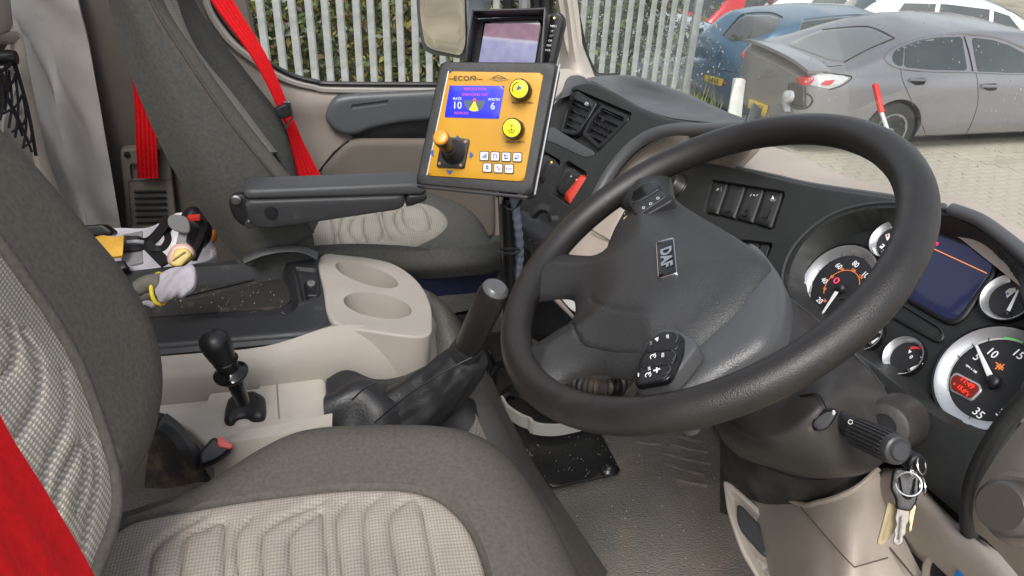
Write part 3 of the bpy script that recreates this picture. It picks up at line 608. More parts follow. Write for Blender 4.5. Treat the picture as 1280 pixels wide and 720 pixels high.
M().tube(crom([pc.P(*q, -.012) for q in resample(lipc, .03)], 3, True), .0035, 6, closed=True).build('piping', K['cloth'], ds)
# backrest
pbk = Plane(V(-.215, .60, -.45), (.94, -.12, .32))
out = crom(pbk.pxuv([(-60, 90), (-20, 125), (28, 172), (72, 220), (122, 282), (165, 335), (198, 395), (213, 450), (213, 500), (200, 548), (172, 598), (146, 648), (118, 700), (60, 800), (-160, 860), (-300, 400), (-160, 60)]), 5, True)
dl = pbk.pxuv([(-80, 205), (-14, 275), (30, 335), (72, 396), (102, 449), (122, 500), (141, 556), (151, 600), (152, 634), (140, 680), (122, 726), (60, 900), (-200, 900), (-250, 400)])
M().slab(pbk, out, .14, .06, .012, ops=[('poly', crom(dl, 4, True), -.018, .008)], nr=6, grow=.027).build('backrest', K['cloth'], ds, ang=60)
pi2 = pbk.off(-.006)
li = crom(pi2.pxuv([(-80, 212), (-16, 280), (27, 340), (69, 400), (99, 452), (119, 502), (138, 558), (148, 601), (149, 634), (137, 679), (120, 725), (60, 900), (-200, 900), (-250, 400)]), 4, True)
g = []
def pg(p, n=5): return crom(pi2.pxuv(p), n)
for path in [[(-40, 560), (0, 556), (20, 530), (36, 490), (36, 450), (20, 420)], [(56, 650), (62, 610), (84, 566), (92, 556), (102, 566), (92, 620), (84, 640)], [(100, 690), (108, 640), (118, 590), (112, 550)],
             [(40, 610), (48, 580), (66, 540), (78, 500), (76, 470)], [(-40, 480), (-4, 470), (6, 440), (0, 410)]]:
    g.append(('line', pg(path), .005, -.006))
K['fabric_b'] = weave('driver_back_weave', (.27, .25, .23), (.55, .50, .41), 860, .6, w=(.62, 1.25), lo=.35, hi=.8)
M().slab(pi2, li, .03, .008, .0085, ops=g, grow=.000, f=lambda u, v, d: .010*sstep(d/.07)).build('backrest_centre', K['fabric_b'], ds, ang=70)
M().box(V(-.06, .46, -.96), (.44, .4, .34)).build('suspension_base', K['black'], ds, bevel=.02)
M().tube(crom([pbk.P(*q, -.006) for q in resample(crom(dl, 4, True), .03)], 3, True), .0065, 8, closed=True).build('backrest_piping', K['cloth'], ds, ang=70)
# driver seat belt
sb2 = thing('seat_belt', 'red driver seat belt strap crossing the bottom left corner of the photo', 'seat belt', V(-.25, .45, -.6))
A = [V(-.33, .10, .32), Q(-200, 60, x=-.25), Q(-40, 420, x=-.17), Q(0, 526, x=-.165), Q(56, 618, x=-.155), Q(116, 722, x=-.14), Q(180, 860, x=-.12)]
B_ = [V(-.36, .06, .32), Q(-340, 160, x=-.25), Q(-160, 500, x=-.17), Q(-120, 600, x=-.165), Q(-64, 700, x=-.155), Q(-10, 800, x=-.14), Q(60, 930, x=-.12)]
ribbon(A, B_, 'strap', sb2, 0, ribs=3)
# buckle and dark gap beside the seat
t = thing('belt_buckle', 'black seat belt buckle with red release button between seat and console', 'buckle', Q(270, 560, y=.76))
pk = Plane(Q(268, 562, y=.765), nrm(-ray(268, 562))+V(.1, 0, .25))
M().slab(pk, roundpoly(pk.pxuv([(248, 566), (267, 545), (292, 560), (272, 575), (250, 583)]), .004), .03, .004, .004).build('housing', K['black'], t)
M().slab(pk.off(.003), roundpoly(pk.pxuv([(271, 548), (275, 545.5), (293, 558), (288, 562), (272, 559)]), .002), .01, .002, .003).build('release_button', mat('buckle_red', (.7, .12, .1), .5), t)
t = thing('seat_side_shield', 'dusty dark plastic shield in the gap beside the driver seat', 'seat shield', Q(220, 560, y=.76))
M().patch([[Q(208, 516, y=.80), Q(226, 530, y=.79), Q(240, 550, y=.78), Q(256, 580, y=.77)], [Q(206, 528, y=.77), Q(222, 540, y=.77), Q(236, 560, y=.76), Q(246, 590, y=.76)]], 5, 3, .012).build('rim', K['arm'], t)
M().patch([[Q(190, 520, y=.84), Q(215, 530, y=.83), Q(250, 560, y=.82)], [Q(180, 610, y=.80), Q(215, 610, y=.79), Q(255, 600, y=.78)]], 4, 4, .02).build('gap_shade', mat('dusty_black', (.02, .016, .013), .8, dirt=((.12, .085, .06), .5, .8), dscale=20), t)  # dark sheet stands in for shade in the open gap

# ============================================================ CENTRE CONSOLE
co = thing('centre_console', 'pale beige centre console with dark storage tray and two oval cup holders', 'console', V(-.15, .95, FZ))
TZ = -.665
pt = Plane(V(-.1, 1.0, TZ), (0, 0, 1), up=(0, 1, 0))
# dark tray moulding
to = roundpoly(pt.pxuv([(60, 352), (172, 335), (330, 320), (402, 317), (412, 345), (419, 392), (396, 415), (205, 431), (60, 440)]), .022, 5)
tin = roundpoly(pt.pxuv([(90, 347), (172, 340), (300, 330), (358, 326), (368, 345), (374, 382), (362, 393), (205, 402), (90, 408)]), .018, 5)
K['trayfloor'] = mat('ribbed_tray_mat', (.022, .02, .018), .8, bump=1.2, bscale=260, dirt=((.12, .10, .075), .55, .6), dscale=30)
M().slab(pt, to, .07, .008, .008, ops=[('poly', tin, -.035, .012), ('poly', roundpoly(pt.pxuv([(368, 333), (398, 336), (401, 366), (378, 378)]), .006), -.006, .004)], f=lambda u, v, d: 0*d, nr=4).build('tray', K['tray'], co, ang=50)
# tray skirt (the dark side wall facing the seat)
sk = [[Q(60, 440, z=TZ-.004), Q(205, 431, z=TZ-.004), Q(330, 421, z=TZ-.004), Q(394, 414, z=TZ-.004), Q(404, 407, z=TZ-.004), Q(412, 399, z=TZ-.004)],
      [Q(60, 456, y=.985), Q(205, 443, y=.985), Q(330, 431, y=.985), Q(396, 423, y=.99), Q(408, 414, y=1.0), Q(416, 402, y=1.02)]]
M().patch(sk, 6, 3, .02, away=(0, 1, -.3)).build('tray_skirt', K['tray'], co, ang=60)
pf = Plane(V(-.1, 1.0, TZ-.031), (0, 0, 1), up=(0, 1, 0))
M().slab(pf, roundpoly(pf.pxuv([(95, 352), (172, 346), (300, 337), (352, 334), (362, 352), (364, 376), (352, 384), (205, 394), (95, 400)]), .015, 4), .006, .002, .012, ops=[('line', pf.pxuv([(240, 373), (350, 346)]), .003, -.004)]).build('tray_mat', K['trayfloor'], co)
# thin welt lines across the mat
M().tube([pf.px(232, 371)+V(0, 0, .002), pf.px(354, 342)+V(0, 0, .002)], .0022, 6).build('mat_welt', K['black'], co)
M().tube(crom([pt.px(190, 400)-V(0, 0, .028), pt.px(300, 397)-V(0, 0, .03), pt.px(362, 392)-V(0, 0, .028)], 4), .002, 6).build('mat_edge', K['tray'], co)
# latch with keyhole
pl_ = pt.off(.004)
M().slab(pl_, roundpoly(pl_.pxuv([(379, 352), (398, 350), (401, 364), (397, 369), (382, 369)]), .003), .012, .003, .004).build('latch', K['black'], co)
M().lathe([(.0005, .002), (.0065, .002), (.007, 0), (.007, -.003)], pl_.px(389, 355)+V(0, 0, .001), (0, 0, 1), 14).build('lock_barrel', mat('lock_grey', (.35, .35, .34), .35, .6), co)
M().box(pl_.px(389, 355)+V(0, 0, .0035), (.0012, .005, .001)).build('key_slot', K['black'], co)
M().tube(crom([Q(306, 325, y=1.19), Q(328, 316, y=1.19), Q(350, 311.5, y=1.19), Q(375, 311.5, y=1.19), Q(396, 320, y=1.19)], 6), (.012, .006), 8, up=(0, 1, 0)).build('hinge_arch', K['arm'], co)
# beige cup holder head
pch = Plane(V(.05, 1.0, TZ-.004), (0.10, 0, 1), up=(0, 1, 0))
co_out = crom(pch.pxuv([(404, 321), (440, 321), (485, 329), (515, 348), (532, 374), (536, 402), (528, 418), (470, 412), (420, 400), (409, 360)]), 5, True)
def ell(c, a, b, rot, n=28):
    c = np.array(c); r = math.radians(rot)
    return [(c[0]+a*math.cos(t)*math.cos(r)-b*math.sin(t)*math.sin(r), c[1]+a*math.cos(t)*math.sin(r)+b*math.sin(t)*math.cos(r)) for t in np.arange(n)*2*math.pi/n]
e1 = pch.pxuv(ell((458.5, 343.5), 41, 11.5, 18)); e2 = pch.pxuv(ell((472, 382), 43, 15, 10))
M().slab(pch, co_out, .09, .004, .006, grow=.006, ops=[('poly', e1, -.075, .005), ('poly', e2, -.075, .005)], nr=5).build('cup_holder_top', K['stone'], co, ang=50)
# beige flank under tray and cup holders, down to the shelf
fl = [[Q(60, 458, y=.99), Q(205, 445, y=.985), Q(330, 433, y=.985), Q(415, 408, y=.99), Q(470, 408, y=1.0), Q(520, 414, y=1.03), Q(540, 395, y=1.10)],
      [Q(60, 470, y=.975), Q(205, 462, y=.972), Q(330, 449, y=.97), Q(425, 434, y=.975), Q(490, 432, y=.985), Q(528, 430, y=1.02), Q(545, 405, y=1.10)],
      [Q(60, 500, y=.965), Q(210, 484, y=.96), Q(330, 474, y=.96), Q(425, 466, y=.965), Q(505, 470, y=.97), Q(540, 450, y=1.01), Q(548, 420, y=1.10)],
      [Q(60, 560, y=.96), Q(210, 545, y=.955), Q(330, 540, y=.955), Q(425, 530, y=.96), Q(515, 535, y=.96), Q(548, 500, y=1.0), Q(552, 440, y=1.10)]]
M().patch(fl, 5, 5, .03, away=(0, 1, -.2)).build('flank', K['stone'], co, ang=60)
M().box(V(-.08, 1.10, -.93), (.34, .16, .42)).build('console_body', K['trim'], co, bevel=.02)

# lower shelf with the park brake lever
sh = thing('lever_shelf', 'pale beige lower console shelf beside the driver seat', 'console shelf', V(-.1, .85, FZ))
ps_ = Plane(V(-.1, .9, -.735), (0, 0, 1), up=(0, 1, 0))
so_ = roundpoly(ps_.pxuv([(150, 490), (215, 486), (400, 470), (407, 474), (411, 520), (411, 560), (275, 580), (256, 556), (236, 536), (215, 524), (150, 520)]), .008)
M().slab(ps_, so_, .03, .006, .007, ops=[('poly', roundpoly(ps_.pxuv([(180, 492), (320, 479), (326, 482), (325, 486), (262, 492), (258, 506), (244, 510), (180, 510)]), .006), -.016, .004)]).build('shelf_top', K['beige2'], sh)
M().patch([[Q(268, 552, y=.80), Q(290, 552, y=.785), Q(340, 545, y=.78), Q(415, 530, y=.78)], [Q(268, 600, y=.78), Q(290, 610, y=.77), Q(340, 600, y=.765), Q(415, 590, y=.765)]], 4, 4, .03, away=(0, 1, 0)).build('shelf_side', K['beige2'], sh)
M().tube([ps_.px(346, 478)+V(0, 0, .0005), ps_.px(349, 524)+V(0, 0, .0005)], .0012, 5).build('shelf_seam', K['trim'], sh)
# lever
lv = thing('parking_brake_lever', 'short black parking brake lever standing on the beige shelf', 'lever', Q(304, 515, z=-.735))
b0 = Q(302, 512, z=-.72)
pgate = ps_.off(.010)
M().slab(pgate, roundpoly(pgate.pxuv([(280, 512), (284, 497), (296, 489), (318, 487), (331, 494), (332, 512), (330, 520), (318, 522), (308, 519), (296, 521), (288, 527), (279, 524)]), .006, 5), .03, .006, .004, f=lambda u, v, d: .004*sstep(d/.012)).build('gate', K['black'], lv)
M().lathe([(.0005, .004), (.009, .003), (.013, 0), (.013, -.01)], ps_.px(303, 526)+V(0, 0, .0), (0, 0, 1), 16).build('gate_nose', K['beige2'], lv)
ax = nrm(Q(287, 462, y=.855)-Q(303, 500, y=.86))
s0 = Q(304, 503, y=.868)
M().tube([s0, s0+ax*.03, s0+ax*.055], [.009, .011, .013], 14).build('shaft', K['gloss'], lv)
s1 = s0+ax*.052
M().lathe([(.012, -.005), (.020, -.002), (.0235, .003), (.0235, .006), (.020, .009), (.014, .011), (.012, .014)], s1, ax, 22).build('lift_ring', K['gloss'], lv)
s2 = s1+ax*.012
M().lathe([(.013, 0), (.0145, .008), (.0155, .015), (.016, .017), (.0155, .019), (.0175, .028), (.0195, .042), (.020, .050), (.018, .058), (.012, .064), (.0005, .066)], s2, nrm(ax+V(-.08, 0, 0)), 22).build('knob', K['black'], lv)
M().lathe([(.0165, .0), (.0172, .0015), (.0165, .003)], s2+ax*.016, ax, 22).build('knob_collar', K['gloss'], lv)

# gear lever with gaiter
gv = thing('gear_lever', 'black gear lever with leather gaiter leaning up towards the steering wheel', 'gear lever', Q(500, 520, z=-.8))
p0, p1 = Q(585, 432, y=.86), Q(618, 364, y=.83)
ax = nrm(p1-p0)
side_ = nrm(np.cross(ax, FW))
M().tube([p0-ax*.004, p0+ax*.004, p0+ax*.03, p0+ax*.06, p1-ax*.006, p1+ax*.004, p1+ax*.009], [.0185, .0195, .020, .0205, .021, .0185, .010], 22).build('grip', mat('grip_leather', (.018, .016, .016), .38, bump=.5, bscale=420, rvar=.06), gv)
M().tube([p1-ax*.002, p1+ax*.006, p1+ax*.0105], [.0195, .018, .013], 20).build('grip_cap', mat('cap_grey', (.11, .11, .115), .3, .2), gv)
gp = [Q(594, 442, y=.865), Q(580, 456, y=.87), Q(553, 482, y=.875), Q(518, 508, y=.885), Q(470, 540, y=.90)]
gr = [.024, .033, .040, .052, .078]
R = []
gc = crom(gp, 7); grr = np.interp(np.linspace(0, 4, len(gc)), range(5), gr)
ta = np.gradient(gc, axis=0)
for i, (p, r) in enumerate(zip(gc, grr)):
    T_ = nrm(ta[i]); N = nrm(np.cross(T_, (0.3, 1, .2))); B2 = np.cross(T_, N)
    a = np.arange(40)*2*math.pi/40
    k = min(1, i/10)
    R.append([p+(N*math.cos(t)*1.0+B2*math.sin(t))*r*(1+k*(.08*math.sin(t*4+i*.12)+.045*math.sin(t*9+i*.35)+.03*math.sin(t*15-i*.6))+.012*math.sin(i*1.3+t*2)) for t in a])
M().rings(R).build('gaiter', K['leather'], gv, ang=70, sub=1)
# gaiter skirt spread over the shelf
def lump(G): 
    return .004*np.sin(G[..., 0]*75+G[..., 1]*30)+.004*np.sin(G[..., 0]*50-G[..., 1]*90)
M().patch([[Q(408, 474, y=.93), Q(432, 468, y=.94), Q(475, 470, y=.95), Q(520, 480, y=.95), Q(560, 490, y=.94), Q(590, 502, y=.92)],
           [Q(405, 500, y=.87), Q(435, 492, y=.87), Q(475, 490, y=.87), Q(520, 500, y=.87), Q(565, 505, y=.88), Q(598, 520, y=.88)],
           [Q(408, 545, y=.83), Q(440, 545, y=.83), Q(490, 545, y=.83), Q(530, 545, y=.84), Q(570, 545, y=.85), Q(598, 545, y=.86)]], 8, 8, .03, away=(0, .5, -1), bump=lump).build('gaiter_skirt', K['leather'], gv, ang=70)
for pth in ([(590, 447), (560, 462), (515, 490), (468, 528)], [(470, 478), (455, 486), (440, 500)]):
    M().tube(crom([Q(*q, y=.828+.0*i) for i, q in enumerate(pth)], 5), .0012, 5).build('stitching', K['black'], gv)
M().tube([p0-ax*.016, p0-ax*.002], [.024, .021], 20).build('collar', K['leather'], gv)

# ============================================================ HELMET, GLOVE, BITS
he = thing('hard_hat', 'upturned white hard hat with black harness straps lying behind the console', 'hard hat', Q(200, 310, y=1.35))
K['hat'] = mat('white_shell', (.74, .72, .76), .35, bump=.05, bscale=80)
rim = crom([Q(60, 294, y=1.42), Q(140, 287, y=1.45), Q(180, 287, y=1.47), Q(200, 280, y=1.5), Q(225, 268, y=1.52), Q(252, 290, y=1.48), Q(267, 318, y=1.38), Q(240, 330, y=1.27), Q(190, 334, y=1.24), Q(130, 330, y=1.24), Q(60, 330, y=1.28), Q(35, 312, y=1.35)], 4, True)
c = rim.mean(0)
R = []
for k, sc_ in [(0, 1.0), (.004, 1.0), (0, .97), (-.03, .93), (-.06, .8), (-.085, .55), (-.095, .2)]:
    R.append([c+(p-c)*V(sc_, sc_, sc_*.9)+V(0, 0, k) for p in rim])
R2 = [[p+V(0, 0, -.004) if True else p for p in r] for r in R]
mm = M(); n = len(rim)
allr = [[c+(p-c)*1.03+V(0, 0, kk) for p in rim] for kk in (-.0,)]
outer_r = [[c+(p-c)*s_+V(0, 0, z_) for p in rim] for s_, z_ in [(.25, -.102), (.6, -.092), (.86, -.066), (1.0, -.03), (1.04, -.002)]]
mm.rings(outer_r+[[c+(p-c)*s_+V(0, 0, z_) for p in rim] for s_, z_ in [(1.04, .002), (.99, -.002), (.93, -.03), (.8, -.058), (.55, -.082), (.2, -.092)]])
mm.build('shell', K['hat'], he, ang=60)
def strip(pts, wid, mat_, name, par, th=.002, y=None, zoff=0, up=(0, -.6, 1)):
    P = crom([Q(a, b, y=yy) for a, b, yy in pts], 5); T_ = np.gradient(P, axis=0); R = []
    for i, p in enumerate(P):
        w_ = nrm(np.cross(T_[i], up)); nn_ = nrm(np.cross(w_, T_[i])); wd = wid if np.ndim(wid) == 0 else np.interp(i/(len(P)-1), np.linspace(0, 1, len(wid)), wid)
        R.append([p+w_*wd/2+nn_*th, p-w_*wd/2+nn_*th, p-w_*wd/2-nn_*th, p+w_*wd/2-nn_*th])
    return M().rings(R).build(name, mat_, par, ang=40)
strip([(150, 305, 1.30), (175, 304, 1.30), (190, 300, 1.32), (204, 284, 1.36), (214, 272, 1.40)], (.034, .03, .02, .018, .03), K['black'], 'harness_strap', he)
strip([(182, 304, 1.30), (192, 314, 1.28), (208, 330, 1.24)], .02, K['black'], 'harness_strap', he)
strip([(190, 311, 1.28), (203, 310, 1.28), (210, 300, 1.32), (209, 290, 1.36), (215, 280, 1.38)], .012, K['black'], 'harness_strap', he)
strip([(253, 290, 1.36), (247, 305, 1.30), (236, 322, 1.25), (222, 333, 1.22)], .012, K['black'], 'harness_strap', he)
strip([(256, 285, 1.40), (252, 305, 1.34), (243, 325, 1.26)], .008, K['black'], 'harness_strap', he)
strip([(166, 292, 1.36), (166, 303, 1.33), (165, 320, 1.28), (166, 332, 1.25)], .034, mat('grey_pad', (.25, .25, .26), .8), 'head_pad', he)
strip([(222, 296, 1.34), (233, 298, 1.34)], .03, mat('grey_pad2', (.28, .28, .29), .8), 'head_pad', he)
pg_ = Plane(Q(222, 278, y=1.34), (.1, -.9, .5))
M().slab(pg_, crom(pg_.pxuv([(210, 272), (218, 268), (232, 271), (237, 280), (236, 291), (222, 290), (211, 283)]), 4, True), .008, .003, .006).build('ear_pad', mat('ear_pad_grey', (.2, .2, .2), .9, bump=.4), he)
strip([(158, 303, 1.285), (170, 302, 1.285), (180, 303, 1.285)], .006, K['metal'], 'adjuster', he)
# black cluster + red clip at right of the helmet
M().sphere(Q(245, 285, y=1.42), (.03, .03, .045)).build('chin_buckle', K['black'], he)
strip([(238, 270, 1.36), (248, 276, 1.36), (254, 286, 1.36), (250, 300, 1.36)], .014, K['black'], 'chin_strap', he)
M().box(Q(243, 272, y=1.355), (.022, .01, .011)).build('red_clip', K['red'], he, bevel=.002)
M().slab(Plane(Q(142, 285, y=1.38), (0, -1, .5)), roundpoly(Plane(Q(142, 285, y=1.38), (0, -1, .5)).pxuv([(100, 282), (128, 280), (141, 289), (141, 294), (100, 298)]), .004), .03, .004, .006).build('visor_clip', K['black'], he)
M().slab(Plane(Q(150, 325, y=1.22), (0, -.6, 1)), roundpoly(Plane(Q(150, 325, y=1.22), (0, -.6, 1)).pxuv([(140, 326), (155, 324), (161, 334), (140, 340)]), .004), .02, .004, .006).build('neck_clip', K['black'], he)
# yellow cloth
t = tag(M().patch([[Q(100, 298, y=1.30), Q(130, 295, y=1.29), Q(155, 295, y=1.285)], [Q(100, 310, y=1.27), Q(130, 308, y=1.26), Q(154, 308, y=1.262)], [Q(100, 322, y=1.25), Q(130, 321, y=1.24), Q(153, 319, y=1.245)]], 5, 5, .006, bump=lambda G: .002*np.sin(G[..., 0]*160+G[..., 2]*90)).build('cloth', mat('yellow_cloth', (.75, .42, .06), .8, var=.15, vscale=40, bump=.4), ang=70), 'folded yellow-orange cloth lying on the left of the hard hat', 'cloth')
# ear plugs / yellow box
pe = Plane(Q(222, 318, y=1.23), (0, -.8, .6))
t = thing('tape_pack', 'small yellow packet lying inside the right end of the hard hat', 'packet', pe.px(222, 330))
M().slab(pe, roundpoly(pe.pxuv([(218, 311), (232, 309), (240, 318), (226, 333), (212, 332)]), .004), .018, .004, .004, ops=[('line', pe.pxuv([(216, 324), (230, 315)]), .001, -.001)]).build('packet_body', mat('pack_yellow', (.72, .55, .16), .5, var=.2, vscale=60), t)
M().tube([pe.px(216, 326)+pe.n*.001, pe.px(232, 315)+pe.n*.001], .0016, 5).build('fold_line', mat('pack_line', (.3, .2, .1), .6), t)
M().slab(pe.off(-.010), crom(pe.pxuv([(206, 318), (214, 305), (228, 302), (238, 308), (240, 318), (228, 326), (210, 330)]), 4, True), .02, .006, .006).build('wrapper', mat('wrapper_pink', (.55, .36, .30), .4, var=.2, vscale=50), t)
# orange bottle end and blue
t = thing('orange_tool', 'small orange and blue object just right of the hard hat', 'tool', Q(262, 303, y=1.5))
M().slab(Plane(Q(262, 298, y=1.5), (0, -1, .3)), crom(Plane(Q(262, 298, y=1.5), (0, -1, .3)).pxuv([(252, 300), (263, 290), (269, 294), (268, 303), (258, 308)]), 4, True), .03, .006, .005).build('orange_body', mat('orange_plastic', (.55, .17, .02), .5), t)
M().slab(Plane(Q(258, 292, y=1.52), (0, -1, .3)), crom(Plane(Q(258, 292, y=1.52), (0, -1, .3)).pxuv([(250, 295), (256, 285), (264, 290), (256, 299)]), 4, True), .03, .006, .005).build('blue_end', mat('tool_blue', (.05, .07, .16), .5), t)
# glove
gl_ = thing('work_glove', 'grey and white work glove with yellow cuff edge lying in the tray', 'glove', Q(215, 375, z=TZ))
K['glove'] = mat('glove_cloth', (.45, .42, .46), .9, var=.12, vscale=60, bump=.6, bscale=500)
K['gloved'] = mat('glove_rubber', (.15, .14, .115), .8, var=.25, vscale=40, bump=.4)
def gb(G): return .0035*np.sin(G[..., 0]*140+G[..., 1]*70)+.0025*np.sin(G[..., 1]*260-G[..., 0]*60)
gp = [Q(200, 361, y=1.045), Q(212, 357, y=1.04), Q(226, 352, y=1.035), Q(238, 350, y=1.03), Q(246, 350, y=1.03)]
Rr = []
gcn = crom(gp, 6); rr = np.interp(np.linspace(0, 1, len(gcn)), [0, .15, .45, .7, .9, 1], [.021, .027, .027, .028, .020, .006])
for i, (p, r) in enumerate(zip(gcn, rr)):
    T_ = nrm(np.gradient(gcn, axis=0)[i]); N = nrm(np.cross(T_, (0, -.5, 1))); B2 = np.cross(T_, N)
    Rr.append([p+(N*math.cos(t)*.95+B2*math.sin(t)*.55)*r*(1+.10*math.sin(t*3+i*.5)+.07*math.sin(t*7+i*.9)) for t in np.arange(28)*2*math.pi/28])
M().rings(Rr).build('palm', K['glove'], gl_, ang=70, sub=1)
cf_ = nrm(gcn[1]-gcn[0]); N = nrm(np.cross(cf_, (0, -.5, 1))); B2 = np.cross(cf_, N)
M().tube([gcn[0]+(N*math.cos(t)*.026+B2*math.sin(t)*.017) for t in np.arange(20)*2*math.pi/20], .003, 6, closed=True).build('cuff_edge', mat('cuff_yellow', (.75, .62, .03), .7), gl_)
for a, b, r in (((172, 362), (202, 352), .013), ((176, 371), (204, 365), .011), ((182, 379), (206, 372), .009), ((170, 374), (196, 380), .009)):
    A, B_ = Q(*a, y=1.05), Q(*b, y=1.045)
    M().tube(crom([A, (A+B_)/2+V(0, 0, .004), B_], 5), [r*.5]+[r*1.05]*5+[r]*4+[r*.7], 10).build('finger', K['gloved'] if b[1] < 375 else K['glove'], gl_, ang=70)

# ============================================================ CONTROL BOX, POLE, MONITOR
fcx = Q(610, 158, d=1.02)
pbx = Plane(fcx, nrm(-ray(610, 158))-RT*.22+UP*.10)
bx = thing('spreader_control_box', 'black control box with amber front panel, blue screen and joystick on a pole', 'control box', fcx-V(0, 0, .12))
fr = roundpoly(pbx.pxuv([(550.5, 77), (696, 78), (664, 244), (519, 230)]), .003)
M().slab(pbx, fr, .045, .0025, .01).build('case', mat('case_black', (.022, .023, .024), .42, bump=.6, bscale=900, rvar=.08), bx)
# bright cut edges down the right hand side
M().tube([pbx.px(699, 80)-pbx.n*.002, pbx.px(668, 243)-pbx.n*.002], .0016, 6).build('edge_trim', mat('edge_alu', (.5, .5, .52), .3, .8), bx)
M().tube([pbx.px(561, 89)+pbx.n*.0015, pbx.px(534, 219)+pbx.n*.0015], .0014, 6).build('panel_edge', mat('edge_alu2', (.45, .45, .46), .35, .7), bx)
pam = pbx.off(.0025)
M().slab(pam, roundpoly(pam.pxuv([(561, 89), (679.5, 91), (655, 227), (533.5, 219.5)]), .003), .003, .0006, .01).build('amber_panel', K['amber'], bx)
ps2 = pam.off(.0012)
scr = M().slab(ps2, pam.pxuv([(562.5, 107), (631, 107.5), (623.5, 148.5), (555.5, 146.5)]), .001, .0002, .008).build('screen', K['blue'], bx)
def on(px, py, h=.0006): return ps2.px(px, py)+ps2.n*h
su = nrm(on(631, 107.5)-on(562.5, 107)); sv = nrm(on(562.5, 107)-on(555.5, 146.5)); sv = nrm(sv-su*(sv@su)*.0)
px1 = np.linalg.norm(on(611, 150)-on(610, 150))
def lab(s, a, b, size, m_, par=scr, **k): return text(s, size*px1, on(a, b), su, sv-su*(sv@su), m_, par, **k)
lab('10', 571.5, 132, 12, K['lcd']); lab('6', 616, 133, 12, K['lcd']); lab('RATE', 571.5, 123.5, 4.5, K['lcd']); lab('WIDTH', 617.5, 124.5, 4.5, K['lcd'])
lab('REPLICATION', 594, 111.5, 4.5, K['lcdr']); lab('SPREADING OFF', 593.5, 118.5, 4.5, K['lcdr']); lab('MANUAL', 577, 141.5, 4.5, K['lcdr'])
# spread fan symbol: dark half disc with a yellow wedge
def fan(a0, a1, r, m_, nm, h, r0=0):
    c0 = on(593.5, 125.5, h); A = [c0]+[c0+(su*math.cos(t)*r+(sv-su*(sv@su))*math.sin(t)*r)*px1 for t in np.linspace(math.radians(a0), math.radians(a1), 16)]
    M().prism(A, -ps2.n*.0003).build(nm, m_, scr)
fan(180, 360, 13.5, mat('fan_dark', (.03, .05, .06), .5, emit=(.05, .07, .1), estr=.6), 'fan_symbol', .0006)
fan(240, 292, 13.2, mat('fan_yellow', (.5, .5, .02), .5, emit=(.45, .45, .03), estr=.7), 'fan_wedge', .0011)
M().lathe([(.0003, .001), (.0022, .001), (.0022, 0)], on(593.5, 125.3, .001), ps2.n, 10).build('fan_hub', K['redlit'], scr)
# maker's name and diamond badge
text('ECON', 7.5*px1, on(581, 98), su, sv-su*(sv@su), K['ink'], bx, sx=1.35)
M().tube([on(561, 98.5, 0), on(567, 98.5, 0), on(568.5, 96, 0)], .0004, 4).build('name_line', K['ink'], bx)
M().tube([on(590, 95, 0), on(594, 95, 0), on(596, 98.8, 0), on(603, 99, 0)], .0004, 4).build('name_line', K['ink'], bx)
dia = [on(611, 98.2), on(623, 92.8), on(636.5, 98.8), on(624, 100.6)]
M().tube([p for p in dia], .0006, 4, closed=True).build('diamond_badge', mat('badge_white', (.8, .6, .3), .5), bx)
text('ECON', 4.5*px1, on(623.8, 98), su, sv-su*(sv@su), K['ink'], bx, sx=1.3)
# rotary knobs
for (a, b, lbl, ly) in ((651, 112, 'SPREAD PATTERN', 128.5), (642, 160, 'SPREAD WIDTH', 177.5)):
    O = on(a+1.5, b+2, 0); r = 12.3*px1
    kb = M(); prof = []
    seg = 40; RR = []
    for rr_, hh in ((r, 0), (r, .018), (r*.93, .0215)):
        RR.append([O+pbx.n*hh+(su*math.cos(t)+np.cross(pbx.n, su)*math.sin(t))*rr_*(1+(.025 if (i % 4 < 2 and hh < .02) else 0)) for i, t in enumerate(np.arange(seg)*2*math.pi/seg)])
    kob = kb.rings(RR).build('knob', K['black'], bx, ang=35)
    M().lathe([(r*.86, -.002), (r*.86, .0006), (r*.84, .0008), (.0003, .0008)], O+pbx.n*.0215, pbx.n, 26).build('knob_label', K['yellow'], kob)
    oo = O+pbx.n*.0228; e2_ = np.cross(pbx.n, su)
    if b < 130:
        M().tube([oo+(su*math.cos(t)+e2_*math.sin(t))*r*.62 for t in np.linspace(1.7, 3.6, 10)], .0007, 4).build('arc_mark', K['ink'], kob)
        M().prism([oo+su*.0-e2_*.001, oo+su*.004+e2_*.001, oo-su*.001+e2_*.0045, oo-su*.004-e2_*.002], pbx.n*.0003).build('arrow_mark', K['inkb'], kob)
    else:
        M().box(oo+e2_*.004, (.010, .0008, .0004), (su, e2_, pbx.n)).build('bar_mark', K['ink'], kob)
        M().box(oo+e2_*.0, (.0008, .009, .0004), (su, e2_, pbx.n)).build('stem_mark', K['ink'], kob)
        M().tube([oo-e2_*.004+(su*math.cos(t)*.0042+e2_*math.sin(t)*.0018) for t in np.arange(12)*2*math.pi/12], .0004, 4, closed=True).build('disc_mark', K['ink'], kob)
    text(lbl, 3.3*px1, on(a+2, ly, 0), su, sv-su*(sv@su), K['ink'], bx)
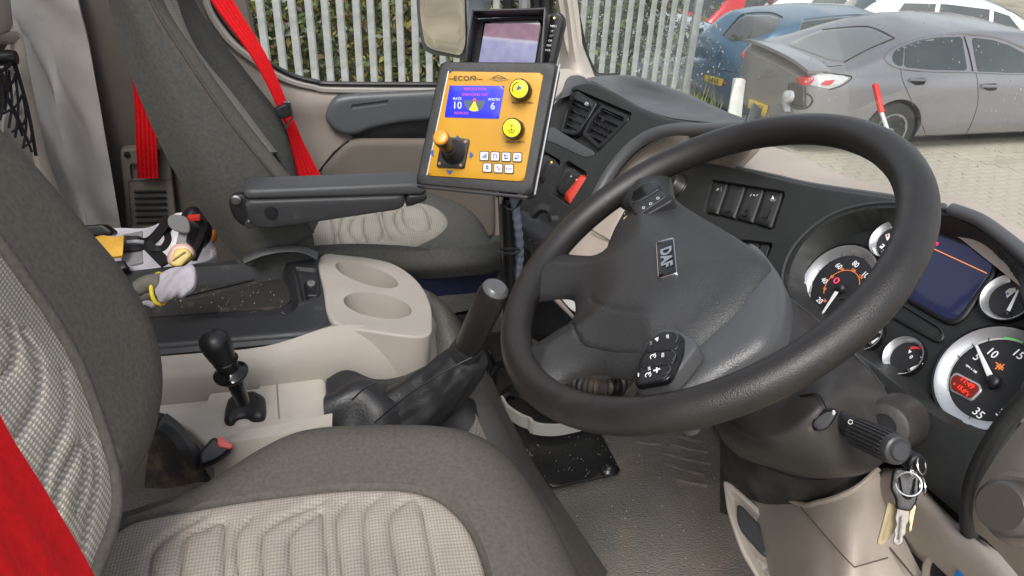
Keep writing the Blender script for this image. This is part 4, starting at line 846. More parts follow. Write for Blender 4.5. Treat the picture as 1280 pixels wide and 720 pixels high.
# membrane buttons
K['btn'] = mat('button_white', (.62, .62, .64), .5)
bt = [(605.5, 195), (619, 195.5), (633, 196), (646.7, 196.5), (609.2, 209.5), (623, 210.3), (636.5, 211)]
for i, (a, b) in enumerate(bt):
    O = on(a, b, 0); e2_ = nrm(sv-su*(sv@su))
    q = roundpoly([(-5.9, -5.9), (5.9, -5.9), (5.9, 5.9), (-5.9, 5.9)], 1.5)*px1
    q2 = roundpoly([(-4.9, -4.9), (4.9, -4.9), (4.9, 4.9), (-4.9, 4.9)], 1.2)*px1
    bb = M().prism([O+su*x+e2_*y for x, y in q], pbx.n*.0006).build('button', K['ink'], bx)
    M().prism([O+su*x+e2_*y+pbx.n*.0004 for x, y in q2], pbx.n*.0008).build('button_face', K['btn'], bb)
    g_ = M(); h_ = pbx.n*.0016
    def bar(x, y, w__, hh_, A=0):
        ca, sa = math.cos(A), math.sin(A); g_.box(O+h_+(su*x+e2_*y)*px1, (w__*px1, hh_*px1, .0002), (su*ca+e2_*sa, e2_*ca-su*sa, pbx.n))
    if i == 0: [bar(-2.5+k*1.3, -1.5+k*.4, .8, 1.5+k*1.2) for k in range(5)]
    elif i == 1: bar(-2, 0, .8, 5); bar(2, 0, .8, 5); bar(0, 2.2, 3, .8); bar(0, -2, 1.5, .8)
    elif i == 2: bar(-1.5, 1.5, 2.5, 2); bar(1.6, 1.8, 1.5, 1); bar(0, -1.8, 5, 1.6)
    elif i == 3: bar(-1.5, -1.5, 3, 2); bar(1.5, 0, .8, 4, -.3); bar(-.5, 1.8, 3, .8)
    elif i == 4: bar(0, 0, .9, 6); bar(0, 1, 4, .9); bar(0, -1, 4, .9); bar(0, 2.4, 2, .8)
    elif i == 5: bar(0, 0, 6, .8, -.7); bar(-1.5, 1.5, 1.5, .8); bar(1.2, -2.2, 1.5, .8)
    else: text('BLAST', 3.2*px1, O+h_, su, e2_, K['inkb'], bb, name='button_print')
    if i < 6: g_.build('button_symbol', K['inkb'], bb)
# blue arrows round the joystick
for a, b, dx, dy in ((572, 173, 0, 4), (588, 193.5, 4, 0), (562, 214, 0, -4), (541, 191, -4, 0)):
    O = on(a, b, .0003); e2_ = nrm(sv-su*(sv@su)); D1 = (su*dx+e2_*dy)*px1; D2 = (su*dy-e2_*dx)*px1
    M().prism([O+D1, O-D1*.2+D2*1.1, O-D1*.2-D2*1.1], pbx.n*.0003).build('direction_arrow', K['inkb'], bx)
jb = on(564.5, 192, 0); e2_ = np.cross(pbx.n, su)
jp = pam.off(.004)
M().slab(jp, roundpoly(jp.pxuv([(552, 170), (587, 174), (580, 211), (545, 209)]), .003), .006, .001, .004).build('joystick_base', K['black'], bx)
for a in ((582, 177.5), (576, 206.5), (549.5, 204.5)):
    M().lathe([(.0003, .0015), (.0022, .0014), (.0026, 0), (.0026, -.002)], jp.px(*a)+jp.n*.001, jp.n, 8).build('base_screw', mat('copper_screw', (.3, .2, .15), .4, .6), bx)
top = Q(551, 172, d=.955)
jj = jp.px(567, 190); jd = nrm(top-jj); L_ = np.linalg.norm(top-jj)
M().lathe([(.0165, 0), (.0168, .003), (.0145, .005), (.0158, .008), (.0130, .011), (.0142, .014), (.0112, .017), (.0122, .020), (.0085, .024), (.0080, .03)], jj, jp.n*.75+jd*.25, 26).build('boot', mat('rubber_boot', (.014, .014, .015), .45), bx)
st_ = jj+jp.n*.018
jd = nrm(top-st_); L_ = np.linalg.norm(top-st_)
M().lathe([(.0060, 0), (.0070, L_*.3), (.0095, L_*.45), (.0100, L_*.6), (.0108, L_*.95), (.0105, L_)], st_, jd, 20).build('stick', mat('stick_black', (.02, .018, .016), .35), bx)
M().lathe([(.0098, -.002), (.0098, .002), (.0080, .004), (.0005, .0048)], top, jd, 20).build('stick_cap', mat('cap_orange', (.70, .24, .005), .3, emit=(.8, .25, .0), estr=.05), bx)
# underside lip
M().slab(Plane(pbx.px(592, 242), pbx.n), roundpoly(Plane(pbx.px(592, 242), pbx.n).pxuv([(519.5, 231), (664, 245), (660, 249), (521, 235)]), .002), .04, .001, .01).build('lower_lip', K['black'], bx)

# monitor behind/above
pm = Plane(Q(640, 50, d=1.10), nrm(-ray(640, 50))-RT*.20+UP*.06)
mo = thing('camera_monitor', 'small black reversing camera monitor with hood above the control box', 'monitor', pm.px(640, 90))
M().slab(pm, roundpoly(pm.pxuv([(590, 24), (684, 18), (700, 14), (706, 24), (688, 96), (580, 96)]), .006), .03, .003, .01).build('housing', K['black'], mo)
M().slab(pm.off(.004), roundpoly(pm.pxuv([(605, 26), (680, 24), (669, 84), (598, 84)]), .002), .004, .001, .01).build('bezel', K['gloss'], mo)
K['mon'] = mat('monitor_image', (.3, .3, .4), .3)
def monmat():
    m = K['mon']; t_ = m.node_tree; b = t_.nodes['Principled BSDF']; L = t_.links
    uv = t_.nodes.new('ShaderNodeUVMap'); sx_ = t_.nodes.new('ShaderNodeSeparateXYZ'); L.new(uv.outputs[0], sx_.inputs[0])
    v0 = pm.pxuv([(640, 49)])[0, 1]
    cr = t_.nodes.new('ShaderNodeValToRGB'); mr = t_.nodes.new('ShaderNodeMapRange'); mr.inputs['From Min'].default_value = v0-.045; mr.inputs['From Max'].default_value = v0+.03; L.new(sx_.outputs[1], mr.inputs['Value'])
    L.new(mr.outputs[0], cr.inputs[0]); e = cr.color_ramp.elements
    e[0].position = 0; e[0].color = (.36, .36, .58, 1); e[1].position = .52; e[1].color = (.42, .42, .66, 1)
    for p_, c_ in ((.585, (.62, .60, .72, 1)), (.62, (.36, .20, .27, 1)), (.9, (.34, .19, .26, 1)), (.93, (.75, .72, .8, 1))):
        q = e.new(p_); q.color = c_
    n = t_.nodes.new('ShaderNodeTexNoise'); n.inputs['Scale'].default_value = 60; n.inputs['Detail'].default_value = 6; mx = t_.nodes.new('ShaderNodeMix'); mx.data_type = 'RGBA'; mx.blend_type = 'OVERLAY'; mx.inputs[0].default_value = .5
    L.new(uv.outputs[0], n.inputs[0]); L.new(cr.outputs[0], mx.inputs[6]); L.new(n.outputs['Fac'], mx.inputs[7])
    L.new(mx.outputs[2], b.inputs['Emission Color']); b.inputs['Emission Strength'].default_value = .5; b.inputs['Base Color'].default_value = (.02, .02, .03, 1)
monmat()
M().slab(pm.off(.0055), pm.pxuv([(607.5, 30), (676.5, 29), (669, 80), (599, 80)]), .001, .0002, .006).build('monitor_screen', K['mon'], mo)
# hood: top, right side, left side plates
A = pm.off(.045)
hood = M()
def hp(p1_, p2_, q1, q2, th=.002):
    P = [pm.px(*p1_), pm.px(*p2_), A.px(*q2), A.px(*q1)]; n_ = nrm(np.cross(P[1]-P[0], P[3]-P[0])); M_ = M(); M_.prism(P, n_*th); return M_
hp((598, 21), (684, 18), (592, 12), (682, 9.5)).build('hood_top', K['black'], mo)
hp((684, 18), (678, 84), (682, 9.5), (677, 80)).build('hood_side', K['dashtop'], mo)
hp((598, 21), (588, 84), (592, 12), (583, 76)).build('hood_side', K['black'], mo)
pst = pm.off(.0045)
M().slab(pst, roundpoly(pst.pxuv([(688, 18), (697, 15), (704, 22), (690, 84), (679, 84)]), .004), .004, .001, .006).build('key_strip', K['gloss'], mo)
for i in range(6):
    M().slab(pst.off(.0015), roundpoly(pst.pxuv([(689.5-i*1.4, 31+i*6), (695-i*1.4, 31.3+i*6), (694-i*1.4, 35+i*6), (688.7-i*1.4, 34.7+i*6)]), .0008), .002, .0005, .004).build('key', mat('key_grey', (.06, .06, .06), .5), mo)
    text(('MENU', '+', '-', 'CH', 'DAY', 'PWR')[i], .0035, pst.px(692-i*1.4, 33+i*6)+pst.n*.002, pst.u, pst.v, K['white'], mo)
M().sphere(pst.px(693, 22.5)+pst.n*.001, .0016, 8, 6).build('power_light', mat('led_green', (.6, .6, .1), .4, emit=(.8, .8, .2), estr=1), mo)

# pole with cables
po = thing('mounting_pole', 'black mounting pole with bundled cables standing under the control box', 'pole', Q(640, 345, d=1.2))
pa_, pb_ = Q(632, 244, d=1.07), Q(640, 440, d=1.32)
K['polem'] = mat('pole_gloss', (.008, .008, .009), .22, rvar=.05)
M().tube([pa_, pb_], .012, 14).build('pole', K['polem'], po)
M().tube([Q(627, 244, d=1.06), Q(632, 340, d=1.2)], .004, 8).build('cable', K['metal'], po)
cb = crom([Q(641, 244, d=1.06), Q(647, 280, d=1.1), Q(650, 320, d=1.16), Q(645, 350, d=1.2)], 14)
M().tube(cb, [.0062+.0008*math.cos(i*1.7) for i in range(len(cb))], 8).build('sleeved_cable', mat('cable_sleeve', (.13, .15, .20), .5), po)
for yy in (262, 318):
    M().tube([Q(637+13*math.cos(t), yy-4+3.2*math.sin(t), d=1.1-.012*math.sin(t)) for t in np.arange(16)*2*math.pi/16], .0018, 5, closed=True).build('cable_tie', K['black'], po)
M().tube(crom([Q(652, 250, d=1.06), Q(646, 258, d=1.07), Q(636, 262, d=1.07), Q(630, 256, d=1.07)], 5), .002, 6).build('cable_loop', K['black'], po)
M().slab(Plane(Q(640, 246, d=1.07), pbx.n), roundpoly(Plane(Q(640, 246, d=1.07), pbx.n).pxuv([(618, 244), (655, 247), (648, 252), (622, 250)]), .002), .04, .002, .01).build('mount_bracket', mat('rusty_bracket', (.18, .13, .11), .6, dirt=((.2, .08, .04), .5, .7), dscale=60), po)
# ============================================================ STEERING WHEEL
SC_ = RT*.1837+UP*.0342+FW*.7609
_n = (math.sin(1.072)*math.cos(2.19236), math.sin(1.072)*math.sin(2.19236), -math.cos(1.072))
SN = nrm(RT*_n[0]+UP*_n[1]+FW*_n[2])
pw = Plane(SC_, SN)
sw_ = thing('steering_wheel', 'large black four-spoke steering wheel with rectangular silver-lettered badge on its pad', 'steering wheel', SC_-SN*.02)
m = M(); R = []
for i in range(144):
    t = i*2*math.pi/144; e = pw.u*math.cos(t)+pw.v*math.sin(t)
    R.append([SC_+e*.2084+(e*math.cos(a)*.0172+SN*math.sin(a)*.0172) for a in np.arange(20)*2*math.pi/20])
m.rings(R, wrap=True); m.build('rim', K['steer'], sw_, ang=80)
pdp = pw.off(-.004)
spider = [(764, 240), (800, 205), (826, 190), (836, 224), (841, 242), (862, 258), (900, 280), (937, 303), (958, 322), (953, 342), (927, 381), (900, 407), (873, 431), (853, 455), (843, 482), (846, 512), (800, 518), (782, 510), (788, 493), (792, 482), (793, 470), (780, 466), (760, 462), (743, 459), (725, 461), (704, 468), (691, 476), (670, 490), (642, 445), (667, 428), (690, 413), (709, 401), (715, 388), (712, 368), (695, 365), (677, 367), (650, 366), (682, 313), (705, 313.5), (722, 315), (746, 315), (757, 305), (766, 284), (784, 262)]
spo = crom(pdp.pxuv(spider), 4, True)
def dome(u, v, d): return .020*sstep(d/.075)+.004*sstep(d/.02)
M().slab(pdp, spo, .012, .010, .0045, f=dome, nr=5,
   ops=[('line', crom(pdp.pxuv([(743, 380), (752, 392), (768, 401), (793, 407), (822, 408)]), 5), .003, -.0015),
        ('line', crom(pdp.pxuv([(710, 404), (722, 412), (729, 428), (735, 437), (748, 440), (772, 444), (797, 446)]), 5), .0016, -.0028)]).build('spoke_pad', K['pad'], sw_, ang=60)
# lighter lower housing behind the pad, right of the seam
ph_ = pw.off(-.012)
hb = crom(ph_.pxuv([(935, 296), (962, 322), (976, 350), (976, 378), (970, 402), (958, 425), (934, 444), (909, 459), (880, 479), (856, 492), (858, 512), (835, 514), (835, 470), (850, 430), (880, 380), (915, 330)]), 4, True)
M().slab(ph_, hb, .030, .014, .006, f=lambda u, v, d: .004*sstep(d/.03), nr=5).build('lower_housing', K['hub'], sw_, ang=60)
# body behind the pad linking wheel and column
M().lathe([(.05, -.01), (.055, -.035), (.055, -.07), (.045, -.085)], pw.px(850, 375), SN, 32).build('hub_back', K['black'], sw_)
# button pods
def relh(px, py, base):            # height of the domed pad above pdp at a pixel
    q = pdp.pxuv([(px, py)]); d = segdist(q, spo); rr = np.clip(d, 0, .010)
    return float((-(.010-np.sqrt(.0001-(.010-rr)**2))+dome(0, 0, d))[0])
pod1 = pdp.off(.017)
u1 = roundpoly(pod1.pxuv([(785, 254), (789, 237), (802, 226), (822, 222), (843, 248), (797, 274)]), .008, 5)
M().slab(pod1, u1, .012, .0025, .004).build('upper_button_pod', K['black'], sw_)
pq = pod1.off(.0008)
M().slab(pq, roundpoly(pq.pxuv([(788, 251), (791, 239), (803, 229), (820, 225), (827, 234), (791, 256)]), .004), .003, .001, .004).build('button_bank', K['gloss'], sw_)
M().slab(pq, roundpoly(pq.pxuv([(792, 259), (828, 237), (834, 244), (797, 269)]), .003), .003, .001, .004).build('button_bank', mat('button_dark', (.02, .02, .021), .4), sw_)
for a in ((805, 261), (814, 256), (823, 249)):
    M().tube([pq.px(*a)+pq.n*.0015+(pq.u*math.cos(t)*.0025+pq.v*math.sin(t)*.0016) for t in np.arange(10)*2*math.pi/10], .0003, 4, closed=True).build('button_mark', K['white'], sw_)
# lower pod with set / resume switches
pod2 = pdp.off(.016)
u2 = roundpoly(pod2.pxuv([(790, 485), (794, 462), (798, 446), (808, 424), (822, 411), (843, 410), (869, 423), (872, 431), (852, 458), (834, 477)]), .006, 5)
M().slab(pod2, u2, .016, .003, .004, f=lambda u, v, d: .004*sstep(d/.02)).build('lower_button_pod', K['hub'], sw_)
p2 = pod2.off(.005)
M().slab(p2, roundpoly(p2.pxuv([(792, 482), (796, 460), (800, 446), (810, 426), (823, 414), (842, 413), (855, 420), (853, 440), (838, 470), (832, 475)]), .005, 4), .006, .0015, .004).build('switch_plate', K['gloss'], sw_)
p3_ = p2.off(.001)
for c in ([(806, 436), (812, 422), (846, 416), (851, 424), (846, 436), (808, 440)], [(800, 456), (806, 443), (845, 438), (845, 447), (841, 454), (802, 460)], [(796, 476), (800, 463), (839, 457), (836, 467), (830, 473), (798, 480)]):
    M().slab(p3_, roundpoly(p3_.pxuv(c), .003), .002, .0009, .003).build('rocker_switch', K['black'], sw_)
ed = nrm(pw.px(845, 341)-pw.px(842, 296)); er = nrm(np.cross(SN, ed)*-1); er = er if er@RT > 0 else -er
er = nrm(er-ed*(er@ed))
def wtext(s, a, b, sz, m_, pl, h=.0014, sx=1, ed_=ed, er_=er, par=sw_): 
    e1_, e2_ = ed_, er_
    if np.cross(e1_, e2_)@SN < 0: e2_ = -e2_
    return text(s, sz, pl.px(a, b)+pl.n*h, e1_, e2_, m_, par, sx=sx)
wtext('SET', 835, 422, .0034, K['white'], p3_); wtext('OFF', 814, 430, .0034, mat('dim_print', (.2, .2, .2), .5), p3_)
wtext('RES', 829, 445, .0034, K['white'], p3_); wtext('OFF', 807, 453, .0034, K['face'], p3_)
wtext('SET', 812, 462, .0030, K['white'], p3_)
M().box(p3_.px(822, 464)+p3_.n*.0015, (.006, .0013, .0006), (ed, er, SN)).build('plus_mark', K['white'], sw_); M().box(p3_.px(822, 464)+p3_.n*.0018, (.0013, .006, .0006), (ed, er, SN)).build('plus_mark', K['white'], sw_)
M().box(p3_.px(799, 470)+p3_.n*.0015, (.004, .0008, .0006), (ed, er, SN)).build('minus_mark', K['white'], sw_)
for a, b in ((817, 447), (811, 470)):
    M().tube([p3_.px(a, b)+p3_.n*.0014+(ed*math.cos(t)+er*math.sin(t))*.0026 for t in np.linspace(.5, 5.6, 12)], .0004, 4).build('cruise_mark', K['white'], sw_)
    M().tube([p3_.px(a, b)+p3_.n*.0014, p3_.px(a+3, b-4)+p3_.n*.0014], .0004, 4).build('cruise_mark', K['white'], sw_)
M().prism([p3_.px(a, b)+p3_.n*.0013 for a, b in ((819, 425), (824, 422.5), (823, 428.5))], SN*.0003).build('distance_mark', K['white'], sw_)
for a, b, c, d in ((842, 415, 845, 429), (840, 438, 842, 451), (836, 457, 834, 468)):
    M().tube(crom([p3_.px(a, b)+p3_.n*.001, p3_.px((a+c)/2+4, (b+d)/2)+p3_.n*.001, p3_.px(c, d)+p3_.n*.001], 4), .0005, 5).build('switch_edge', K['hub'], sw_)
# badge
hbz = relh(832, 322, 0)
pbz = pdp.off(hbz+.003)
M().slab(pbz, roundpoly(pbz.pxuv([(819, 302), (842, 296), (846.5, 341), (822, 348.5)]), .0015), .006, .0008, .004).build('badge_frame', K['chrome'], sw_)
pb2 = pbz.off(.0006)
M().slab(pb2, roundpoly(pb2.pxuv([(820.5, 303.2), (840.8, 298), (845, 340.2), (823.2, 346.8)]), .001), .003, .0004, .004).build('badge_plate', K['gloss'], sw_)
ee = nrm(pb2.px(834, 344)-pb2.px(831, 300)); e2 = np.cross(SN, ee)
text('DAF', .0158, pb2.px(832.6, 322)+SN*.0008, ee, e2 if np.cross(ee, e2)@SN > 0 else -e2, K['chrome'], sw_, name='badge_letters', bold=.0007, sx=1.12)
# small tab with gold contact left of the upper pod
ptab = pw.off(-.012)
M().slab(ptab, ptab.pxuv([(786, 252), (800, 275), (790, 292), (757, 310), (768, 284)]), .02, .002, .006).build('side_tab', K['pad'], sw_)
M().lathe([(.0005, .006), (.0042, .0055), (.0048, .004), (.0048, -.002)], ptab.px(785.5, 276.5), SN, 18).build('gold_contact', mat('gold', (.85, .6, .28), .3, .6, emit=(.9, .6, .25), estr=.15), sw_)  # faint emission painted on as a glint; the contact is no lamp
M().lathe([(.0062, -.001), (.0072, .001), (.0062, .003)], ptab.px(785, 277), SN, 18).build('contact_ring', K['black'], sw_)
for a in ((781.5, 269), (787.5, 270.5)):
    M().sphere(ptab.px(*a)+SN*.002, .0013, 8, 6).build('rivet', K['metal'], sw_)

# ============================================================ COLUMN, STALK, KEYS
cl = thing('steering_column', 'dusty dark grey steering column shroud under the wheel rim', 'steering column', V(.5, .6, -.75))
cols = [[(930, 330, .48), (900, 430, .44), (884, 492, .40), (887, 520, .40), (905, 552, .43), (925, 572, .50)],
        [(972, 362, .49), (955, 440, .445), (932, 524, .385), (937, 549, .385), (948, 568, .41), (962, 584, .48)],
        [(1002, 384, .52), (998, 450, .46), (974, 526, .395), (983, 553, .392), (996, 582, .42), (1010, 597, .48)],
        [(1027, 404, .545), (1030, 450, .49), (1028, 491, .425), (1038, 521, .422), (1048, 583, .44), (1050, 597, .49)],
        [(1064, 440, .565), (1066, 450, .55), (1066, 464, .51), (1078, 497, .495), (1094, 572, .50), (1086, 590, .53)],
        [(1074, 446, .585), (1086, 461, .57), (1104, 484, .555), (1121, 513, .55), (1134, 541, .55), (1128, 561, .58)]]
rows = [[Q(a, b, x=c) for a, b, c in [col[i] for col in cols]] for i in range(6)]
M().patch(rows, 8, 8, .015, away=(1, 0, -.3)).build('shroud', K['shroud'], cl, ang=60)
M().tube(crom([Q(972, 363, x=.488), Q(1002, 384.5, x=.518), Q(1027, 404.5, x=.543), Q(1066, 441, x=.562), Q(1086, 461, x=.568), Q(1104, 484, x=.553)], 5), .0016, 6).build('shroud_highlight', K['arm'], cl)  # paler bead paints the highlight along the shroud edge
M().tube([Q(998, 492, x=.425), Q(1001, 494.5, x=.42), Q(1020, 492, x=.418), Q(1026, 496, x=.414), Q(1034, 512, x=.412)], .0009, 5).build('parting_line', K['black'], cl)
# black sheet stands in for the shaded void below the shroud
M().patch([[Q(900, 535, x=.52), Q(950, 580, x=.50), Q(1010, 600, x=.50), Q(1060, 590, x=.52), Q(1110, 560, x=.58)], [Q(900, 640, x=.62), Q(950, 665, x=.60), Q(1010, 690, x=.60), Q(1060, 680, x=.62), Q(1110, 640, x=.66)]], 5, 4, .02, away=(1, 0, 0)).build('shroud_void', K['black'], cl)
# far stalk peeking out above the rim
ppk = Plane(Q(935, 445, x=.40), SN)
M().slab(ppk, roundpoly(ppk.pxuv([(905, 460), (960, 428), (968, 436), (912, 470)]), .004), .012, .003, .005).build('far_stalk', K['shroud'], cl)
M().sphere(Q(966, 432, x=.40), (.006, .007, .006)).build('far_stalk_end', K['black'], cl)
# ignition boss right of the shroud
M().lathe([(.020, .012), (.024, .010), (.028, 0), (.030, -.05)], Q(1108, 533, x=.525), nrm(V(-.75, -.45, .35)), 26).build('ignition_boss', K['shroud'], cl)
M().lathe([(.0005, .014), (.013, .0135), (.0135, .004)], Q(1106, 532, x=.522), nrm(V(-.75, -.45, .35)), 20).build('ignition_lock', K['black'], cl)
st_ = thing('wiper_stalk', 'black ribbed control stalk with round end button sticking out of the column', 'stalk', Q(1090, 550, x=.45))
s0, s1, s2 = Q(1030, 520, d=.72), Q(1072, 540, d=.690), Q(1123, 563, d=.635)
M().slab(Plane(Q(1032, 523, x=.414), nrm(-ray(1032, 523))), crom(Plane(Q(1032, 523, x=.414), nrm(-ray(1032, 523))).pxuv([(1015, 525), (1022, 516), (1036, 510), (1048, 513), (1042, 526), (1032, 537), (1018, 538)]), 5, True), .012, .002, .004).build('boot', K['gloss'], st_)  # black plate paints the darkness of the stalk hole
ax = nrm(s2-s1)
M().tube(crom([s0, (s0+s1)/2+UP*.003, s1], 6), np.interp(np.linspace(0, 1, 13), [0, .3, .7, 1], [.009, .0085, .0105, .0122]), 20).build('arm', K['black'], st_)
m = M(); R = []; L = np.linalg.norm(s2-s1); a_ = nrm(np.cross(ax, UP)); b_ = np.cross(ax, a_)
for h, r, rg in ((-.001, .0118, 0), (0, .0128, 0), (.002, .0131, 1), (L*.5, .0134, 1), (L*.86, .0133, 1), (L*.88, .0133, 0), (L*.97, .0132, 0), (L, .0124, 0), (L+.0012, .0105, 0)):
    R.append([s1+ax*h+(a_*math.cos(t)+b_*math.sin(t))*(r+(.0009*(1 if k % 4 < 2 else -1) if rg else 0)) for k, t in enumerate(np.arange(96)*2*math.pi/96)])
M().rings(R).build('ribbed_grip', mat('stalk_grey', (.035, .035, .037), .42, rvar=.05), st_, ang=30)
M().lathe([(.0005, .003), (.0075, .0028), (.0085, .0015), (.0088, -.001)], s2+ax*.0012, ax, 26).build('end_button', K['arm'], st_)
M().tube([Q(1063, 527.5, d=.676)+(RT*math.cos(t)+UP*math.sin(t))*.002 for t in np.arange(10)*2*math.pi/10], .0003, 4, closed=True).build('position_mark', K['white'], st_)
ky = thing('key_bunch', 'bunch of keys with black key head and wooden tag hanging below the stalk', 'keys', Q(1125, 620, d=.66))
k0, k1 = Q(1132, 570, d=.66), Q(1148, 580, d=.645)
M().tube([k0, k1-(k1-k0)*.1, k1], [.0075, .0078, .0065], 16).build('fob_barrel', K['black'], ky)
def ring(c, r, n_, nm='key_ring', th=.0009, mt=None):
    n_ = nrm(n_); a = nrm(np.cross(n_, UP)); b = np.cross(n_, a)
    M().tube([c+(a*math.cos(t)+b*math.sin(t))*r for t in np.arange(28)*2*math.pi/28], th, 6, closed=True).build(nm, mt or K['chrome'], ky)
ring(Q(1136, 605, d=.638), .0098, -ray(1136, 605)+RT*.1)
ring(Q(1152, 582, d=.645), .0075, -ray(1136, 605)+RT*1.3)
ring(Q(1153, 607, d=.655), .0075, -ray(1136, 605)+RT*1.6)
ring(Q(1140, 590, d=.645), .003, -ray(1136, 605)+RT*1.4, th=.0012)
pkk = Plane(Q(1130, 610, d=.655), nrm(-ray(1130, 610)+RT*.15))
M().slab(pkk, roundpoly(pkk.pxuv([(1117, 585), (1147, 586), (1152, 600), (1146, 628), (1139, 640), (1119, 636), (1121, 626), (1113, 610)]), .0035, 4), .006, .0018, .003,
   ops=[('line', crom(pkk.pxuv([(1124, 598), (1128, 618), (1138, 622), (1143, 600)]), 4), .0012, -.0012)]).build('key_head', K['black'], ky)
pk2 = pkk.off(-.002)
K['keym'] = mat('key_steel', (.20, .185, .17), .45, .9, rvar=.08)
M().slab(pk2, pk2.pxuv([(1122, 633), (1137, 634), (1136, 652), (1133, 656), (1132, 668), (1128, 671), (1129, 677), (1124, 682), (1118, 681), (1116, 676), (1119, 668), (1117, 664), (1121, 656), (1119, 648)]), .002, .0004, .002,
   ops=[('line', pk2.pxuv([(1125, 645), (1122, 676)]), .0010, -.0006)]).build('key_blade', K['keym'], ky)
pk3 = pkk.off(-.012)
M().slab(pk3, pk3.pxuv([(1110, 628), (1122, 632), (1119, 664), (1103, 682), (1096, 680)]), .004, .0006, .003, ops=[('line', pk3.pxuv([(1112, 640), (1102, 677)]), .001, -.0006)]).build('wooden_tag', mat('pale_wood', (.34, .27, .15), .6, var=.15, vscale=80), ky)
M().slab(pk3, pk3.pxuv([(1138, 632), (1146, 630), (1142, 650), (1139, 666), (1135, 664), (1137, 655), (1135, 650)]), .002, .0004, .002).build('key_blade', mat('brass', (.25, .19, .10), .35, .9), ky)

# ============================================================ DASHBOARD
da = thing('dashboard', 'wrap-around dark truck dashboard with beige top, vents, switches and gauges', 'dashboard', V(.7, .9, -1.0))
# --- tray top
tr = [[Q(a, b, y=c) for a, b, c in r] for r in (
    [(690, 128, 1.46), (712, 106, 1.50), (737, 100.5, 1.52), (762, 112, 1.46), (795, 131, 1.37), (830, 145, 1.26), (870, 151, 1.14), (930, 155, 1.02)],
    [(715, 112, 1.50), (728, 102, 1.54), (748, 102, 1.54), (775, 121, 1.46), (800, 125, 1.40), (836, 139, 1.29), (880, 147, 1.17), (930, 151.5, 1.05)],
    [(722, 106, 1.54), (735, 99, 1.58), (764, 101, 1.58), (783, 112, 1.54), (808, 117, 1.48), (848, 132, 1.34), (890, 145, 1.2), (935, 151, 1.07)],
    [(728, 101, 1.58), (742, 96.5, 1.62), (766, 95.5, 1.62), (788, 96, 1.57), (812, 103, 1.50), (860, 121, 1.36), (905, 141, 1.2), (932, 150, 1.08)],
    [(730, 99, 1.62), (745, 95.5, 1.66), (768, 94, 1.66), (790, 94.5, 1.62), (815, 101, 1.54), (862, 119, 1.39), (907, 139, 1.22), (935, 149, 1.10)])]
M().patch(tr, 7, 5, .03, away=(.4, .3, -1)).build('top_tray', K['dashtop'], da, ang=60)
M().patch([[Q(680, 92, y=1.66), Q(705, 86, y=1.70), Q(730, 90, y=1.70), Q(748, 97, y=1.68)], [Q(682, 135, y=1.50), Q(698, 118, y=1.54), Q(716, 105, y=1.58), Q(738, 100, y=1.60)]], 5, 5, .04).build('corner_cowl', K['beige2'], da)
# --- centre fascia
A_, B_, C_ = Q(705, 125, y=1.46), Q(900, 158, y=1.05), Q(690, 300, y=1.20)
nn = nrm(np.cross(B_-A_, C_-A_)); nn = nn if nn@A_ < 0 else -nn
pcf = Plane(A_, nn)
def U(l, r=0, pl=None, k=4):
    q = (pl or pcf).pxuv(l); return roundpoly(q, r, k) if r else q
cfo = U([(655, 215), (672, 160), (690, 128), (712, 106), (737, 100), (765, 112), (797, 131), (832, 145), (872, 151), (932, 154), (935, 162), (873, 161), (838, 160), (808, 168), (783, 186), (763, 210), (747, 237), (740, 252), (715, 275), (694, 300), (670, 330), (640, 300)], .02, None, 5)
V1 = U([(697, 170), (712, 117), (722, 112), (792, 143), (786, 150), (745, 195), (735, 188)], .004)
M().slab(pcf, cfo, .022, .012, .006, nr=5, ops=[
   ('poly', U([(690, 168), (706, 118), (720, 111), (790, 141), (787, 150), (746, 192)], .006), -.012, .003),
   ('poly', U([(650, 165), (690, 168), (744, 197), (737, 197), (745, 190), (735, 197), (640, 160)], 0), -.0, .003),
   ('poly', U([(688, 160), (744, 190), (736, 197), (700, 180), (660, 200)], 0), -.0, .003),
   ('poly', U([(690, 172), (745, 198), (738, 196.5), (740, 196), (734, 197), (655, 190), (670, 170)], 0), 0, .003),
   ('poly', U([(676, 186), (700, 200), (700, 206), (674, 234), (660, 230)], .003), -.018, .003),
   ('poly', U([(705, 203), (711, 201), (733, 215), (733, 222), (711, 257), (689, 242)], .004), -.018, .003)]).build('centre_fascia', K['dash'], da, ang=45)
# lighter ledge strip under the vents
pst = pcf.off(.0015)
strip_ = U([(672, 160), (692, 159), (718, 175), (742, 189), (742, 193), (735, 197), (728, 196), (690, 178), (664, 170)], .004, pst)
M().slab(pst, strip_, .006, .0015, .006).build('ledge_strip', K['hub'], da)
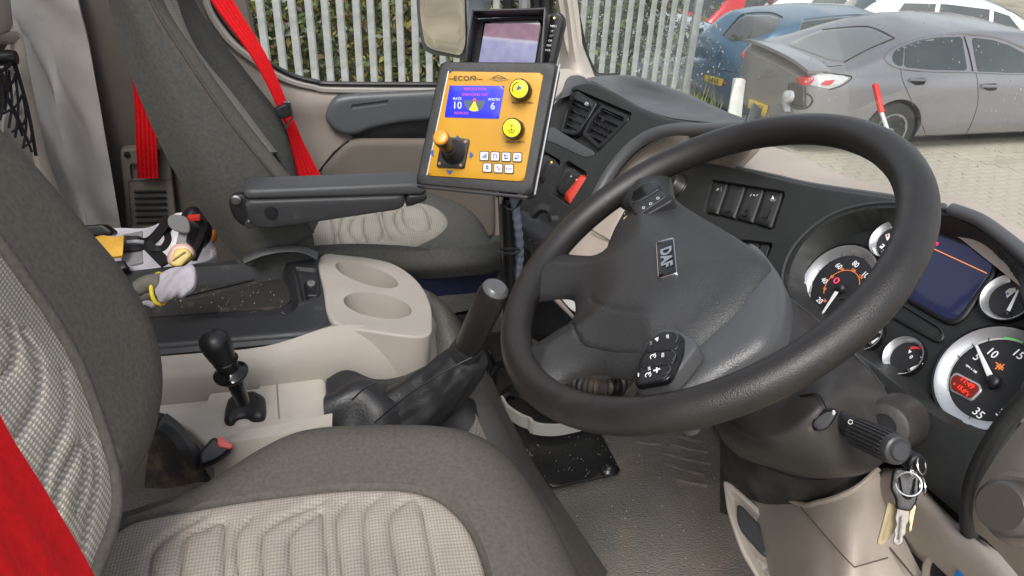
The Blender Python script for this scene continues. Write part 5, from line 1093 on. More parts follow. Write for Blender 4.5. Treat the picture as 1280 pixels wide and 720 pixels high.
# vents: two framed outlets with slats
pvb = pcf.off(-.010)
for fr_, nm, sl in (([(700, 165), (713, 116), (722, 113), (746, 128), (736, 146), (722, 166), (718, 169)], 0, 4), ([(727, 168), (737, 148), (752, 130), (786, 145), (785, 150), (748, 187)], 1, 5)):
    o_ = U(fr_, .004, pvb.off(.012)); inn_ = U([(np.mean([p[0] for p in fr_])+(a-np.mean([p[0] for p in fr_]))*.80, np.mean([p[1] for p in fr_])+(b-np.mean([p[1] for p in fr_]))*.80) for a, b in fr_], .003, pvb.off(.012))
    M().slab(pvb.off(.012), o_, .012, .0025, .004, ops=[('poly', inn_, -.010, .0012)]).build('vent_frame', K['black'], da)
    if nm == 0: L4 = [((711, 125), (735, 138)), ((709, 134), (732, 147)), ((706, 143), (728, 156)), ((704, 152), (724, 164))]
    else: L4 = [((753, 137), (777, 149)), ((747, 144), (772, 157)), ((742, 151), (765, 165)), ((736, 158), (760, 172)), ((732, 165), (754, 178))]
    pv = pvb.off(.008)
    for a, b in L4:
        A, B_ = pv.px(*a), pv.px(*b); d_ = nrm(B_-A); w_ = nrm(np.cross(pv.n, d_))
        M().prism([A+w_*.0009+pv.n*.002, A-w_*.0009+pv.n*.002, A-w_*.002-pv.n*.006, A+w_*.0002-pv.n*.006], B_-A).build('vent_slat', K['gloss'], da, bevel=.0004)
    if nm:
        for i in range(4):
            for j in range(2):
                A = pv.px(741+i*5.4+j*5, 161+i*3.0-j*7); M().box(A, (.002, .005, .006), (pv.u, pv.v, pv.n)).build('vent_vane', K['black'], da)
        M().box(pv.px(755, 152)+pv.n*.003, (.008, .007, .006), (pv.u, pv.v, pv.n)).build('vent_tab', K['black'], da, bevel=.0015)
    else:
        M().slab(pv.off(.005), U([(721, 116), (741, 128), (738, 134), (715, 123)], .002, pv.off(.005)), .01, .003, .004).build('vent_flap', K['dash'], da)
        M().box(pv.px(736, 132)+pv.n*.006, (.010, .008, .006), (pv.u, pv.v, pv.n)).build('vent_tab', K['silver'], da, bevel=.002)
# rocker switches, centre bank
psw = pcf.off(-.006)
def rocker(pts, mt, nm='rocker_switch', h=.004, pl=psw, par=None):
    return M().slab(pl, U(pts, .002, pl), .012, .003, .003, f=lambda u, v, d: h*sstep(d/.012)).build(nm, mt, da)
sa = mat('switch_black', (.022, .022, .022), .42, rvar=.05)
rocker([(676, 196), (683, 192), (694, 199), (676, 222), (670, 222)], sa); rocker([(686, 199), (696, 201), (698, 206), (682, 230), (675, 226)], sa)
rocker([(707, 207), (713, 208), (720, 212), (699, 240), (692, 236)], sa); rocker([(716, 212), (723, 214), (727, 218), (706, 245), (698, 241)], sa)
rocker([(726, 218), (730, 218), (733, 222), (712, 256), (704, 248), (707, 241)], K['red'], h=.007)
M().sphere(psw.px(691, 204)+psw.n*.004, (.0035, .0022, .0012), ax=(psw.u, psw.v, psw.n)).build('switch_lamp', mat('lamp_amber', (.8, .5, .1), .4, emit=(.9, .55, .1), estr=.5), da)
M().sphere(psw.px(716, 222)+psw.n*.005, (.003, .002, .0012), ax=(psw.u, psw.v, psw.n)).build('switch_lamp', mat('lamp_pale', (.3, .4, .35), .4), da)
M().sphere(psw.px(724, 227)+psw.n*.0075, (.0035, .002, .001), ax=(psw.u, psw.v, psw.n)).build('switch_lamp', mat('lamp_red', (.9, .3, .25), .4), da)
M().tube([pcf.px(689, 243)+pcf.n*.001, pcf.px(711, 258)+pcf.n*.001], .0008, 5).build('recess_edge', K['hub'], da)
# lower centre: cup tray and dark cavity below the switches
plc = pcf.off(-.05)
M().slab(plc, U([(625, 245), (675, 250), (703, 287), (690, 330), (725, 352), (738, 372), (700, 420), (655, 420), (630, 330)], .01, plc), .05, .006, .02).build('lower_centre', K['black'], da)
M().patch([[Q(646, 262, y=1.20), Q(665, 268, y=1.16), Q(690, 285, y=1.10), Q(712, 300, y=1.05)], [Q(648, 275, y=1.13), Q(668, 290, y=1.10), Q(690, 308, y=1.05), Q(706, 318, y=1.01)], [Q(650, 300, y=1.12), Q(668, 315, y=1.08), Q(690, 335, y=1.03), Q(702, 345, y=1.0)]], 5, 5, .03).build('pull_out_tray', K['tray'], da)
M().patch([[Q(662, 268, y=1.1), Q(675, 255, y=1.1), Q(688, 258, y=1.08), Q(692, 272, y=1.07)], [Q(664, 272, y=1.09), Q(675, 262, y=1.08), Q(686, 265, y=1.06), Q(692, 276, y=1.06)]], 4, 3, .008).build('tray_flap', K['dash'], da)
M().box(Q(693, 273, y=1.04), (.012, .01, .006)).build('tray_catch', K['arm'], da, bevel=.001)
# grille lines & light strips seen by the pole
for i in range(4):
    M().tube([Q(662+i*7, 300+i*4, y=1.09-.01*i), Q(668+i*6, 345+i*5, y=1.09-.01*i)], .0022, 6).build('lower_rib', K['tray'], da)
M().tube([Q(675, 352, y=1.02), Q(716, 396, y=.92)], (.006, .003), 6).build('pale_strip', K['trim'], da)
M().slab(Plane(Q(700, 372, y=1.06), nrm(-ray(700, 372))), roundpoly(Plane(Q(700, 372, y=1.06), nrm(-ray(700, 372))).pxuv([(690, 360), (722, 362), (722, 392), (712, 386)]), .003), .01, .002, .01).build('pale_pocket', mat('paper_white', (.55, .55, .52), .6), da)
# --- dark arched ridge sweeping from the centre down round the beige inset
rd = crom([pcf.px(*p)-pcf.n*.007 for p in [(741, 250), (746, 237), (762, 210), (782, 186), (807, 168), (838, 159.5), (873, 159.5)]]+[Q(925, 161, y=1.0), Q(975, 165, y=.93)], 6)
M().tube(rd, .011, 12).build('fascia_ridge', K['dashtop'], da, ang=70)
# --- beige inset behind the ridge and wheel
def ip(a, b, k=1.03): return pcf.px(a, b)*k
bi = [[ip(790, 168, 1.05), ip(830, 158, 1.05), ip(872, 158, 1.05), Q(915, 162, x=.66), Q(945, 170, x=.68)],
      [ip(765, 195, 1.05), ip(805, 190, 1.06), ip(850, 188, 1.08), Q(900, 190, x=.66), Q(935, 195, x=.68)],
      [ip(738, 235, 1.05), ip(778, 235, 1.07), ip(815, 235, 1.10), Q(850, 240, x=.66), Q(890, 235, x=.67)],
      [ip(705, 285, 1.05), ip(745, 288, 1.07), ip(785, 290, 1.10), Q(820, 300, x=.63), Q(860, 300, x=.64)],
      [ip(690, 340, 1.05), ip(730, 345, 1.07), ip(780, 345, 1.10), Q(820, 350, x=.61), Q(850, 350, x=.62)]]
M().patch(bi, 5, 5, .02, away=(1, .3, -.2)).build('beige_inset', K['beige'], da)
M().tube([ip(739, 287, 1.055), ip(765, 302, 1.07)], .0014, 5).build('inset_seam', K['btrim'], da)
# --- driver fascia and instrument cluster
pg0 = Plane(V(.63, .6, -.51), (-math.cos(math.radians(35)), 0, math.sin(math.radians(35))))
pfs = pg0.off(.03)
def W(l, r=0, pl=None, k=4):
    q = (pl or pfs).pxuv(l); return roundpoly(q, r, k) if r else q
fo = W([(828, 192), (860, 198), (900, 205), (958, 218), (1016, 231), (1075, 240), (1116, 246), (1175, 257), (1200, 264), (1240, 284), (1285, 315), (1330, 350), (1340, 440), (1275, 505), (1245, 545), (1218, 592), (1210, 655), (1140, 594), (1100, 560), (1050, 520), (1000, 440), (940, 400), (860, 300), (820, 262)], .01)
clu = crom(W([(990, 372), (986, 350), (992, 326), (1008, 300), (1036, 278), (1070, 265), (1117, 260), (1175, 268), (1208, 280), (1240, 302), (1275, 345), (1290, 400), (1285, 460), (1262, 510), (1236, 541), (1200, 536), (1160, 514), (1120, 480), (1066, 440), (1030, 410)]), 4, True)
swb = W([(889, 224), (981, 239), (981, 245), (967, 287), (960, 287), (878, 266)], .002)
M().slab(pfs, fo, .05, .006, .009, ops=[('poly', clu, -.030, .016), ('poly', swb, -.012, .002), ('poly', W([(925, 299), (964, 303), (966, 307), (955, 332), (920, 320)], .002), -.012, .002)], nr=4).build('driver_fascia', K['dash'], da, ang=45)
# cluster plate (black) lying on the recess floor
pcl = pg0.off(.0015)
M().slab(pcl, crom(W([(996, 372), (992, 350), (998, 328), (1012, 304), (1038, 284), (1070, 270), (1117, 265), (1172, 272), (1204, 284), (1234, 305), (1270, 345), (1285, 400), (1280, 458), (1256, 508), (1233, 535), (1200, 530), (1160, 508), (1120, 474), (1068, 436), (1034, 408)], 0, pcl), 4, True), .004, .001, .012).build('cluster_plate', K['dashd'], da)
# switches
prk = pfs.off(-.006)
xs_t = [(891, 226), (911, 229), (933, 232.5), (956, 236), (980, 240)]; xs_b = [(879.5, 265), (898, 269), (919, 274), (941.5, 279.5), (965, 286)]
for i in range(4):
    q = [(xs_t[i][0]+1, xs_t[i][1]+1), (xs_t[i+1][0]-1.5, xs_t[i+1][1]+1), (xs_b[i+1][0]-1.5, xs_b[i+1][1]-1), (xs_b[i][0]+1, xs_b[i][1]-1)]
    o_ = roundpoly(prk.pxuv(q), .002)
    sw1 = M().slab(prk, o_, .008, .0025, .003, f=lambda u, v, d: .003*sstep(d/.01)).build('rocker_switch', sa, da)
    hl = prk.off(.0015)
    M().tube([hl.px(xs_t[i+1][0]-3, xs_t[i+1][1]+2), hl.px((xs_t[i+1][0]+xs_b[i+1][0])/2-3.2, (xs_t[i+1][1]+xs_b[i+1][1])/2+1), hl.px(xs_b[i+1][0]-3, xs_b[i+1][1]-2)], .0010, 6).build('switch_edge', K['arm'], sw1)
    cx, cy = (xs_b[i][0]+xs_b[i+1][0])/2+2.5, (xs_b[i][1]+xs_b[i+1][1])/2-10.5
    sf = prk.off(.0035)
    if i in (1, 2): M().lathe([(.0060, -.002), (.0062, .0005), (.0056, .0009), (.003, .0002), (.0004, 0)], sf.px(cx, cy), sf.n, 22).build('finger_dimple', sa if i == 1 else K['black'], sw1)
    if i == 3: M().slab(sf, W([(954, 261), (964, 262), (960, 274), (950, 272)], .001, sf), .003, .0008, .003).build('thumb_wheel', K['gloss'], sw1)
    sx_, sy_ = (xs_t[i][0]+xs_t[i+1][0])/2-1.5, (xs_t[i][1]+xs_t[i+1][1])/2+9.5
    if i == 0:
        M().tube([sf.px(sx_-2, sy_)+sf.n*.0008+(sf.u*math.cos(t)*.0014+sf.v*math.sin(t)*.0022) for t in np.arange(10)*2*math.pi/10], .0003, 4, closed=True).build('fog_lamp_mark', K['white'], sw1)
        for k in (-1, 0, 1): M().box(sf.px(sx_+2.2, sy_+k*1.8)+sf.n*.0008, (.0026, .0004, .0004), (sf.u, sf.v, sf.n)).build('fog_lamp_mark', K['white'], sw1)
    if i == 2:
        M().box(sf.px(sx_, sy_+.5)+sf.n*.0008, (.006, .0005, .0004), (sf.u, sf.v, sf.n)).build('axle_mark', K['white'], sw1)
        for k in (-4, 4): M().box(sf.px(sx_+k, sy_+.5)+sf.n*.0008, (.0006, .004, .0004), (sf.u, sf.v, sf.n)).build('axle_mark', K['white'], sw1)
        M().box(sf.px(sx_, sy_+.5)+sf.n*.0009, (.0012, .0022, .0004), (sf.u, sf.v, sf.n)).build('axle_mark', K['white'], sw1)
    if i == 3:
        M().tube([sf.px(sx_-4, sy_+1)+sf.n*.0008, sf.px(sx_-2, sy_+4)+sf.n*.0008, sf.px(sx_+2, sy_+4)+sf.n*.0008, sf.px(sx_+4, sy_+2)+sf.n*.0008], .0003, 4).build('light_mark', K['white'], sw1)
        M().prism([sf.px(sx_-2, sy_+2)+sf.n*.0007, sf.px(sx_+2, sy_+2)+sf.n*.0007, sf.px(sx_, sy_-3)+sf.n*.0007], sf.n*.0003).build('light_mark', K['white'], sw1)
for c in ([(927, 301), (949, 304), (944, 322), (928, 314)], [(951, 304.5), (962, 306), (955, 328), (945, 324)]):
    M().slab(prk, W(c, .001, prk), .008, .0015, .004).build('blank_switch', sa, da)
# light switch dial left of the bank
dl_ = pfs.px(846, 233)
M().lathe([(.022, .001), (.0245, .002), (.026, 0), (.026, -.004)], dl_, pfs.n, 32).build('dial_bezel', K['black'], da)
M().lathe([(.0005, .020), (.0150, .0195), (.0175, .017), (.0195, .004), (.0215, .002), (.0215, 0)], dl_, pfs.n, 32).build('light_dial', sa, da)
# hood ridge round the cluster
M().tube(crom([pfs.px(*p)+pfs.n*.001 for p in [(983, 372), (978, 352), (984, 324), (1002, 297), (1032, 273), (1068, 259), (1117, 253.5), (1177, 261), (1213, 274), (1249, 299), (1290, 340)]], 6), .0022, 8).build('hood_edge', K['arm'], da)
# lower rail under the gauges
M().tube(crom([pfs.px(*p)-pfs.n*.004 for p in [(1064, 441), (1090, 458), (1120, 483), (1160, 517), (1200, 541), (1232, 546)]], 6), (.004, .0025), 8).build('lower_rail', K['arm'], da)
# thick bezel arm right of the rev counter
M().tube(crom([Q(1330, 450, x=.60), Q(1290, 490, x=.585), Q(1262, 520, x=.575), Q(1238, 555, x=.565), Q(1220, 592, x=.56), Q(1211, 630, x=.56), Q(1212, 668, x=.565)], 6), (.0085, .0075), 12).build('bezel_arm', K['dash'], da, ang=70)
M().tube(crom([Q(1190, 262, x=.70), Q(1222, 274, x=.70), Q(1250, 293, x=.695), Q(1285, 322, x=.69), Q(1320, 360, x=.68)], 6), .008, 12).build('hood_rim', K['dashtop'], da, ang=70)
# scuffed dark infill below the rail
M().patch([[Q(1095, 480, x=.63), Q(1130, 505, x=.63), Q(1170, 532, x=.63), Q(1215, 552, x=.63), Q(1245, 555, x=.63)], [Q(1100, 560, x=.595), Q(1140, 570, x=.595), Q(1175, 590, x=.595), Q(1210, 610, x=.595), Q(1235, 620, x=.595)], [Q(1090, 605, x=.585), Q(1140, 602, x=.58), Q(1170, 630, x=.58), Q(1210, 664, x=.58), Q(1235, 680, x=.58)]], 5, 5, .02, away=(1, 0, 0)).build('lower_infill', mat('scuffed_black', (.011, .011, .012), .3, bump=.2, dirt=((.13, .13, .13), .6, .5), dscale=38, rvar=.15), da)

# --- gauges
PXG = np.linalg.norm(pg0.px(1244, 477)-pg0.px(1245, 477))
def gauge(c, hub, R_, tip, nm, face=None):
    O = pg0.px(*c)+pg0.n*.004
    g = M().lathe([(R_*.97, -.004), (R_*1.0, .004), (R_*.985, .007), (R_*.95, .0065), (R_*.80, -.0005), (R_*.78, -.0015), (R_*.70, -.0016)], O, pg0.n, 56, cap=False).build(nm, K['silver'], da, ang=50)
    M().lathe([(R_*1.0, -.004), (R_*1.055, .005), (R_*1.035, .0065), (R_*1.0, .006), (R_*.985, .003)], O, pg0.n, 56, cap=False).build('gauge_bezel', K['gloss'], g)
    M().lathe([(R_*.80, -.003), (R_*.79, -.0012), (.0004, -.0012)], O, pg0.n, 56).build('dial_face', K['face'], g)
    F = Plane(O-pg0.n*.0006, pg0.n); F.u, F.v = pg0.u, pg0.v
    hp_, tp = F.px(*hub)+F.n*.004, F.px(*tip)+F.n*.004
    d_ = nrm(tp-hp_); w_ = np.cross(F.n, d_)
    wn = R_*.045 if R_ > .04 else R_*.06
    M().prism([hp_+w_*wn*1.2, hp_-w_*wn*1.2, tp-w_*wn*.5, tp+w_*wn*.5], F.n*.0012).build('needle', mat('needle_white', (.8, .8, .8), .4) if R_ > 0 else None, g, bevel=.0003)
    M().lathe([(R_*.13, -.003), (R_*.135, .004), (R_*.10, .007), (R_*.05, .008), (.0004, .0082)], F.px(*hub), F.n, 24).build('needle_hub', K['black'], g)
    return g, F
def arc(F, c, r, a0, a1, wd, mt, nm, par, h=.0006, n=24):
    c = F.uv(c)[0] if len(c) == 3 else c
    T = np.linspace(math.radians(a0), math.radians(a1), n)
    o_ = [F.P(c[0]+(r+wd)*math.cos(t), c[1]+(r+wd)*math.sin(t), h) for t in T]; i_ = [F.P(c[0]+r*math.cos(t), c[1]+r*math.sin(t), h) for t in T[::-1]]
    m_ = M(); k = len(o_)
    m_.add(o_+i_[::-1]+[p-F.n*.0003 for p in o_+i_[::-1]], [(j, j+1, k+j+1, k+j) for j in range(k-1)]+[(2*k+k+j, 2*k+k+j+1, 2*k+j+1, 2*k+j) for j in range(k-1)])
    return m_.build(nm, mt, par, fix=False)
def ang(F, c, p): q = F.pxuv([p])[0]-F.uv(c)[0]; return math.degrees(math.atan2(q[1], q[0]))
gt = lambda s, F, p, sz, mt, par, **k: text(s, sz, F.px(*p)+F.n*.0006, F.u, F.v, mt, par, name='dial_print', **k)
R1 = .0575
g, F = gauge((1052, 358), (1052, 361), R1, (1030, 394), 'speedometer'); c0 = F.px(1052, 359.5)
arc(F, c0, R1*.80, -150, 60, R1*.10, mat('scale_grey', (.42, .43, .44), .5), 'scale_band', g)
for k, a in enumerate(np.linspace(225, -30, 13)):
    t = math.radians(a); cc_ = F.uv(c0)[0]; M().box(F.P(cc_[0]+R1*.84*math.cos(t), cc_[1]+R1*.84*math.sin(t), .0012), (R1*(.12 if k % 2 == 0 else .07), .0008, .0004), (F.u*math.cos(t)+F.v*math.sin(t), F.v*math.cos(t)-F.u*math.sin(t), F.n)).build('scale_tick', K['face'], g)
for s, p in (('20', (1024.5, 376)), ('40', (1030.5, 351)), ('60', (1048.5, 333)), ('80', (1069.5, 330.5)), ('100', (1083, 345))): gt(s, F, p, .0105, K['gprint'], g)
arc(F, c0, R1*.44, 0, 235, .0008, K['oran'], 'inner_scale', g)
for s, p in (('20', (1031, 376)), ('40', (1031, 361)), ('60', (1040, 346)), ('80', (1053, 337)), ('100', (1067, 338)), ('120', (1076, 346))): gt(s, F, p, .0055, K['oran'], g)
M().tube([F.px(1046, 351)+F.n*.0008+(F.u*math.cos(t)+F.v*math.sin(t))*.0036 for t in np.arange(12)*2*math.pi/12], .0008, 4, closed=True).build('brake_lamp', mat('warn_red', (.6, .02, .05), .5, emit=(.9, .03, .1), estr=1.2), g)
M().tube([F.px(1053, 379)+F.n*.0008+(F.u*math.cos(t)+F.v*math.sin(t)*.8)*.008 for t in np.linspace(.3, 3.2, 10)], .0012, 5).build('chrome_hoop', K['chrome'], g)
R2 = .0590
g, F = gauge((1244, 476), (1243, 478), R2, (1223, 434), 'rev_counter'); c0 = F.px(1244, 476)
arc(F, c0, R2*.80, 50, 235, R2*.10, mat('scale_grey2', (.42, .43, .44), .5), 'scale_band', g)
a1, a2 = ang(F, c0, (1254.5, 425.5)), ang(F, c0, (1277, 431)); arc(F, c0, R2*.815, a2-8, a1, R2*.07, K['green'], 'green_band', g, h=.0012)
a1, a2 = ang(F, c0, (1213, 527)), ang(F, c0, (1234, 532)); arc(F, c0, R2*.82, a1, a2+4 if a2 > a1 else a2+364, R2*.07, K['redb'], 'red_band', g, h=.0012)
for p in ((1202, 448), (1218, 433.5), (1237, 425.5), (1278, 432), (1212, 524)):
    a = math.radians(ang(F, c0, p)); cc_ = F.uv(c0)[0]; M().box(F.P(cc_[0]+R2*.83*math.cos(a), cc_[1]+R2*.83*math.sin(a), .0014), (R2*.11, .0009, .0004), (F.u*math.cos(a)+F.v*math.sin(a), F.v*math.cos(a)-F.u*math.sin(a), F.n)).build('scale_tick', K['face'], g)
for s, p, z_ in (('5', (1221, 446.5), .0125), ('10', (1240.4, 441.5), .0125), ('15', (1273, 443), .0125), ('35', (1223, 517), .0125), ('30', (1253, 519), .0125)): gt(s, F, p, z_, K['gprint'], g)
gt('rpm x 100', F, (1214.5, 461), .0036, K['gprint'], g)
lf = F.off(.0012)
fr_ = M().slab(lf, roundpoly(lf.pxuv([(1186.5, 473), (1194, 464.5), (1225, 480), (1227.5, 488), (1214, 502), (1187, 488)]), .003), .002, .0008, .003).build('lcd_frame', K['silver'], g)
M().slab(lf.off(.0006), roundpoly(lf.pxuv([(1189, 474), (1195, 467.5), (1223, 481.5), (1225, 487.5), (1213, 499), (1189, 486)]), .003), .002, .0003, .003).build('lcd_window', mat('lcd_dark', (.05, .004, .003), .3, emit=(.12, .008, .004), estr=.8), g)
for s, p, z_ in (('11:49', (1209.5, 479), .0082), ('15.0°c', (1204.5, 488.5), .0068), ('+', (1193, 480.5), .0065)): text(s, z_, lf.px(*p)+lf.n*.0012, F.u, F.v, K['redlit'], g, name='lcd_digits')
for a, b, w1, h1 in ((1250, 457, .011, .0012), (1250, 460, .009, .0012), (1248, 458.5, .0012, .008), (1252, 459, .0012, .008)): M().box(F.px(a, b)+F.n*.0008, (w1, h1, .0004), (F.u, F.v, F.n)).build('engine_lamp', K['oran'], g)
for c, hub, R_, tip, nm in (((1134, 448), (1138, 465), .0245, (1156, 456), 'air_gauge'), ((1264, 376), (1261, 394), .0275, (1277, 362), 'temperature_gauge'), ((1116, 303), (1104, 317), .0262, (1118, 309), 'fuel_gauge'), ((1086, 420), (1090, 432), .0235, (1101, 424), 'boost_gauge')):
    g, F = gauge(c, hub, R_, tip, nm); cq = F.px(*hub)
    if nm == 'air_gauge':
        a1, a2 = ang(F, cq, (1138, 437)), ang(F, cq, (1157, 438)); r_ = np.linalg.norm(F.px(1138, 437)-cq)
        arc(F, cq, r_, a2, a1, .0035, K['redb'], 'red_band', g); gt('0', F, (1139, 446.5), .0065, K['gprint'], g); gt('5', F, (1153, 446), .0065, K['gprint'], g)
        M().prism([F.px(1136, 442)+F.n*.0006, F.px(1137, 437)+F.n*.0006, F.px(1140, 440)+F.n*.0006], F.n*.0003).build('scale_end', K['gprint'], g)
    elif nm == 'temperature_gauge':
        M().prism([F.px(*p)+F.n*.0005 for p in ((1257, 365), (1262, 361), (1280, 358), (1282, 364), (1268, 366), (1259, 373))], F.n*.0003).build('scale_end', mat('scale_cream', (.6, .58, .5), .5), g)
        M().box(F.px(1260, 367.5)+F.n*.001, (.0028, .0028, .0003), (F.u, F.v, F.n)).build('cold_mark', mat('cold_blue', (.1, .15, .5), .5), g)
    elif nm == 'fuel_gauge':
        M().prism([F.px(*p)+F.n*.0005 for p in ((1107, 294), (1112, 292), (1113, 298), (1109, 301))], F.n*.0003).build('scale_end', K['gprint'], g)
        M().box(F.px(1110, 295)+F.n*.001, (.0028, .0028, .0003), (F.u, F.v, F.n)).build('red_mark', K['redb'], g)
        M().box(F.px(1103, 308)+F.n*.0006, (.005, .006, .0004), (F.u, F.v, F.n)).build('pump_mark', K['gprint'], g)
        M().box(F.px(1103, 307)+F.n*.0009, (.003, .002, .0004), (F.u, F.v, F.n)).build('pump_mark', K['face'], g)
    else: gt('bar', F, (1100, 414), .006, K['gprint'], g)
# display
pdz = pg0.off(.006)
M().slab(pdz, roundpoly(pdz.pxuv([(1150, 296), (1168, 282), (1240, 308), (1249, 318), (1246, 340), (1205, 398), (1192, 406), (1180, 404), (1128, 374)]), .006), .006, .003, .008, ops=[('poly', roundpoly(pdz.pxuv([(1154, 298), (1169, 287), (1236, 312), (1244, 322), (1240, 340), (1201, 394), (1191, 401), (1182, 399), (1131, 370)]), .005), -.003, .002)]).build('display_frame', K['black'], da)
pdy = pg0.off(.004)
M().slab(pdy, roundpoly(pdy.pxuv([(1148, 320), (1160, 294), (1166, 291), (1236, 318), (1242, 326), (1239, 338), (1200, 393), (1191, 400), (1183, 398), (1132, 370)]), .004), .003, .0004, .01).build('display', K['disp'], da)
M().tube([pdy.px(1158, 307)+pdy.n*.0008, pdy.px(1234, 342)+pdy.n*.0008], .0006, 5).build('display_line', mat('line_orange', (.6, .2, .05), .5, emit=(.8, .25, .08), estr=.6), da)
gt('km', pdy, (1169.5, 303), .008, mat('disp_red', (.8, .02, .1), .5, emit=(1, .02, .15), estr=1.5), da)
# blank slot under the display
M().slab(pcl.off(.004), roundpoly(pcl.off(.004).pxuv([(1116, 384), (1128, 379), (1176, 408), (1181, 418), (1178, 426), (1170, 428), (1112, 396)]), .004), .004, .002, .005, ops=[('poly', roundpoly(pcl.off(.004).pxuv([(1119, 385), (1129, 382), (1174, 410), (1177, 418), (1172, 424), (1115, 394)]), .003), -.003, .0015)]).build('blank_slot', K['dashd'], da)

# --- beige dash top over the instruments, to the windscreen
bt_ = [[Q(a, b, x=c) for a, b, c in r] for r in (
    [(830, 196, .84), (880, 188, .86), (930, 183, .86), (967, 184, .86), (1002, 196, .86), (1040, 214, .855), (1075, 226, .845), (1116, 232, .83), (1175, 242, .81), (1215, 252, .80), (1260, 276, .79), (1320, 312, .78)],
    [(830, 202, .75), (880, 196, .76), (930, 196, .77), (975, 205, .78), (1010, 216, .78), (1045, 226, .78), (1080, 233, .775), (1120, 239, .77), (1180, 248, .76), (1218, 260, .755), (1258, 286, .75), (1320, 330, .74)],
    [(820, 206, .68), (870, 202, .69), (920, 210, .69), (968, 220, .69), (1010, 230, .695), (1045, 236, .70), (1080, 241, .705), (1120, 247, .71), (1180, 257, .715), (1214, 269, .715), (1252, 294, .71), (1320, 345, .70)])]
M().patch(bt_, 6, 6, .03, away=(.3, 0, -1)).build('beige_top', K['beige'], da, ang=60)
M().tube(crom([Q(a, b, x=c) for a, b, c in [(860, 201, .685), (920, 211, .685), (968, 221, .685), (1010, 231, .69), (1080, 242, .70), (1120, 248, .705), (1180, 259, .71)]], 5), .005, 8).build('top_welt', K['dashtop'], da)
# black cowl ledge at the foot of the windscreen
M().patch([[Q(a, b, x=c) for a, b, c in r] for r in ([(958, 178, .90), (970, 182, .91), (986, 189, .93), (1004, 200, .95)], [(956, 184, .87), (967, 187, .88), (980, 193, .89), (996, 202, .91)])], 5, 4, .02, away=(0, 0, -1)).build('cowl_edge', K['hub'], da)

# ============================================================ KNEE PANEL
kn = thing('knee_panel', 'beige moulded lower dash panel under the steering column with a side pocket', 'dash panel', V(.55, .6, FZ))
kp = [[Q(a, b, x=c) for a, b, c in r] for r in (
    [(906, 540, .60), (914, 568, .585), (952, 604, .555), (999, 629.5, .53), (1024, 627.5, .525), (1048, 621, .53), (1074, 608, .545), (1098, 586, .57)],
    [(905, 580, .59), (925, 600, .57), (956, 628, .55), (1002, 650, .52), (1030, 650, .515), (1056, 648, .52), (1084, 640, .54), (1108, 622, .57)],
    [(903, 604, .585), (935, 640, .56), (965, 668, .535), (1006, 690, .51), (1036, 695, .505), (1064, 692, .51), (1092, 678, .54), (1125, 662, .57)],
    [(950, 722, .56), (960, 730, .545), (980, 740, .52), (1014, 750, .50), (1040, 755, .50), (1066, 750, .505), (1096, 735, .54), (1160, 730, .58)],
    [(975, 800, .55), (985, 800, .53), (1000, 800, .51), (1020, 800, .5), (1040, 800, .5), (1066, 800, .505), (1110, 790, .54), (1200, 780, .58)])]
M().patch(kp, 6, 6, .012, away=(1, .3, 0)).build('panel', K['beige'], kn, ang=60)
M().tube(crom([Q(906, 540, x=.598), Q(914, 568, x=.583), Q(952, 604, x=.553), Q(999, 629.5, x=.528), Q(1024, 627.5, x=.523), Q(1048, 621, x=.528), Q(1074, 608, x=.543), Q(1098, 586, x=.568)], 6), .0035, 8).build('panel_lip', K['beige'], kn)
M().tube([Q(1001, 634, x=.519), Q(1030, 668, x=.503), Q(1055, 696, x=.498), Q(1068, 709, x=.497), Q(1110, 697, x=.545)], .0009, 5).build('panel_seam', K['btrim'], kn)
M().tube([Q(1109, 681, x=.556), Q(1143, 722, x=.56)], .0012, 5).build('panel_seam', K['btrim'], kn)
pkp = Plane(Q(940, 660, x=.535), nrm(-ray(940, 660)+V(-.1, .35, 0)))
M().slab(pkp, roundpoly(pkp.pxuv([(902.5, 598), (914, 604), (968, 652), (977, 676), (976, 740), (955, 740), (925, 690), (908, 640)]), .012, 5), .012, .004, .006, ops=[('poly', roundpoly(pkp.pxuv([(908, 612), (918, 615), (960, 655), (967, 680), (966, 735), (955, 730), (930, 685), (913, 640)]), .008), -.012, .006)]).build('pocket_frame', K['beige2'], kn)
pkq = pkp.off(-.004)
M().slab(pkq, roundpoly(pkq.pxuv([(921, 629), (927, 632), (957, 664), (961, 676), (960, 697), (952, 694), (926, 664), (921, 652)]), .004), .01, .003, .006).build('pocket_insert', mat('insert_grey', (.03, .032, .035), .6, bump=.4), kn)
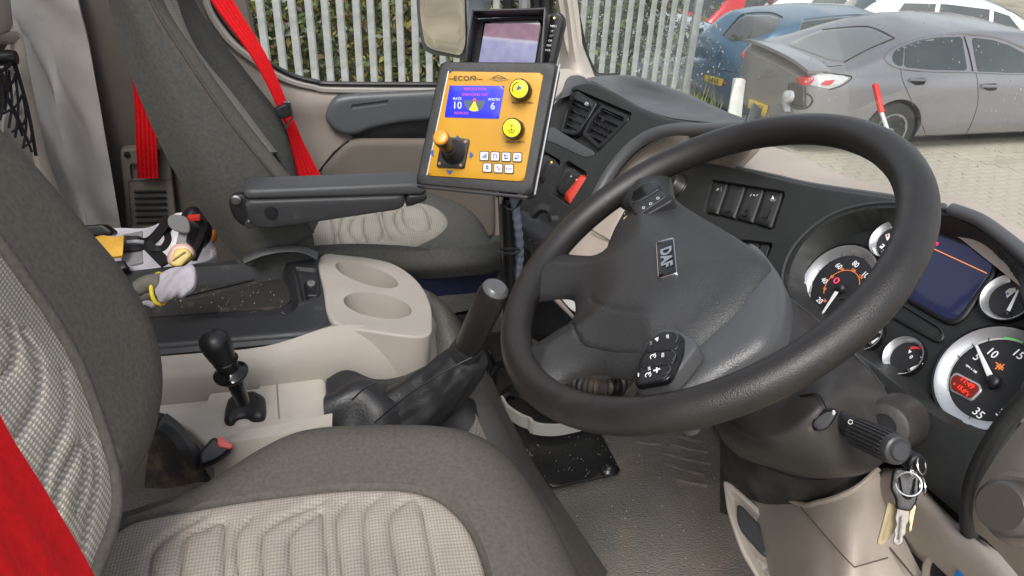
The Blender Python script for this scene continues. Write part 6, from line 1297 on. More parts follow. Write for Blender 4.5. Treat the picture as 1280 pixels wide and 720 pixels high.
# rounded lower roll running to the door
rl = [[Q(a, b, x=c) for a, b, c in r] for r in (
    [(1085, 592, .60), (1106, 580, .60), (1140, 592, .60), (1176, 628, .60), (1212, 662, .60), (1250, 692, .60), (1320, 745, .60)],
    [(1090, 600, .575), (1112, 596, .565), (1140, 610, .555), (1172, 640, .552), (1206, 676, .552), (1242, 706, .552), (1310, 765, .55)],
    [(1096, 625, .575), (1112, 632, .56), (1138, 650, .55), (1164, 676, .548), (1196, 706, .548), (1230, 735, .548), (1290, 790, .55)],
    [(1104, 660, .60), (1116, 670, .59), (1140, 690, .585), (1160, 708, .585), (1190, 732, .585), (1220, 760, .585), (1280, 810, .585)])]
M().patch(rl, 6, 6, .02, away=(1, 0, 0)).build('lower_roll', K['beige'], kn, ang=60)
plk = Plane(Q(1180, 705, x=.575), nrm(V(-1, -.2, .2)))
M().slab(plk, roundpoly(plk.pxuv([(1150, 706), (1158, 690), (1168, 684), (1250, 740), (1250, 790), (1150, 790)]), .006), .01, .004, .006, ops=[('poly', roundpoly(plk.pxuv([(1162, 712), (1170, 690), (1230, 735), (1230, 780), (1162, 780)]), .005), -.009, .003)]).build('lower_recess', K['beige'], kn)
M().slab(plk.off(.001), roundpoly(plk.off(.001).pxuv([(1162, 712), (1170, 690), (1230, 735), (1230, 780), (1162, 780)]), .005), .006, .001, .01).build('pocket_shade', K['black'], kn)  # black sheet stands in for shade inside the open pocket
M().box(Q(1203, 722, x=.555), (.01, .012, .012)).build('blue_plug', mat('plug_blue', (.02, .2, .6), .4), kn, bevel=.002)
# door-side beige panel with knob
dp = thing('door_side_panel', 'beige dash end panel with a round dark knob at the bottom right corner', 'dash panel', Q(1260, 640, x=.56))
dr = [[Q(a, b, x=c) for a, b, c in r] for r in (
    [(1340, 440, .55), (1290, 512, .545), (1262, 548, .545), (1238, 582, .545), (1221, 612, .545), (1216, 640, .545), (1219, 665, .55)],
    [(1360, 470, .52), (1310, 530, .515), (1280, 566, .515), (1256, 596, .515), (1240, 622, .515), (1234, 650, .515), (1240, 682, .53)],
    [(1400, 560, .50), (1360, 600, .50), (1330, 630, .50), (1310, 650, .50), (1300, 670, .50), (1290, 700, .50), (1290, 740, .52)])]
M().patch(dr, 6, 6, .02, away=(1, 0, 0)).build('end_panel', K['beige'], dp, ang=60)
kc = Q(1272, 636, x=.50); kd = nrm(V(-.9, -.1, .35))
M().lathe([(.0285, -.006), (.029, .002), (.025, .004), (.0235, .003)], kc, kd, 32).build('knob_collar', K['btrim'], dp)
M().lathe([(.0005, .026), (.018, .0255), (.0205, .023), (.0215, .016), (.022, .003), (.022, -.004)], kc, kd, 32).build('knob', mat('knob_grey', (.06, .055, .05), .35, rvar=.06), dp)
# right-hand sill of floor beyond the wheel: footwell wall
tag(M().patch([[Q(840, 470, x=.80), Q(900, 540, x=.78), Q(960, 600, x=.76)], [V(.95, 1.3, FZ), V(.9, .8, FZ), V(.85, .3, FZ)]], 6, 6, .03, away=(1, 0, 0)).build('footwell_wall', K['floor']), 'brown rubber covered footwell wall behind the steering wheel', 'footwell wall')
tag(M().patch([[V(.62, 1.75, -.55), V(.75, 1.3, -.6), V(.85, .9, -.6), V(.85, .2, -.6)], [V(.62, 1.75, -.9), V(.75, 1.3, -.9), V(.85, .9, -.9), V(.85, .2, -.9)], [V(.7, 1.75, -1.2), V(.85, 1.3, -1.2), V(.95, .9, -1.2), V(.95, .2, -1.2)]], 5, 5, .03, away=(1, 0, 0)).build('bulkhead', K['black']), 'black bulkhead low behind the centre dash', 'bulkhead')
# ============================================================ WINDOWS OF THE CAB, PILLAR, MIRROR
from mathutils.bvhtree import BVHTree
gy = lambda y: -3.0-min(.5, max(0.0, y-8.2)*.16)               # the yard falls gently away beyond the first row
# A pillar on the passenger side
apl = thing('windscreen_pillar', 'pale taupe windscreen pillar behind the camera monitor', 'pillar', Q(720, 90, y=1.74))
M().patch([[Q(a, b, y=c) for a, b, c in r] for r in (
    [(684, -80, 1.80), (692, -20, 1.80), (697, 20, 1.79), (700, 60, 1.78), (694, 100, 1.76), (690, 130, 1.74)],
    [(700, -80, 1.70), (706, -20, 1.70), (712, 20, 1.70), (717, 60, 1.69), (722, 92, 1.68), (720, 125, 1.62)],
    [(706, -80, 1.74), (716, -20, 1.74), (721, 15, 1.74), (728, 55, 1.73), (744, 94, 1.72), (752, 104, 1.70)])], 6, 5, .03, away=(0, 1, 0)).build('pillar_trim', K['beige2'], apl, ang=60)
M().tube(crom([Q(704, -80, y=1.75), Q(717, -10, y=1.75), Q(723, 25, y=1.75), Q(730, 60, y=1.74), Q(738, 82, y=1.73), Q(746, 94, y=1.72), Q(770, 95, y=1.70)], 6), .007, 8).build('windscreen_seal', K['black'], apl)
# front frame of the door window
df = thing('door_window_frame', 'black front frame bars of the passenger door window above the monitor', 'window frame', Q(650, 10, y=1.8))
for a, b, c, d, m_ in ((638, -80, 632, 110, K['black']), (658, -80, 652, 110, mat('frame_grey', (.22, .22, .22), .5)), (672, -80, 668, 110, K['black']), (684, -80, 682, 110, K['dash'])):
    M().tube([Q(a, b, y=1.80), Q(c, d, y=1.80)], (.016, .012), 8).build('frame_bar', m_, df)
M().tube([Q(604, -60, y=1.86), Q(599, 20, y=1.86), Q(594, 100, y=1.84)], (.028, .012), 8).build('frame_bar', mat('frame_blue_grey', (.12, .14, .16), .4), df)
# exterior mirror seen through the door window
mi = thing('exterior_mirror', 'tall exterior mirror with grey rim outside the passenger window, reflecting the yard', 'mirror', Q(550, 40, y=2.15))
pmr = Plane(Q(550, 20, y=2.15)+V(.80, .60, .03)*.004, V(-.80, -.60, -.08))
mo_ = roundpoly(pmr.pxuv([(516, -60), (519, 20), (526, 62), (536, 69), (584, 76), (590, 60), (592, -60)]), .03, 5)
M().slab(pmr, mo_, .06, .012, .02).build('mirror_housing', mat('mirror_grey', (.07, .085, .095), .45), mi)
K['mirr'] = mat('mirror_glass', (.62, .60, .55), .02, 1)
pmm = Plane(pmr.O+pmr.n*.004, nrm(-ray(550, 20)*.9+V(-.35, -.55, -.35)))
pmm2 = Plane(pmr.O+nrm(V(-.80, -.60, -.08))*.006, V(-.80, -.60, -.08))
M().slab(pmm2, roundpoly(pmm2.pxuv([(522, -60), (525, 20), (531, 56), (540, 62), (577, 70), (582, 55), (580, -60)]), .02, 5), .003, .001, .02).build('mirror_glass', K['mirr'], mi)
M().tube([Q(588, -60, y=2.1), Q(592, 30, y=2.05), Q(600, 60, y=1.9)], .018, 8).build('mirror_arm', mat('arm_grey', (.15, .18, .2), .4), mi)

# windscreen
wsr = [[Q(700, -120, y=1.80), Q(900, -160, x=.80), Q(1100, -160, x=.95), Q(1400, -160, x=1.0)],
       [Q(722, 0, y=1.80), Q(900, -20, x=.92), Q(1100, -20, x=1.02), Q(1400, 0, x=1.05)],
       [Q(735, 75, y=1.80), Q(900, 100, x=1.0), Q(1100, 130, x=1.08), Q(1400, 200, x=1.1)],
       [Q(742, 104, y=1.80), Q(900, 165, x=1.03), Q(1040, 240, x=1.10), Q(1400, 420, x=1.12)]]
K['wglass'] = glassmat('windscreen_glass', (.95, .97, .965), .035, dirt=.09, dcol=(.7, .72, .72))
ws = M().patch(wsr, 8, 6, .004, away=(1, .3, 0)).build('windscreen', K['wglass'], ang=80)
tag(ws, 'rain-spotted windscreen glass in front of the parked cars', 'windscreen')
# raindrops on the glass
bvh = BVHTree.FromObject(ws, bpy.context.evaluated_depsgraph_get())
wso = ORG['windscreen']
drop = M()
rr_ = random.Random(3)
def drops(n, x0, x1, y0, y1, s0, s1, bv, off, away=1):
    k = 0
    for _ in range(n):
        a, b = rr_.uniform(x0, x1), rr_.uniform(y0, y1); r = ray(a, b)
        h = bv.ray_cast(Vector(-off), Vector(nrm(r)))
        if h[0] is None: continue
        p = np.array(h[0])+off; nn_ = np.array(h[1]); nn_ = nn_ if nn_@r > 0 else -nn_
        s = rr_.uniform(s0, s1)*(1 if rr_.random() < .85 else 1.8)
        u = nrm(np.cross(nn_, (0, 0, 1))); v = np.cross(nn_, u)
        drop.sphere(p+nn_*.0042, (s, s*rr_.uniform(1, 2.2), s*.5), 6, 4, ax=(u, v, nn_))
drops(520, 725, 1280, 0, 260, .0004, .0011, bvh, wso)
drops(260, 735, 900, 20, 110, .0006, .0017, bvh, wso)
dm = mat('water_drop', (.85, .88, .9), .05); dmt = dm.node_tree.nodes['Principled BSDF']; dmt.inputs['Transmission Weight'].default_value = .75; dmt.inputs['IOR'].default_value = 1.33
d1 = drop.build('raindrops', dm, ws, kind='stuff', fix=False)

# ============================================================ THE YARD
ground = M()
gx = [-60, -20, 0, 4, 8, 14, 24, 60, 200]; gyy = [-60, -10, 0, 3, 5, 6.5, 8.2, 9, 11, 14, 20, 40, 220]
vs = [V(x, y, gy(min(y, 40))) for y in gyy for x in gx]; nx = len(gx)
ground.add(vs, [(i*nx+j, i*nx+j+1, (i+1)*nx+j+1, (i+1)*nx+j) for i in range(len(gyy)-1) for j in range(nx-1)])
K['yard'] = mat('yard_surface', (.32, .285, .215), .8, var=.25, vscale=1.2, bump=.6, bscale=60, dirt=((.20, .18, .145), .50, .85), dscale=.5)
gobj = ground.build('ground', K['yard'], kind='structure', fix=False, org=V(0, 0, -3.0))
# concrete block paving where it can be read as blocks
K['paver'] = mat('paving_block', (.42, .38, .31), .8, var=.16, vscale=2.2, bump=.5, bscale=90, dirt=((.22, .195, .155), .54, .7), dscale=1.1)
base = M(); base.box(V(0, 0, 0), (.196, .094, .05)); pm_ = None
cells = []
for i in range(0, 64):
    for j in range(0, 46):
        x = 3.3+i*.2+(.1 if j % 2 else 0); y = 2.9+j*.1
        if x < 9.6: cells.append((x, y))
cells.sort(key=lambda c: c[0]**2+c[1]**2)
vis = []
for x, y in cells:
    d = V(x, y, -3)@FW; a = 640+FPX*(V(x, y, -3)@RT)/d; b = 360-FPX*(V(x, y, -3)@UP)/d
    if 985 < a < 1290 and 150 < b < 300: vis.append((x, y))
rest = [c for c in cells if c not in set(vis[:300])]
first = None
for k, (x, y) in enumerate(vis[:300]):
    c = V(x, y, -2.982+random.uniform(-.002, .002))
    if first is None:
        b_ = M().box(c, (.196, .094, .036)).build('paving_block', K['paver'], gobj, bevel=.006, seg=1); first = (b_, c)
    else:
        b_ = first[0].copy(); C.objects.link(b_); b_.parent = gobj; b_.location = Vector(c-first[1])
        b_.rotation_euler = (0, 0, 0)
rm = M()
for x, y in rest: rm.box(V(x, y, -2.982+random.uniform(-.0025, .0025)), (.195, .094, .036))
rm.build('paving_field', K['paver'], gobj, kind='stuff', fix=False)

# ------------------------------------------------------------ palisade fence
fn = thing('palisade_fence', 'galvanised steel palisade fence beyond the passenger side windows', 'fence', V(2, 8.6, -3.0))
K['galv'] = mat('galvanised_steel', (.36, .38, .375), .55, .35, var=.15, vscale=8, bump=.2, bscale=60, dirt=((.24, .26, .24), .5, .6), dscale=5)
f0 = V(.40, 8.30, 0); fh = nrm(V(math.cos(math.radians(10)), math.sin(math.radians(10)), 0)); fn_ = V(-fh[1], fh[0], 0)
FT = -.45
def pale(s, base_z=-3.05, top=FT):
    c = f0+fh*s; m = M(); w_ = .041; dp_ = .018
    prof = [(-w_, 0), (-w_*.55, -dp_), (w_*.55, -dp_), (w_, 0), (w_*.9, .003), (w_*.5, -dp_+.004), (-w_*.5, -dp_+.004), (-w_*.9, .003)]
    return m.rings([[c+fh*a+fn_*b+V(0, 0, z) for a, b in prof] for z in (base_z, top)])
pr0 = pale(0).build('pale', K['galv'], fn, ang=20)
for i in range(-26, 30):
    if i == 0: continue
    s = i*.158
    if s > 4.02: break
    c_ = pr0.copy(); C.objects.link(c_); c_.parent = fn; c_.location = Vector(fh*s); c_.rotation_euler = (random.uniform(-.004, .004), random.uniform(-.006, .006), 0)
for z in (-2.75, -.95):
    M().box(f0+fh*-.05+fn_*.035+V(0, 0, z), (8.3, .045, .045), (fh, fn_, V(0, 0, 1))).build('rail', K['galv'], fn)
M().box(f0+fh*4.13+V(0, 0, -1.6), (.10, .06, 3.0), (fh, fn_, V(0, 0, 1))).build('post', K['galv'], fn, bevel=.005)
M().box(f0-fh*2.0+fn_*.08+V(0, 0, -1.6), (.06, .10, 3.0), (fh, fn_, V(0, 0, 1))).build('post', K['galv'], fn, bevel=.005)
# short return of fence behind the end post
# ------------------------------------------------------------ hedge behind the fence: real leaves
def leaves(name, n, fpos, size, mats, label, cat, seed):
    rg = np.random.default_rng(seed); objs = []
    per = [M() for _ in mats]
    pr_ = rg.random(n)
    for i in range(n):
        c = fpos(rg); s = size*rg.uniform(.6, 1.5)
        a = rg.normal(size=3); a /= np.linalg.norm(a); b = np.cross(a, rg.normal(size=3)); b /= np.linalg.norm(b); n_ = np.cross(a, b)
        k = int(np.searchsorted(np.cumsum([m_[1] for m_ in mats]), pr_[i])); k = min(k, len(mats)-1)
        per[k].add([c-a*s, c+b*s*.45+n_*s*.1, c+a*s, c-b*s*.45+n_*s*.1], [(0, 1, 2, 3)])
    root = thing(name, label, cat, fpos(np.random.default_rng(1))*V(1, 1, 0)+V(0, 0, -3))
    for m_, (mt, _) in zip(per, mats): m_.build('foliage', mt, root, kind='stuff', fix=False)
    return root
def leafmat(n, c):
    m = mat(n, c, .6, var=.3, vscale=3); m.node_tree.nodes['Principled BSDF'].inputs['Subsurface Weight'].default_value = 0; return m
G1, G2, G3, G4, G5 = leafmat('leaf_green', (.17, .23, .09)), leafmat('leaf_dark', (.12, .15, .08)), leafmat('leaf_yellow', (.40, .38, .10)), leafmat('leaf_brown', (.25, .15, .09)), leafmat('leaf_grey', (.34, .36, .29))
def blob(cx, cy, cz, rx, ry, rz):
    def f(rg):
        while True:
            q = rg.normal(size=3)*.42
            if np.linalg.norm(q) < 1: break
        k = 1+.25*math.sin(q[0]*9+cx*7)*math.sin(q[2]*8+cy*3)
        return np.array([cx+q[0]*rx*k, cy+q[1]*ry, cz+q[2]*rz*k])
    return f
sp = [(-1.9, 'reddish brown and grey brambles behind the far left end of the fence', ((G4, .3), (G1, .3), (G5, .25), (G2, .15))),
      (-.8, 'mixed green and rust coloured shrub behind the fence left of the mirror', ((G1, .35), (G4, .15), (G3, .15), (G5, .2), (G2, .15))),
      (.4, 'yellow-green shrub behind the fence beside the mirror', ((G1, .3), (G3, .3), (G2, .2), (G4, .1), (G5, .1))),
      (1.6, 'dark shrub behind the fence hidden by the monitor', ((G2, .5), (G1, .3), (G5, .2))),
      (2.7, 'bright green shrub behind the fence seen through the left of the windscreen', ((G1, .55), (G3, .15), (G5, .15), (G2, .15))),
      (3.9, 'grey-green thin shrub behind the fence near its end post', ((G5, .45), (G1, .25), (G2, .3)))]
for i, (s, lb, ms) in enumerate(sp):
    c = f0+fh*s+fn_*(.9+.2*(i % 2))
    rt_ = leaves('shrub', 5200, blob(c[0], c[1], -1.75, 1.15, .75, 1.6), .045, ms, lb, 'shrub', 10+i)
    rt_['group'] = 'shrubs behind the fence'
    for k in range(7):
        b0 = c+V(random.uniform(-.5, .5), random.uniform(-.3, .3), -1.4); b1 = b0+V(random.uniform(-.4, .4), random.uniform(-.3, .3), 1.3); b2 = b1+V(random.uniform(-.5, .5), 0, 1.0)
        M().tube(crom([b0, b1, b2], 4), [.014]*4+[.010]*4+[.005], 5).build('stem', K['btrim'], rt_)
gr_ = M()
rg = np.random.default_rng(5)
for i in range(7000):
    s = rg.uniform(-4.2, 4.6); c = f0+fh*s+fn_*rg.uniform(-.25, 1.2)+V(0, 0, -3.02); h = rg.uniform(.08, .34)*(1 if rg.random() < .9 else 1.6); a = rg.uniform(0, 6.28); d_ = V(math.cos(a), math.sin(a), 0)*.006; t_ = V(rg.normal()*.05, rg.normal()*.05, h)
    gr_.add([c-d_, c+d_, c+t_], [(0, 1, 2)])
go_ = gr_.build('grass', leafmat('grass_mat', (.22, .24, .10)), kind='stuff', fix=False); go_['label'] = 'rough grass growing along the foot of the fence'; go_['category'] = 'grass'
# earth bank and far hedge
M().patch([[V(-14, 10.2, -3.1), V(-4, 10.4, -3.1), V(2, 10.9, -3.1), V(4.2, 11.6, -3.2)], [V(-14, 11.2, -2.2), V(-4, 11.4, -2.3), V(2, 12, -2.3), V(4.2, 12.8, -3.1)], [V(-14, 13, -1.2), V(-4, 13, -1.3), V(2, 13.6, -1.5), V(4.2, 14.6, -3.0)]], 8, 6, .2, away=(0, .5, -1), bump=lambda G: .08*np.sin(G[..., 0]*3)*np.sin(G[..., 1]*4)).build('earth_bank', mat('bank_earth', (.12, .11, .075), .95, var=.4, vscale=3, bump=.8, bscale=20), kind='structure')
def hedgepos(rg_):
    s = rg_.uniform(-7, 5.2); return f0+fh*s+fn_*rg_.uniform(2.0, 4.2)+V(0, 0, rg_.uniform(-3, -.2))
leaves('far_hedge', 15000, hedgepos, .075, ((G2, .35), (G1, .3), (G5, .2), (G3, .08), (G4, .07)), 'dense mixed hedge filling the view behind the fence', 'hedge', 77)

# ============================================================ CARS
def carpaint(n, c, metal=.35): return mat(n, c, .3, metal, coat=.8)
K['cglass'] = mat('car_glass', (.035, .045, .045), .04, spec=.8, coat=.5)
K['tyre'] = mat('tyre', (.02, .02, .02), .8, bump=.4, bscale=90); K['alloy'] = mat('alloy', (.45, .45, .46), .3, .8)
K['lampred'] = mat('tail_lamp_red', (.55, .02, .03), .15, coat=.8); K['lampw'] = mat('lamp_clear', (.62, .62, .62), .12, .4, coat=.8)
K['plate'] = mat('plate_yellow', (.75, .52, .03), .5)
class Car:
    """loft of cross sections from tail (x=0) to nose (x=L)"""
    def __init__(s, name, label, X, Y, hd, L, W, roof, belt, paint, wb, rr=.325, group='cars parked in the yard', gz=None):
        s.L, s.W = L, W/2; s.roof, s.belt = roof, belt
        z0 = gz if gz is not None else gy(Y)
        s.o = V(X, Y, z0); s.f = V(math.cos(hd), math.sin(hd), 0); s.l = V(-math.sin(hd), math.cos(hd), 0)
        s.t = thing(name, label, 'car', s.o+s.f*L/2, group); s.paint = paint
        R = []
        xs = np.unique(np.r_[np.linspace(0, L, 44), .02, .06, .12, L-.12, L-.05])
        for x in xs: R.append(s.ring(x))
        bm_ = M().rings(R)
        s.body = bm_.build('body', paint, s.t, ang=50)
        for wx in wb:                                       # wheel openings cut right through
            ct = M(); ct.lathe([(rr+.055, -1.2), (rr+.055, 1.2)], s.P(wx, 0, rr), s.l, 32); ct = ct.build('cut', paint, s.t)
            md = s.body.modifiers.new('b', 'BOOLEAN'); md.operation = 'DIFFERENCE'; md.object = ct; md.solver = 'EXACT'
            dg = bpy.context.evaluated_depsgraph_get(); me = bpy.data.meshes.new_from_object(s.body.evaluated_get(dg)); s.body.modifiers.clear(); s.body.data = me
            bpy.data.objects.remove(ct)
        me = s.body.data; me.polygons.foreach_set('use_smooth', [True]*len(me.polygons)); me.set_sharp_from_angle(angle=math.radians(45))
        M().box(s.P(L/2, 0, .38), (L*.9, W*.72, .3), (s.f, s.l, V(0, 0, 1))).build('underbody', K['black'], s.t)
        for wx in wb:
            for sd_ in (-1, 1): s.wheel(wx, sd_, rr)
        s.bv = None
    def P(s, x, y, z): return s.o+s.f*x+s.l*y+V(0, 0, z)
    def hw(s, x):
        t = np.clip(min(x, s.L-x)/.75, 0, 1); return s.W*(.80+.20*math.sqrt(max(0, 1-(1-t)**2)))
    def ring(s, x):
        b, r = np.interp(x, *s.belt), np.interp(x, *s.roof); w_ = s.hw(x); g = max(r-b, .0)
        e = np.clip(min(x, s.L-x)/.10, 0, 1); zb = .20+.12*(1-e); ww = w_*(.90+.10*e)
        wr = w_*(.93-.20*np.clip(g/.45, 0, 1))
        half = [(0, zb), (ww*.84, zb), (ww*.96, zb+.07), (ww*1.0, .42), (ww*1.0, .58), (ww*.985, b-.16), (ww*.965, b-.05), (ww*.94, b-.0)]
        w1 = ww*.93
        for t in (.02, .3, .6, .85): half.append((w1+(wr-w1)*t-.0, b+.004+(g-.03 if g > .06 else g*.5)*t*(1.0)))
        half += [(wr*.95, b+g*.965+.004), (wr*.80, b+g+.004), (wr*.45, b+g+.016), (0, b+g+.02)]
        pts = [s.P(x, y, z) for y, z in half]+[s.P(x, -y, z) for y, z in half[-2:0:-1]]
        return pts
    def side(s, x, t, sd, off=.004):        # point on the side glass surface
        b, r = np.interp(x, *s.belt), np.interp(x, *s.roof); w_ = s.hw(x); g = r-b
        w1, wr = w_*.93, w_*(.93-.20*np.clip(g/.45, 0, 1))
        return s.P(x, sd*(w1+(wr-w1)*t+off), b+.004+(g-.03)*t)
    def wheel(s, wx, sd, rr):
        c = s.P(wx, sd*(s.W-.10), rr); ax_ = s.l*sd
        w = M().lathe([(rr*.64, .085), (rr*.70, .095), (rr*.93, .088), (rr, .06), (rr, -.08), (rr*.9, -.1), (rr*.6, -.1)], c, ax_, 28, cap=True).build('wheel', K['tyre'], s.t)
        M().lathe([(rr*.66, .082), (rr*.655, .092), (rr*.60, .088), (rr*.57, .04), (.02, .035)], c, ax_, 28).build('rim', K['alloy'], w)
        a, b = s.f, V(0, 0, 1)
        for k in range(7):
            t = k*2*math.pi/7+.3; d = a*math.cos(t)+b*math.sin(t); n_ = b*math.cos(t)-a*math.sin(t)
            M().prism([c+ax_*.075+n_*.016+d*.03, c+ax_*.075-n_*.016+d*.03, c+ax_*.086-n_*.026+d*rr*.62, c+ax_*.086+n_*.026+d*rr*.62], -ax_*.02).build('spoke', K['alloy'], w)
            A_ = t+math.pi/7; d2 = a*math.cos(A_)+b*math.sin(A_)
            M().lathe([(.045, .0), (.04, .006), (.0005, .006)], c+ax_*.042+d2*rr*.42, ax_, 8).build('rim_gap', K['black'], w)
        M().lathe([(.05, .07), (.045, .09), (.0005, .092)], c, ax_, 14).build('hub_cap', K['alloy'], w)
        ar = M(); rg_ = []
        M().lathe([(rr+.052, -.55), (rr+.052, .06), (rr+.045, .06), (rr+.045, -.55)], c, ax_, 28, cap=False).build('arch_liner', K['black'], s.t)
    def sidewin(s, segs, sd, trim=None):
        for x0, x1, y0, y1, tl, tr in segs:     # bottom from x0..x1, top from y0..y1, heights tl,tr
            rows = []
            for k in range(5):
                t = .05+k/4*.85
                rows.append([s.side((x0+(y0-x0)*k/4)+((x1+(y1-x1)*k/4)-(x0+(y0-x0)*k/4))*j/6, t, sd) for j in range(7)])
            M().patch(rows, 2, 2, .006, away=-s.l*sd).build('side_window', K['cglass'], s.t, ang=60)
    def top(s, x0, x1, wf0, wf1, name, mt, off=.006, n=8, th=.006):
        rows = []
        for i in range(n+1):
            x = x0+(x1-x0)*i/n; b, r = np.interp(x, *s.belt), np.interp(x, *s.roof); g = max(r-b, 0); w_ = s.hw(x); wr = w_*(.93-.20*np.clip(g/.45, 0, 1)); f_ = wf0+(wf1-wf0)*i/n
            q = []
            for yy in np.linspace(-1, 1, 9): q.append(s.P(x, wr*f_*yy, b+g+.02-.022*abs(yy)**2.2+off))
            rows.append(q)
        return M().patch(rows, 2, 2, th, away=V(0, 0, -1)).build(name, mt, s.t, ang=60)
    def cast(s, a, b, off=.0):
        if s.bv is None: s.bv = BVHTree.FromObject(s.body, bpy.context.evaluated_depsgraph_get())
        o = ORG[s.body.name]; r = nrm(ray(a, b)); h = s.bv.ray_cast(Vector(-o), Vector(r))
        if h[0] is None: return None
        n_ = np.array(h[1]); n_ = n_ if n_@r < 0 else -n_
        return np.array(h[0])+o+n_*off
    def decal(s, pts, name, mt, off=.006, th=.008, step=3.0, par=None, rad=3):
        """panel whose outline follows the photograph, laid on the car's own surface"""
        Pp = roundpoly(pts, rad, 4) if rad else np.array(pts, float); B = resample(Pp, step)
        lo, hi = B.min(0), B.max(0); gx_, gy_ = np.meshgrid(np.arange(lo[0], hi[0], step), np.arange(lo[1], hi[1], step)); G = np.stack([gx_.ravel(), gy_.ravel()], -1); G = G[inside(G, B)]
        if len(G): G = G[segdist(G, B) > step*.5]
        X = np.vstack([B, G]) if len(G) else B; n = len(B)
        vv, _, ff, _, _, _ = geometry.delaunay_2d_cdt([Vector(p) for p in X], [(i, (i+1) % n) for i in range(n)], [], 1, 1e-6)
        hits = [s.cast(p[0], p[1], off) for p in vv]; ok = [h for h in hits if h is not None]
        if not ok: return None
        f_ = [q for q in ff if all(hits[i] is not None for i in q)]
        if not f_: return None
        v_ = [h if h is not None else ok[0] for h in hits]; k = len(v_); bk = [p+nrm(p)*th for p in v_]
        cnt = {}
        for q in f_:
            for a, b in zip(q, list(q[1:])+[q[0]]): cnt[(a, b)] = 1
        ed_ = [(a, b) for (a, b) in cnt if (b, a) not in cnt]
        return M().add(v_+bk, [tuple(q) for q in f_]+[tuple(k+i for i in q[::-1]) for q in f_]+[(b, a, k+a, k+b) for a, b in ed_]).build(name, mt, par or s.t, ang=50)
    def line(s, pts, name, mt, r=.004, off=.0, n=5, par=None, seg=6):
        P_ = [s.cast(p[0], p[1], off) for p in crom(pts, n)]; P_ = [p for p in P_ if p is not None]
        if len(P_) > 2: return M().tube(P_, r, seg).build(name, mt, par or s.t)

# --- grey saloon nearest
K['pgrey'] = carpaint('grey_paint', (.29, .28, .30), .5)
mz = Car('parked_car', 'dark silver-grey four-door car nearest the truck, filling the right of the windscreen', 4.98, 7.92, math.radians(0.5), 4.75, 1.80,
         ([0, .10, .30, .62, 1.0, 1.35, 1.75, 2.2, 2.8, 3.1, 3.85, 4.2, 4.6, 4.75], [.88, .96, .99, 1.05, 1.18, 1.28, 1.345, 1.365, 1.34, 1.28, 1.0, .92, .80, .68]),
         ([0, .10, .30, .7, 1.5, 2.5, 3.6, 4.2, 4.6, 4.75], [.84, .92, .95, .955, .94, .925, .92, .87, .76, .64]), K['pgrey'], (1.13, 3.87))
# --- blue hatchback behind
K['pblue'] = carpaint('blue_paint', (.055, .14, .24), .35)
pg1 = Car('parked_car', 'mid-blue hatchback with red tail lamp parked behind the grey car', 5.32, 9.98, math.radians(1), 4.2, 1.80,
          ([0, .04, .12, .45, .8, 1.5, 2.3, 2.7, 3.4, 4.05, 4.2], [.85, .98, 1.05, 1.36, 1.43, 1.49, 1.47, 1.38, 1.0, .8, .66]),
          ([0, .12, .6, 2.5, 3.4, 4.05, 4.2], [.84, .96, 1.0, .96, .92, .76, .62]), K['pblue'], (.85, 3.45), gz=-3.40)
K['pwhite'] = carpaint('white_paint', (.80, .80, .80), 0); K['pred'] = carpaint('red_paint', (.55, .03, .035), .1); K['ppale'] = carpaint('pale_blue_paint', (.42, .50, .58), .3)
RF = ([0, .05, .15, .5, .9, 1.6, 2.3, 2.7, 3.3, 3.95, 4.1], [.85, 1.0, 1.08, 1.38, 1.46, 1.50, 1.46, 1.36, 1.03, .84, .68]); BF = ([0, .12, .6, 2.5, 3.3, 3.95, 4.1], [.84, .98, 1.02, .98, .95, .78, .62])
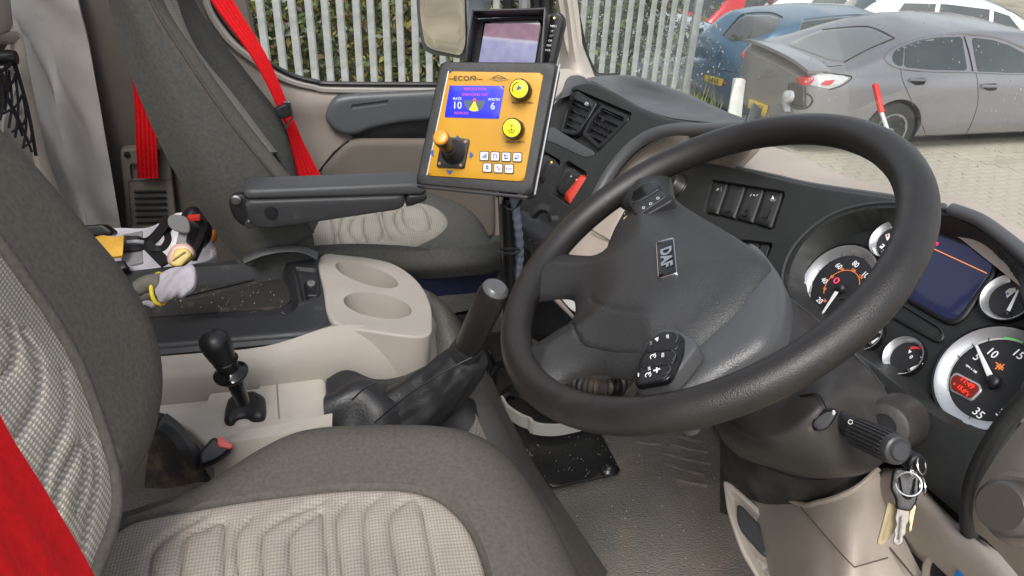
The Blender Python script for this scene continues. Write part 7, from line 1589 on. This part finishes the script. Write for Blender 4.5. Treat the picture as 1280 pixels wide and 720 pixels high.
def generic(label, px, py, zc, Yc, hd, paint, xr=3.0, gz=None):
    """place so that the windscreen foot appears at the pixel"""
    p = Q(px, py, y=Yc); f = V(math.cos(hd), math.sin(hd), 0); o = p-f*xr
    c = Car('parked_car', label, o[0], o[1], hd, 4.1, 1.78, RF, BF, paint, (.75, 3.35), gz=p[2]-1.0)
    c.sidewin([(.75, 1.45, .95, 1.45, 1, 1), (1.52, 2.35, 1.52, 2.3, 1, 1), (2.42, 3.12, 2.37, 2.62, 1, 1)], -1); c.sidewin([(1.52, 2.35, 1.52, 2.3, 1, 1), (2.42, 3.12, 2.37, 2.62, 1, 1)], 1)
    c.top(2.58, 3.25, .90, .97, 'windscreen', K['cglass']); c.top(.14, .52, .92, .90, 'rear_window', K['cglass'])
    for sd in (-1, 1):
        m_ = M(); m_.sphere(c.P(2.98, sd*(c.W+.10), 1.04), (.06, .10, .07), ax=(c.f, c.l, V(0, 0, 1))); m_.build('door_mirror', paint, c.t)
        M().prism([c.P(3.75, sd*.86, .74), c.P(3.75, sd*.60, .80), c.P(4.06, sd*.45, .70), c.P(4.04, sd*.72, .62)], V(0, 0, .03)).build('headlight', K['lampw'], c.t, bevel=.008)
        M().prism([c.P(.0, sd*.80, .75), c.P(-.01, sd*.62, .75), c.P(.06, sd*.62, 1.02), c.P(.12, sd*.80, 1.0)], -c.f*.03).build('tail_light', K['lampred'], c.t, bevel=.008)
    m_ = M(); m_.box(c.P(4.10, 0, .45), (.03, .52, .11), (c.f, c.l, V(0, 0, 1))); m_.build('number_plate', K['white'], c.t)
    m_ = M(); m_.box(c.P(-.005, 0, .62), (.03, .52, .11), (c.f, c.l, V(0, 0, 1))); m_.build('number_plate', K['plate'], c.t)
    m_ = M(); m_.box(c.P(4.07, 0, .64), (.05, .8, .09), (c.f, c.l, V(0, 0, 1))); m_.build('grille', K['black'], c.t, bevel=.01)
    M().tube([c.P(3.2, -.5, 1.035), c.P(3.02, -.05, 1.10)], .01, 5).build('wiper', K['black'], c.t)
    return c
w1 = generic('white hatchback at the top centre right, windscreen facing right, behind the blue car', 1150, 19, 0, 12.6, math.radians(-22), K['pwhite'])
w2 = generic('white hatchback at the top right corner behind the grey car', 1262, 36, 0, 11.2, math.radians(-22), K['pwhite'])
r1 = generic('red hatchback at the top of the windscreen behind the blue hatchback', 1000, 12, 0, 14.4, math.radians(12), K['pred'])
g1 = generic('pale blue car half hidden behind the fence end post', 925, 50, 0, 11.9, math.radians(10), K['ppale'], xr=3.6)
r2 = generic('second red car at the far back of the top centre', 1085, 2, 0, 18.5, math.radians(5), K['pred'])
# window stickers
for c in (w1, w2):
    M().patch([[c.P(3.12-.25*i/2, yy, 1.075+.165*i/2*1.0) for yy in (-.45, -.3, -.2)] for i in range(3)], 2, 2, .004, away=V(0, 0, -1)).build('price_card', K['white'], c.t)

# grey car details
sw_l = [[(1114, 72), (1118, 64), (1130, 57), (1128, 84), (1118, 80)], [(1131, 57), (1150, 50), (1172, 47), (1202, 46), (1209, 88), (1160, 87), (1130, 84)], [(1214, 47), (1240, 50), (1262, 57), (1290, 72), (1290, 91), (1222, 90)]]
for q in sw_l: mz.decal(q, 'side_window', K['cglass'], rad=4, off=.004)
K['cabin'] = mat('seen_cabin', (.22, .26, .27), .5)
mz.line([(1105, 73), (1112, 63), (1135, 52), (1165, 45), (1205, 43), (1245, 47), (1285, 62)], 'window_trim', K['chrome'], .010, .004)
mz.line([(1105, 73), (1112, 80), (1127, 86), (1160, 89), (1210, 90), (1285, 93)], 'window_trim', K['chrome'], .010, .004)
mz.decal([(984, 56), (1005, 46), (1028, 37.5), (1076, 33.5), (1096, 38), (1117, 48), (1090, 60), (1058, 77), (1040, 76), (1010, 65)], 'rear_window', mat('rear_glass', (.16, .17, .17), .08, coat=.6), rad=5, off=.004)
K['seam'] = mat('panel_gap', (.015, .015, .015), .8)
mz.line([(1126, 86), (1128, 100), (1137, 120), (1150, 150), (1157, 168)], 'door_gap', K['seam'], .004)
mz.line([(1220, 92), (1222, 105), (1222, 130), (1214, 155), (1206, 170)], 'door_gap', K['seam'], .004)
mz.line([(1157, 169), (1180, 170), (1210, 170), (1285, 168)], 'door_gap', K['seam'], .004)
mz.line([(1145, 180), (1180, 181), (1285, 180)], 'sill_edge', K['seam'], .006)
mz.line([(1205, 46), (1211, 66), (1216, 90)], 'pillar_gap', K['seam'], .006, .006)
for a, b in ((1147, 101), (1237, 108)):
    mz.decal([(a-11, b-3), (a+8, b-4), (a+11, b-1), (a+8, b+5), (a-2, b+6), (a-9, b+2)], 'handle_cup', K['seam'], rad=2, off=.001, step=2)
    mz.line([(a-12, b-1), (a, b-.5), (a+9, b-.5)], 'door_handle', K['pgrey'], .018, .025)
mz.decal([(1009, 93), (1034, 93), (1062, 97), (1050, 106), (1036, 111), (1020, 108), (1004, 103)], 'tail_light', K['lampw'], rad=3, off=.012, th=.02, step=2.5)
mz.decal([(996, 98), (1010, 95), (1020, 98), (1014, 106), (1000, 107)], 'tail_light', K['lampred'], rad=2, off=.014, th=.02, step=2.5)
mz.decal([(1030, 101), (1044, 100), (1036, 107), (1024, 106)], 'lamp_lens', K['lampred'], rad=2, off=.018, step=2)
mz.line([(1008, 92), (1034, 92), (1064, 96), (1052, 107), (1036, 112)], 'lamp_surround', K['seam'], .005, .006)
mz.decal([(938, 123), (962, 132), (958, 146), (935, 136)], 'number_plate', K['plate'], rad=1, off=.015, th=.02, step=2.5)
M().patch([[mz.P(x_, yy*.74, z_-.05*abs(yy)**3) for yy in (-1, -.6, -.2, .2, .6, 1)] for x_, z_ in ((.42, 1.00), (.28, 1.035), (.12, 1.05), (-.02, 1.055))], 4, 4, .035, away=V(0, 0, -1)).build('boot_spoiler', K['pgrey'], mz.t, ang=60)
mz.line([(950, 64), (1004, 74), (1026, 83), (1052, 82)], 'boot_gap', K['seam'], .006)
mz.line([(1033, 96), (1020, 90), (1030, 78)], 'boot_gap', K['seam'], .004)
mz.line([(955, 92), (962, 88), (969, 92), (962, 97), (955, 92)], 'tail_emblem', K['chrome'], .006, .01)
mz.line([(1055, 78), (1085, 62), (1118, 48)], 'glass_edge', K['seam'], .007, .003)
mz.line([(1028, 37), (1076, 33), (1097, 37), (1118, 48)], 'glass_edge', K['seam'], .006, .003)
mz.decal([(932, 154), (990, 168), (1040, 177), (1060, 180), (1050, 190), (985, 180), (930, 162)], 'bumper_valance', K['seam'], rad=2, off=.004)
pz_ = mz.cast(950, 135, .02)
if pz_ is not None: text('DS58', .10, pz_, nrm(mz.cast(960, 137, .02)-mz.cast(940, 131, .02)), V(0, 0, 1), K['ink'], mz.t, sx=.8, depth=.002)
# blue car details
pg1.decal([(904, 44), (918, 28), (930, 19), (960, 18), (976, 23), (974, 30), (966, 40), (935, 49), (915, 52)], 'rear_window', mat('tint_glass', (.05, .055, .055), .05, coat=.8), rad=4, off=.006)
pg1.line([(904, 45), (918, 28), (930, 18), (962, 16), (978, 22)], 'rear_glass_edge', K['seam'], .010, .006)
pg1.decal([(927, 70), (934, 60), (948, 55), (962, 54), (966, 57), (950, 64), (946, 74), (930, 75)], 'tail_light', K['lampred'], rad=3, off=.02, th=.03, step=2.5)
pg1.decal([(882, 93), (906, 99), (903, 108), (881, 101)], 'number_plate', K['plate'], rad=1, off=.015, th=.02, step=2)
pg1.decal([(903, 101), (911, 103), (906, 106)], 'reflector', K['lampred'], rad=1, off=.012, step=1.5)
pg1.decal([(1000, 32), (1006, 26), (1060, 21), (1082, 22), (1060, 28), (1030, 36), (998, 48)], 'side_window', K['cglass'], rad=3, off=.006)
pg1.line([(996, 50), (1002, 28), (1010, 24), (1062, 19), (1085, 20)], 'window_trim', K['chrome'], .008, .006)
pg1.line([(886, 84), (915, 90), (935, 92)], 'tailgate_gap', K['seam'], .006)
pg1.line([(898, 62), (901, 58), (903, 64), (900, 68)], 'tail_emblem', K['chrome'], .012, .01)
pg1.line([(890, 60), (888, 80)], 'tailgate_gap', K['seam'], .005)
pz_ = pg1.cast(893, 100.5, .025)
if pz_ is not None and pg1.cast(900, 102, .025) is not None: text('GL08 AUE', .10, pz_, nrm(pg1.cast(900, 102, .025)-pg1.cast(886, 98, .025)), V(0, 0, 1), K['ink'], pg1.t, sx=.75, depth=.002)

# ============================================================ SMALL THINGS OUTSIDE THE SCREEN
# white concrete kerb block between the cars
tag(M().patch([[Q(920, 99, y=6.9), Q(928, 98, y=6.9), Q(932, 101, y=6.95)], [Q(914, 120, y=6.88), Q(922, 122, y=6.86), Q(929, 124, y=6.9)], [Q(909, 152, y=6.86), Q(918, 156, y=6.84), Q(926, 160, y=6.88)]], 4, 4, .08, away=(0, 1, 0)).build('marker_post', mat('white_concrete', (.62, .62, .58), .8, var=.1, vscale=10, dirt=((.3, .3, .28), .55, .6), dscale=12)), 'leaning whitewashed marker post between the two nearest cars', 'post')
# work lamp on its bracket on the front of the truck
wl = thing('work_lamp', 'small square work lamp on a bracket just outside the windscreen above the wheel rim', 'lamp', Q(990, 140, x=1.35))
pwl = Plane(Q(990, 120, x=1.35), nrm(-ray(990, 120)+V(-.1, .3, .1)))
M().slab(pwl, roundpoly(pwl.pxuv([(984, 104), (993, 102), (1006, 107), (1006, 133), (995, 134), (985, 129)]), .003), .025, .004, .006).build('lamp_body', K['black'], wl)
M().lathe([(.010, 0), (.020, .004), (.018, .016), (.0005, .022)], pwl.px(988, 121), nrm(pwl.n-RT*1.2), 18).build('lens', K['lampw'], wl)
M().slab(pwl.off(-.02), roundpoly(pwl.off(-.02).pxuv([(960, 131), (984, 129), (990, 136), (990, 146), (962, 146)]), .002), .008, .003, .008).build('bracket', K['dashtop'], wl)
M().slab(pwl.off(-.018), roundpoly(pwl.off(-.018).pxuv([(976, 128), (988, 127), (988, 140), (980, 140)]), .002), .005, .002, .006).build('bracket_pale', K['lampw'], wl)
M().tube(crom([Q(1008, 117, x=1.33), Q(1014, 121, x=1.32), Q(1015, 128, x=1.32), Q(1008, 135, x=1.33), Q(996, 136, x=1.34), Q(988, 132, x=1.35)], 5), .003, 6).build('lamp_cable', K['black'], wl)
mk = thing('width_marker', 'thin marker rod with a red sleeve in front of the grey car wheel', 'marker', Q(1108, 155, x=1.7))
a, b, c = Q(1110, 165, x=1.7), Q(1102, 141, x=1.7), Q(1094, 106, x=1.7)
M().tube([a, b], .0065, 8).build('rod', K['white'], mk)
M().tube([b, (b+c)/2, c, c+(c-b)*.03], [.010, .010, .010, .005], 10).build('red_sleeve', mat('sleeve_red', (.7, .03, .02), .5), mk)

# crumbs and dust specks lying on the seat, tray mat and floor plate
cr = M(); r5 = random.Random(11)
def speck(p, s): cr.sphere(p, (s, s*r5.uniform(.5, 1), s*.5), 5, 3)
for _ in range(70):
    a, b = r5.uniform(215, 355), r5.uniform(348, 392); speck(Q(a, b, z=TZ-.0305), r5.uniform(.0004, .0013))
for _ in range(60):
    a, b = r5.uniform(650, 770), r5.uniform(545, 600); speck(Q(a, b, z=FZ+.0305), r5.uniform(.0004, .0013))
for _ in range(90):
    a, b = r5.uniform(640, 900), r5.uniform(560, 715); speck(Q(a, b, z=FZ+.004), r5.uniform(.0006, .0018))
o_ = cr.build('crumbs', mat('crumb_pale', (.5, .45, .38), .8), kind='stuff', fix=False)
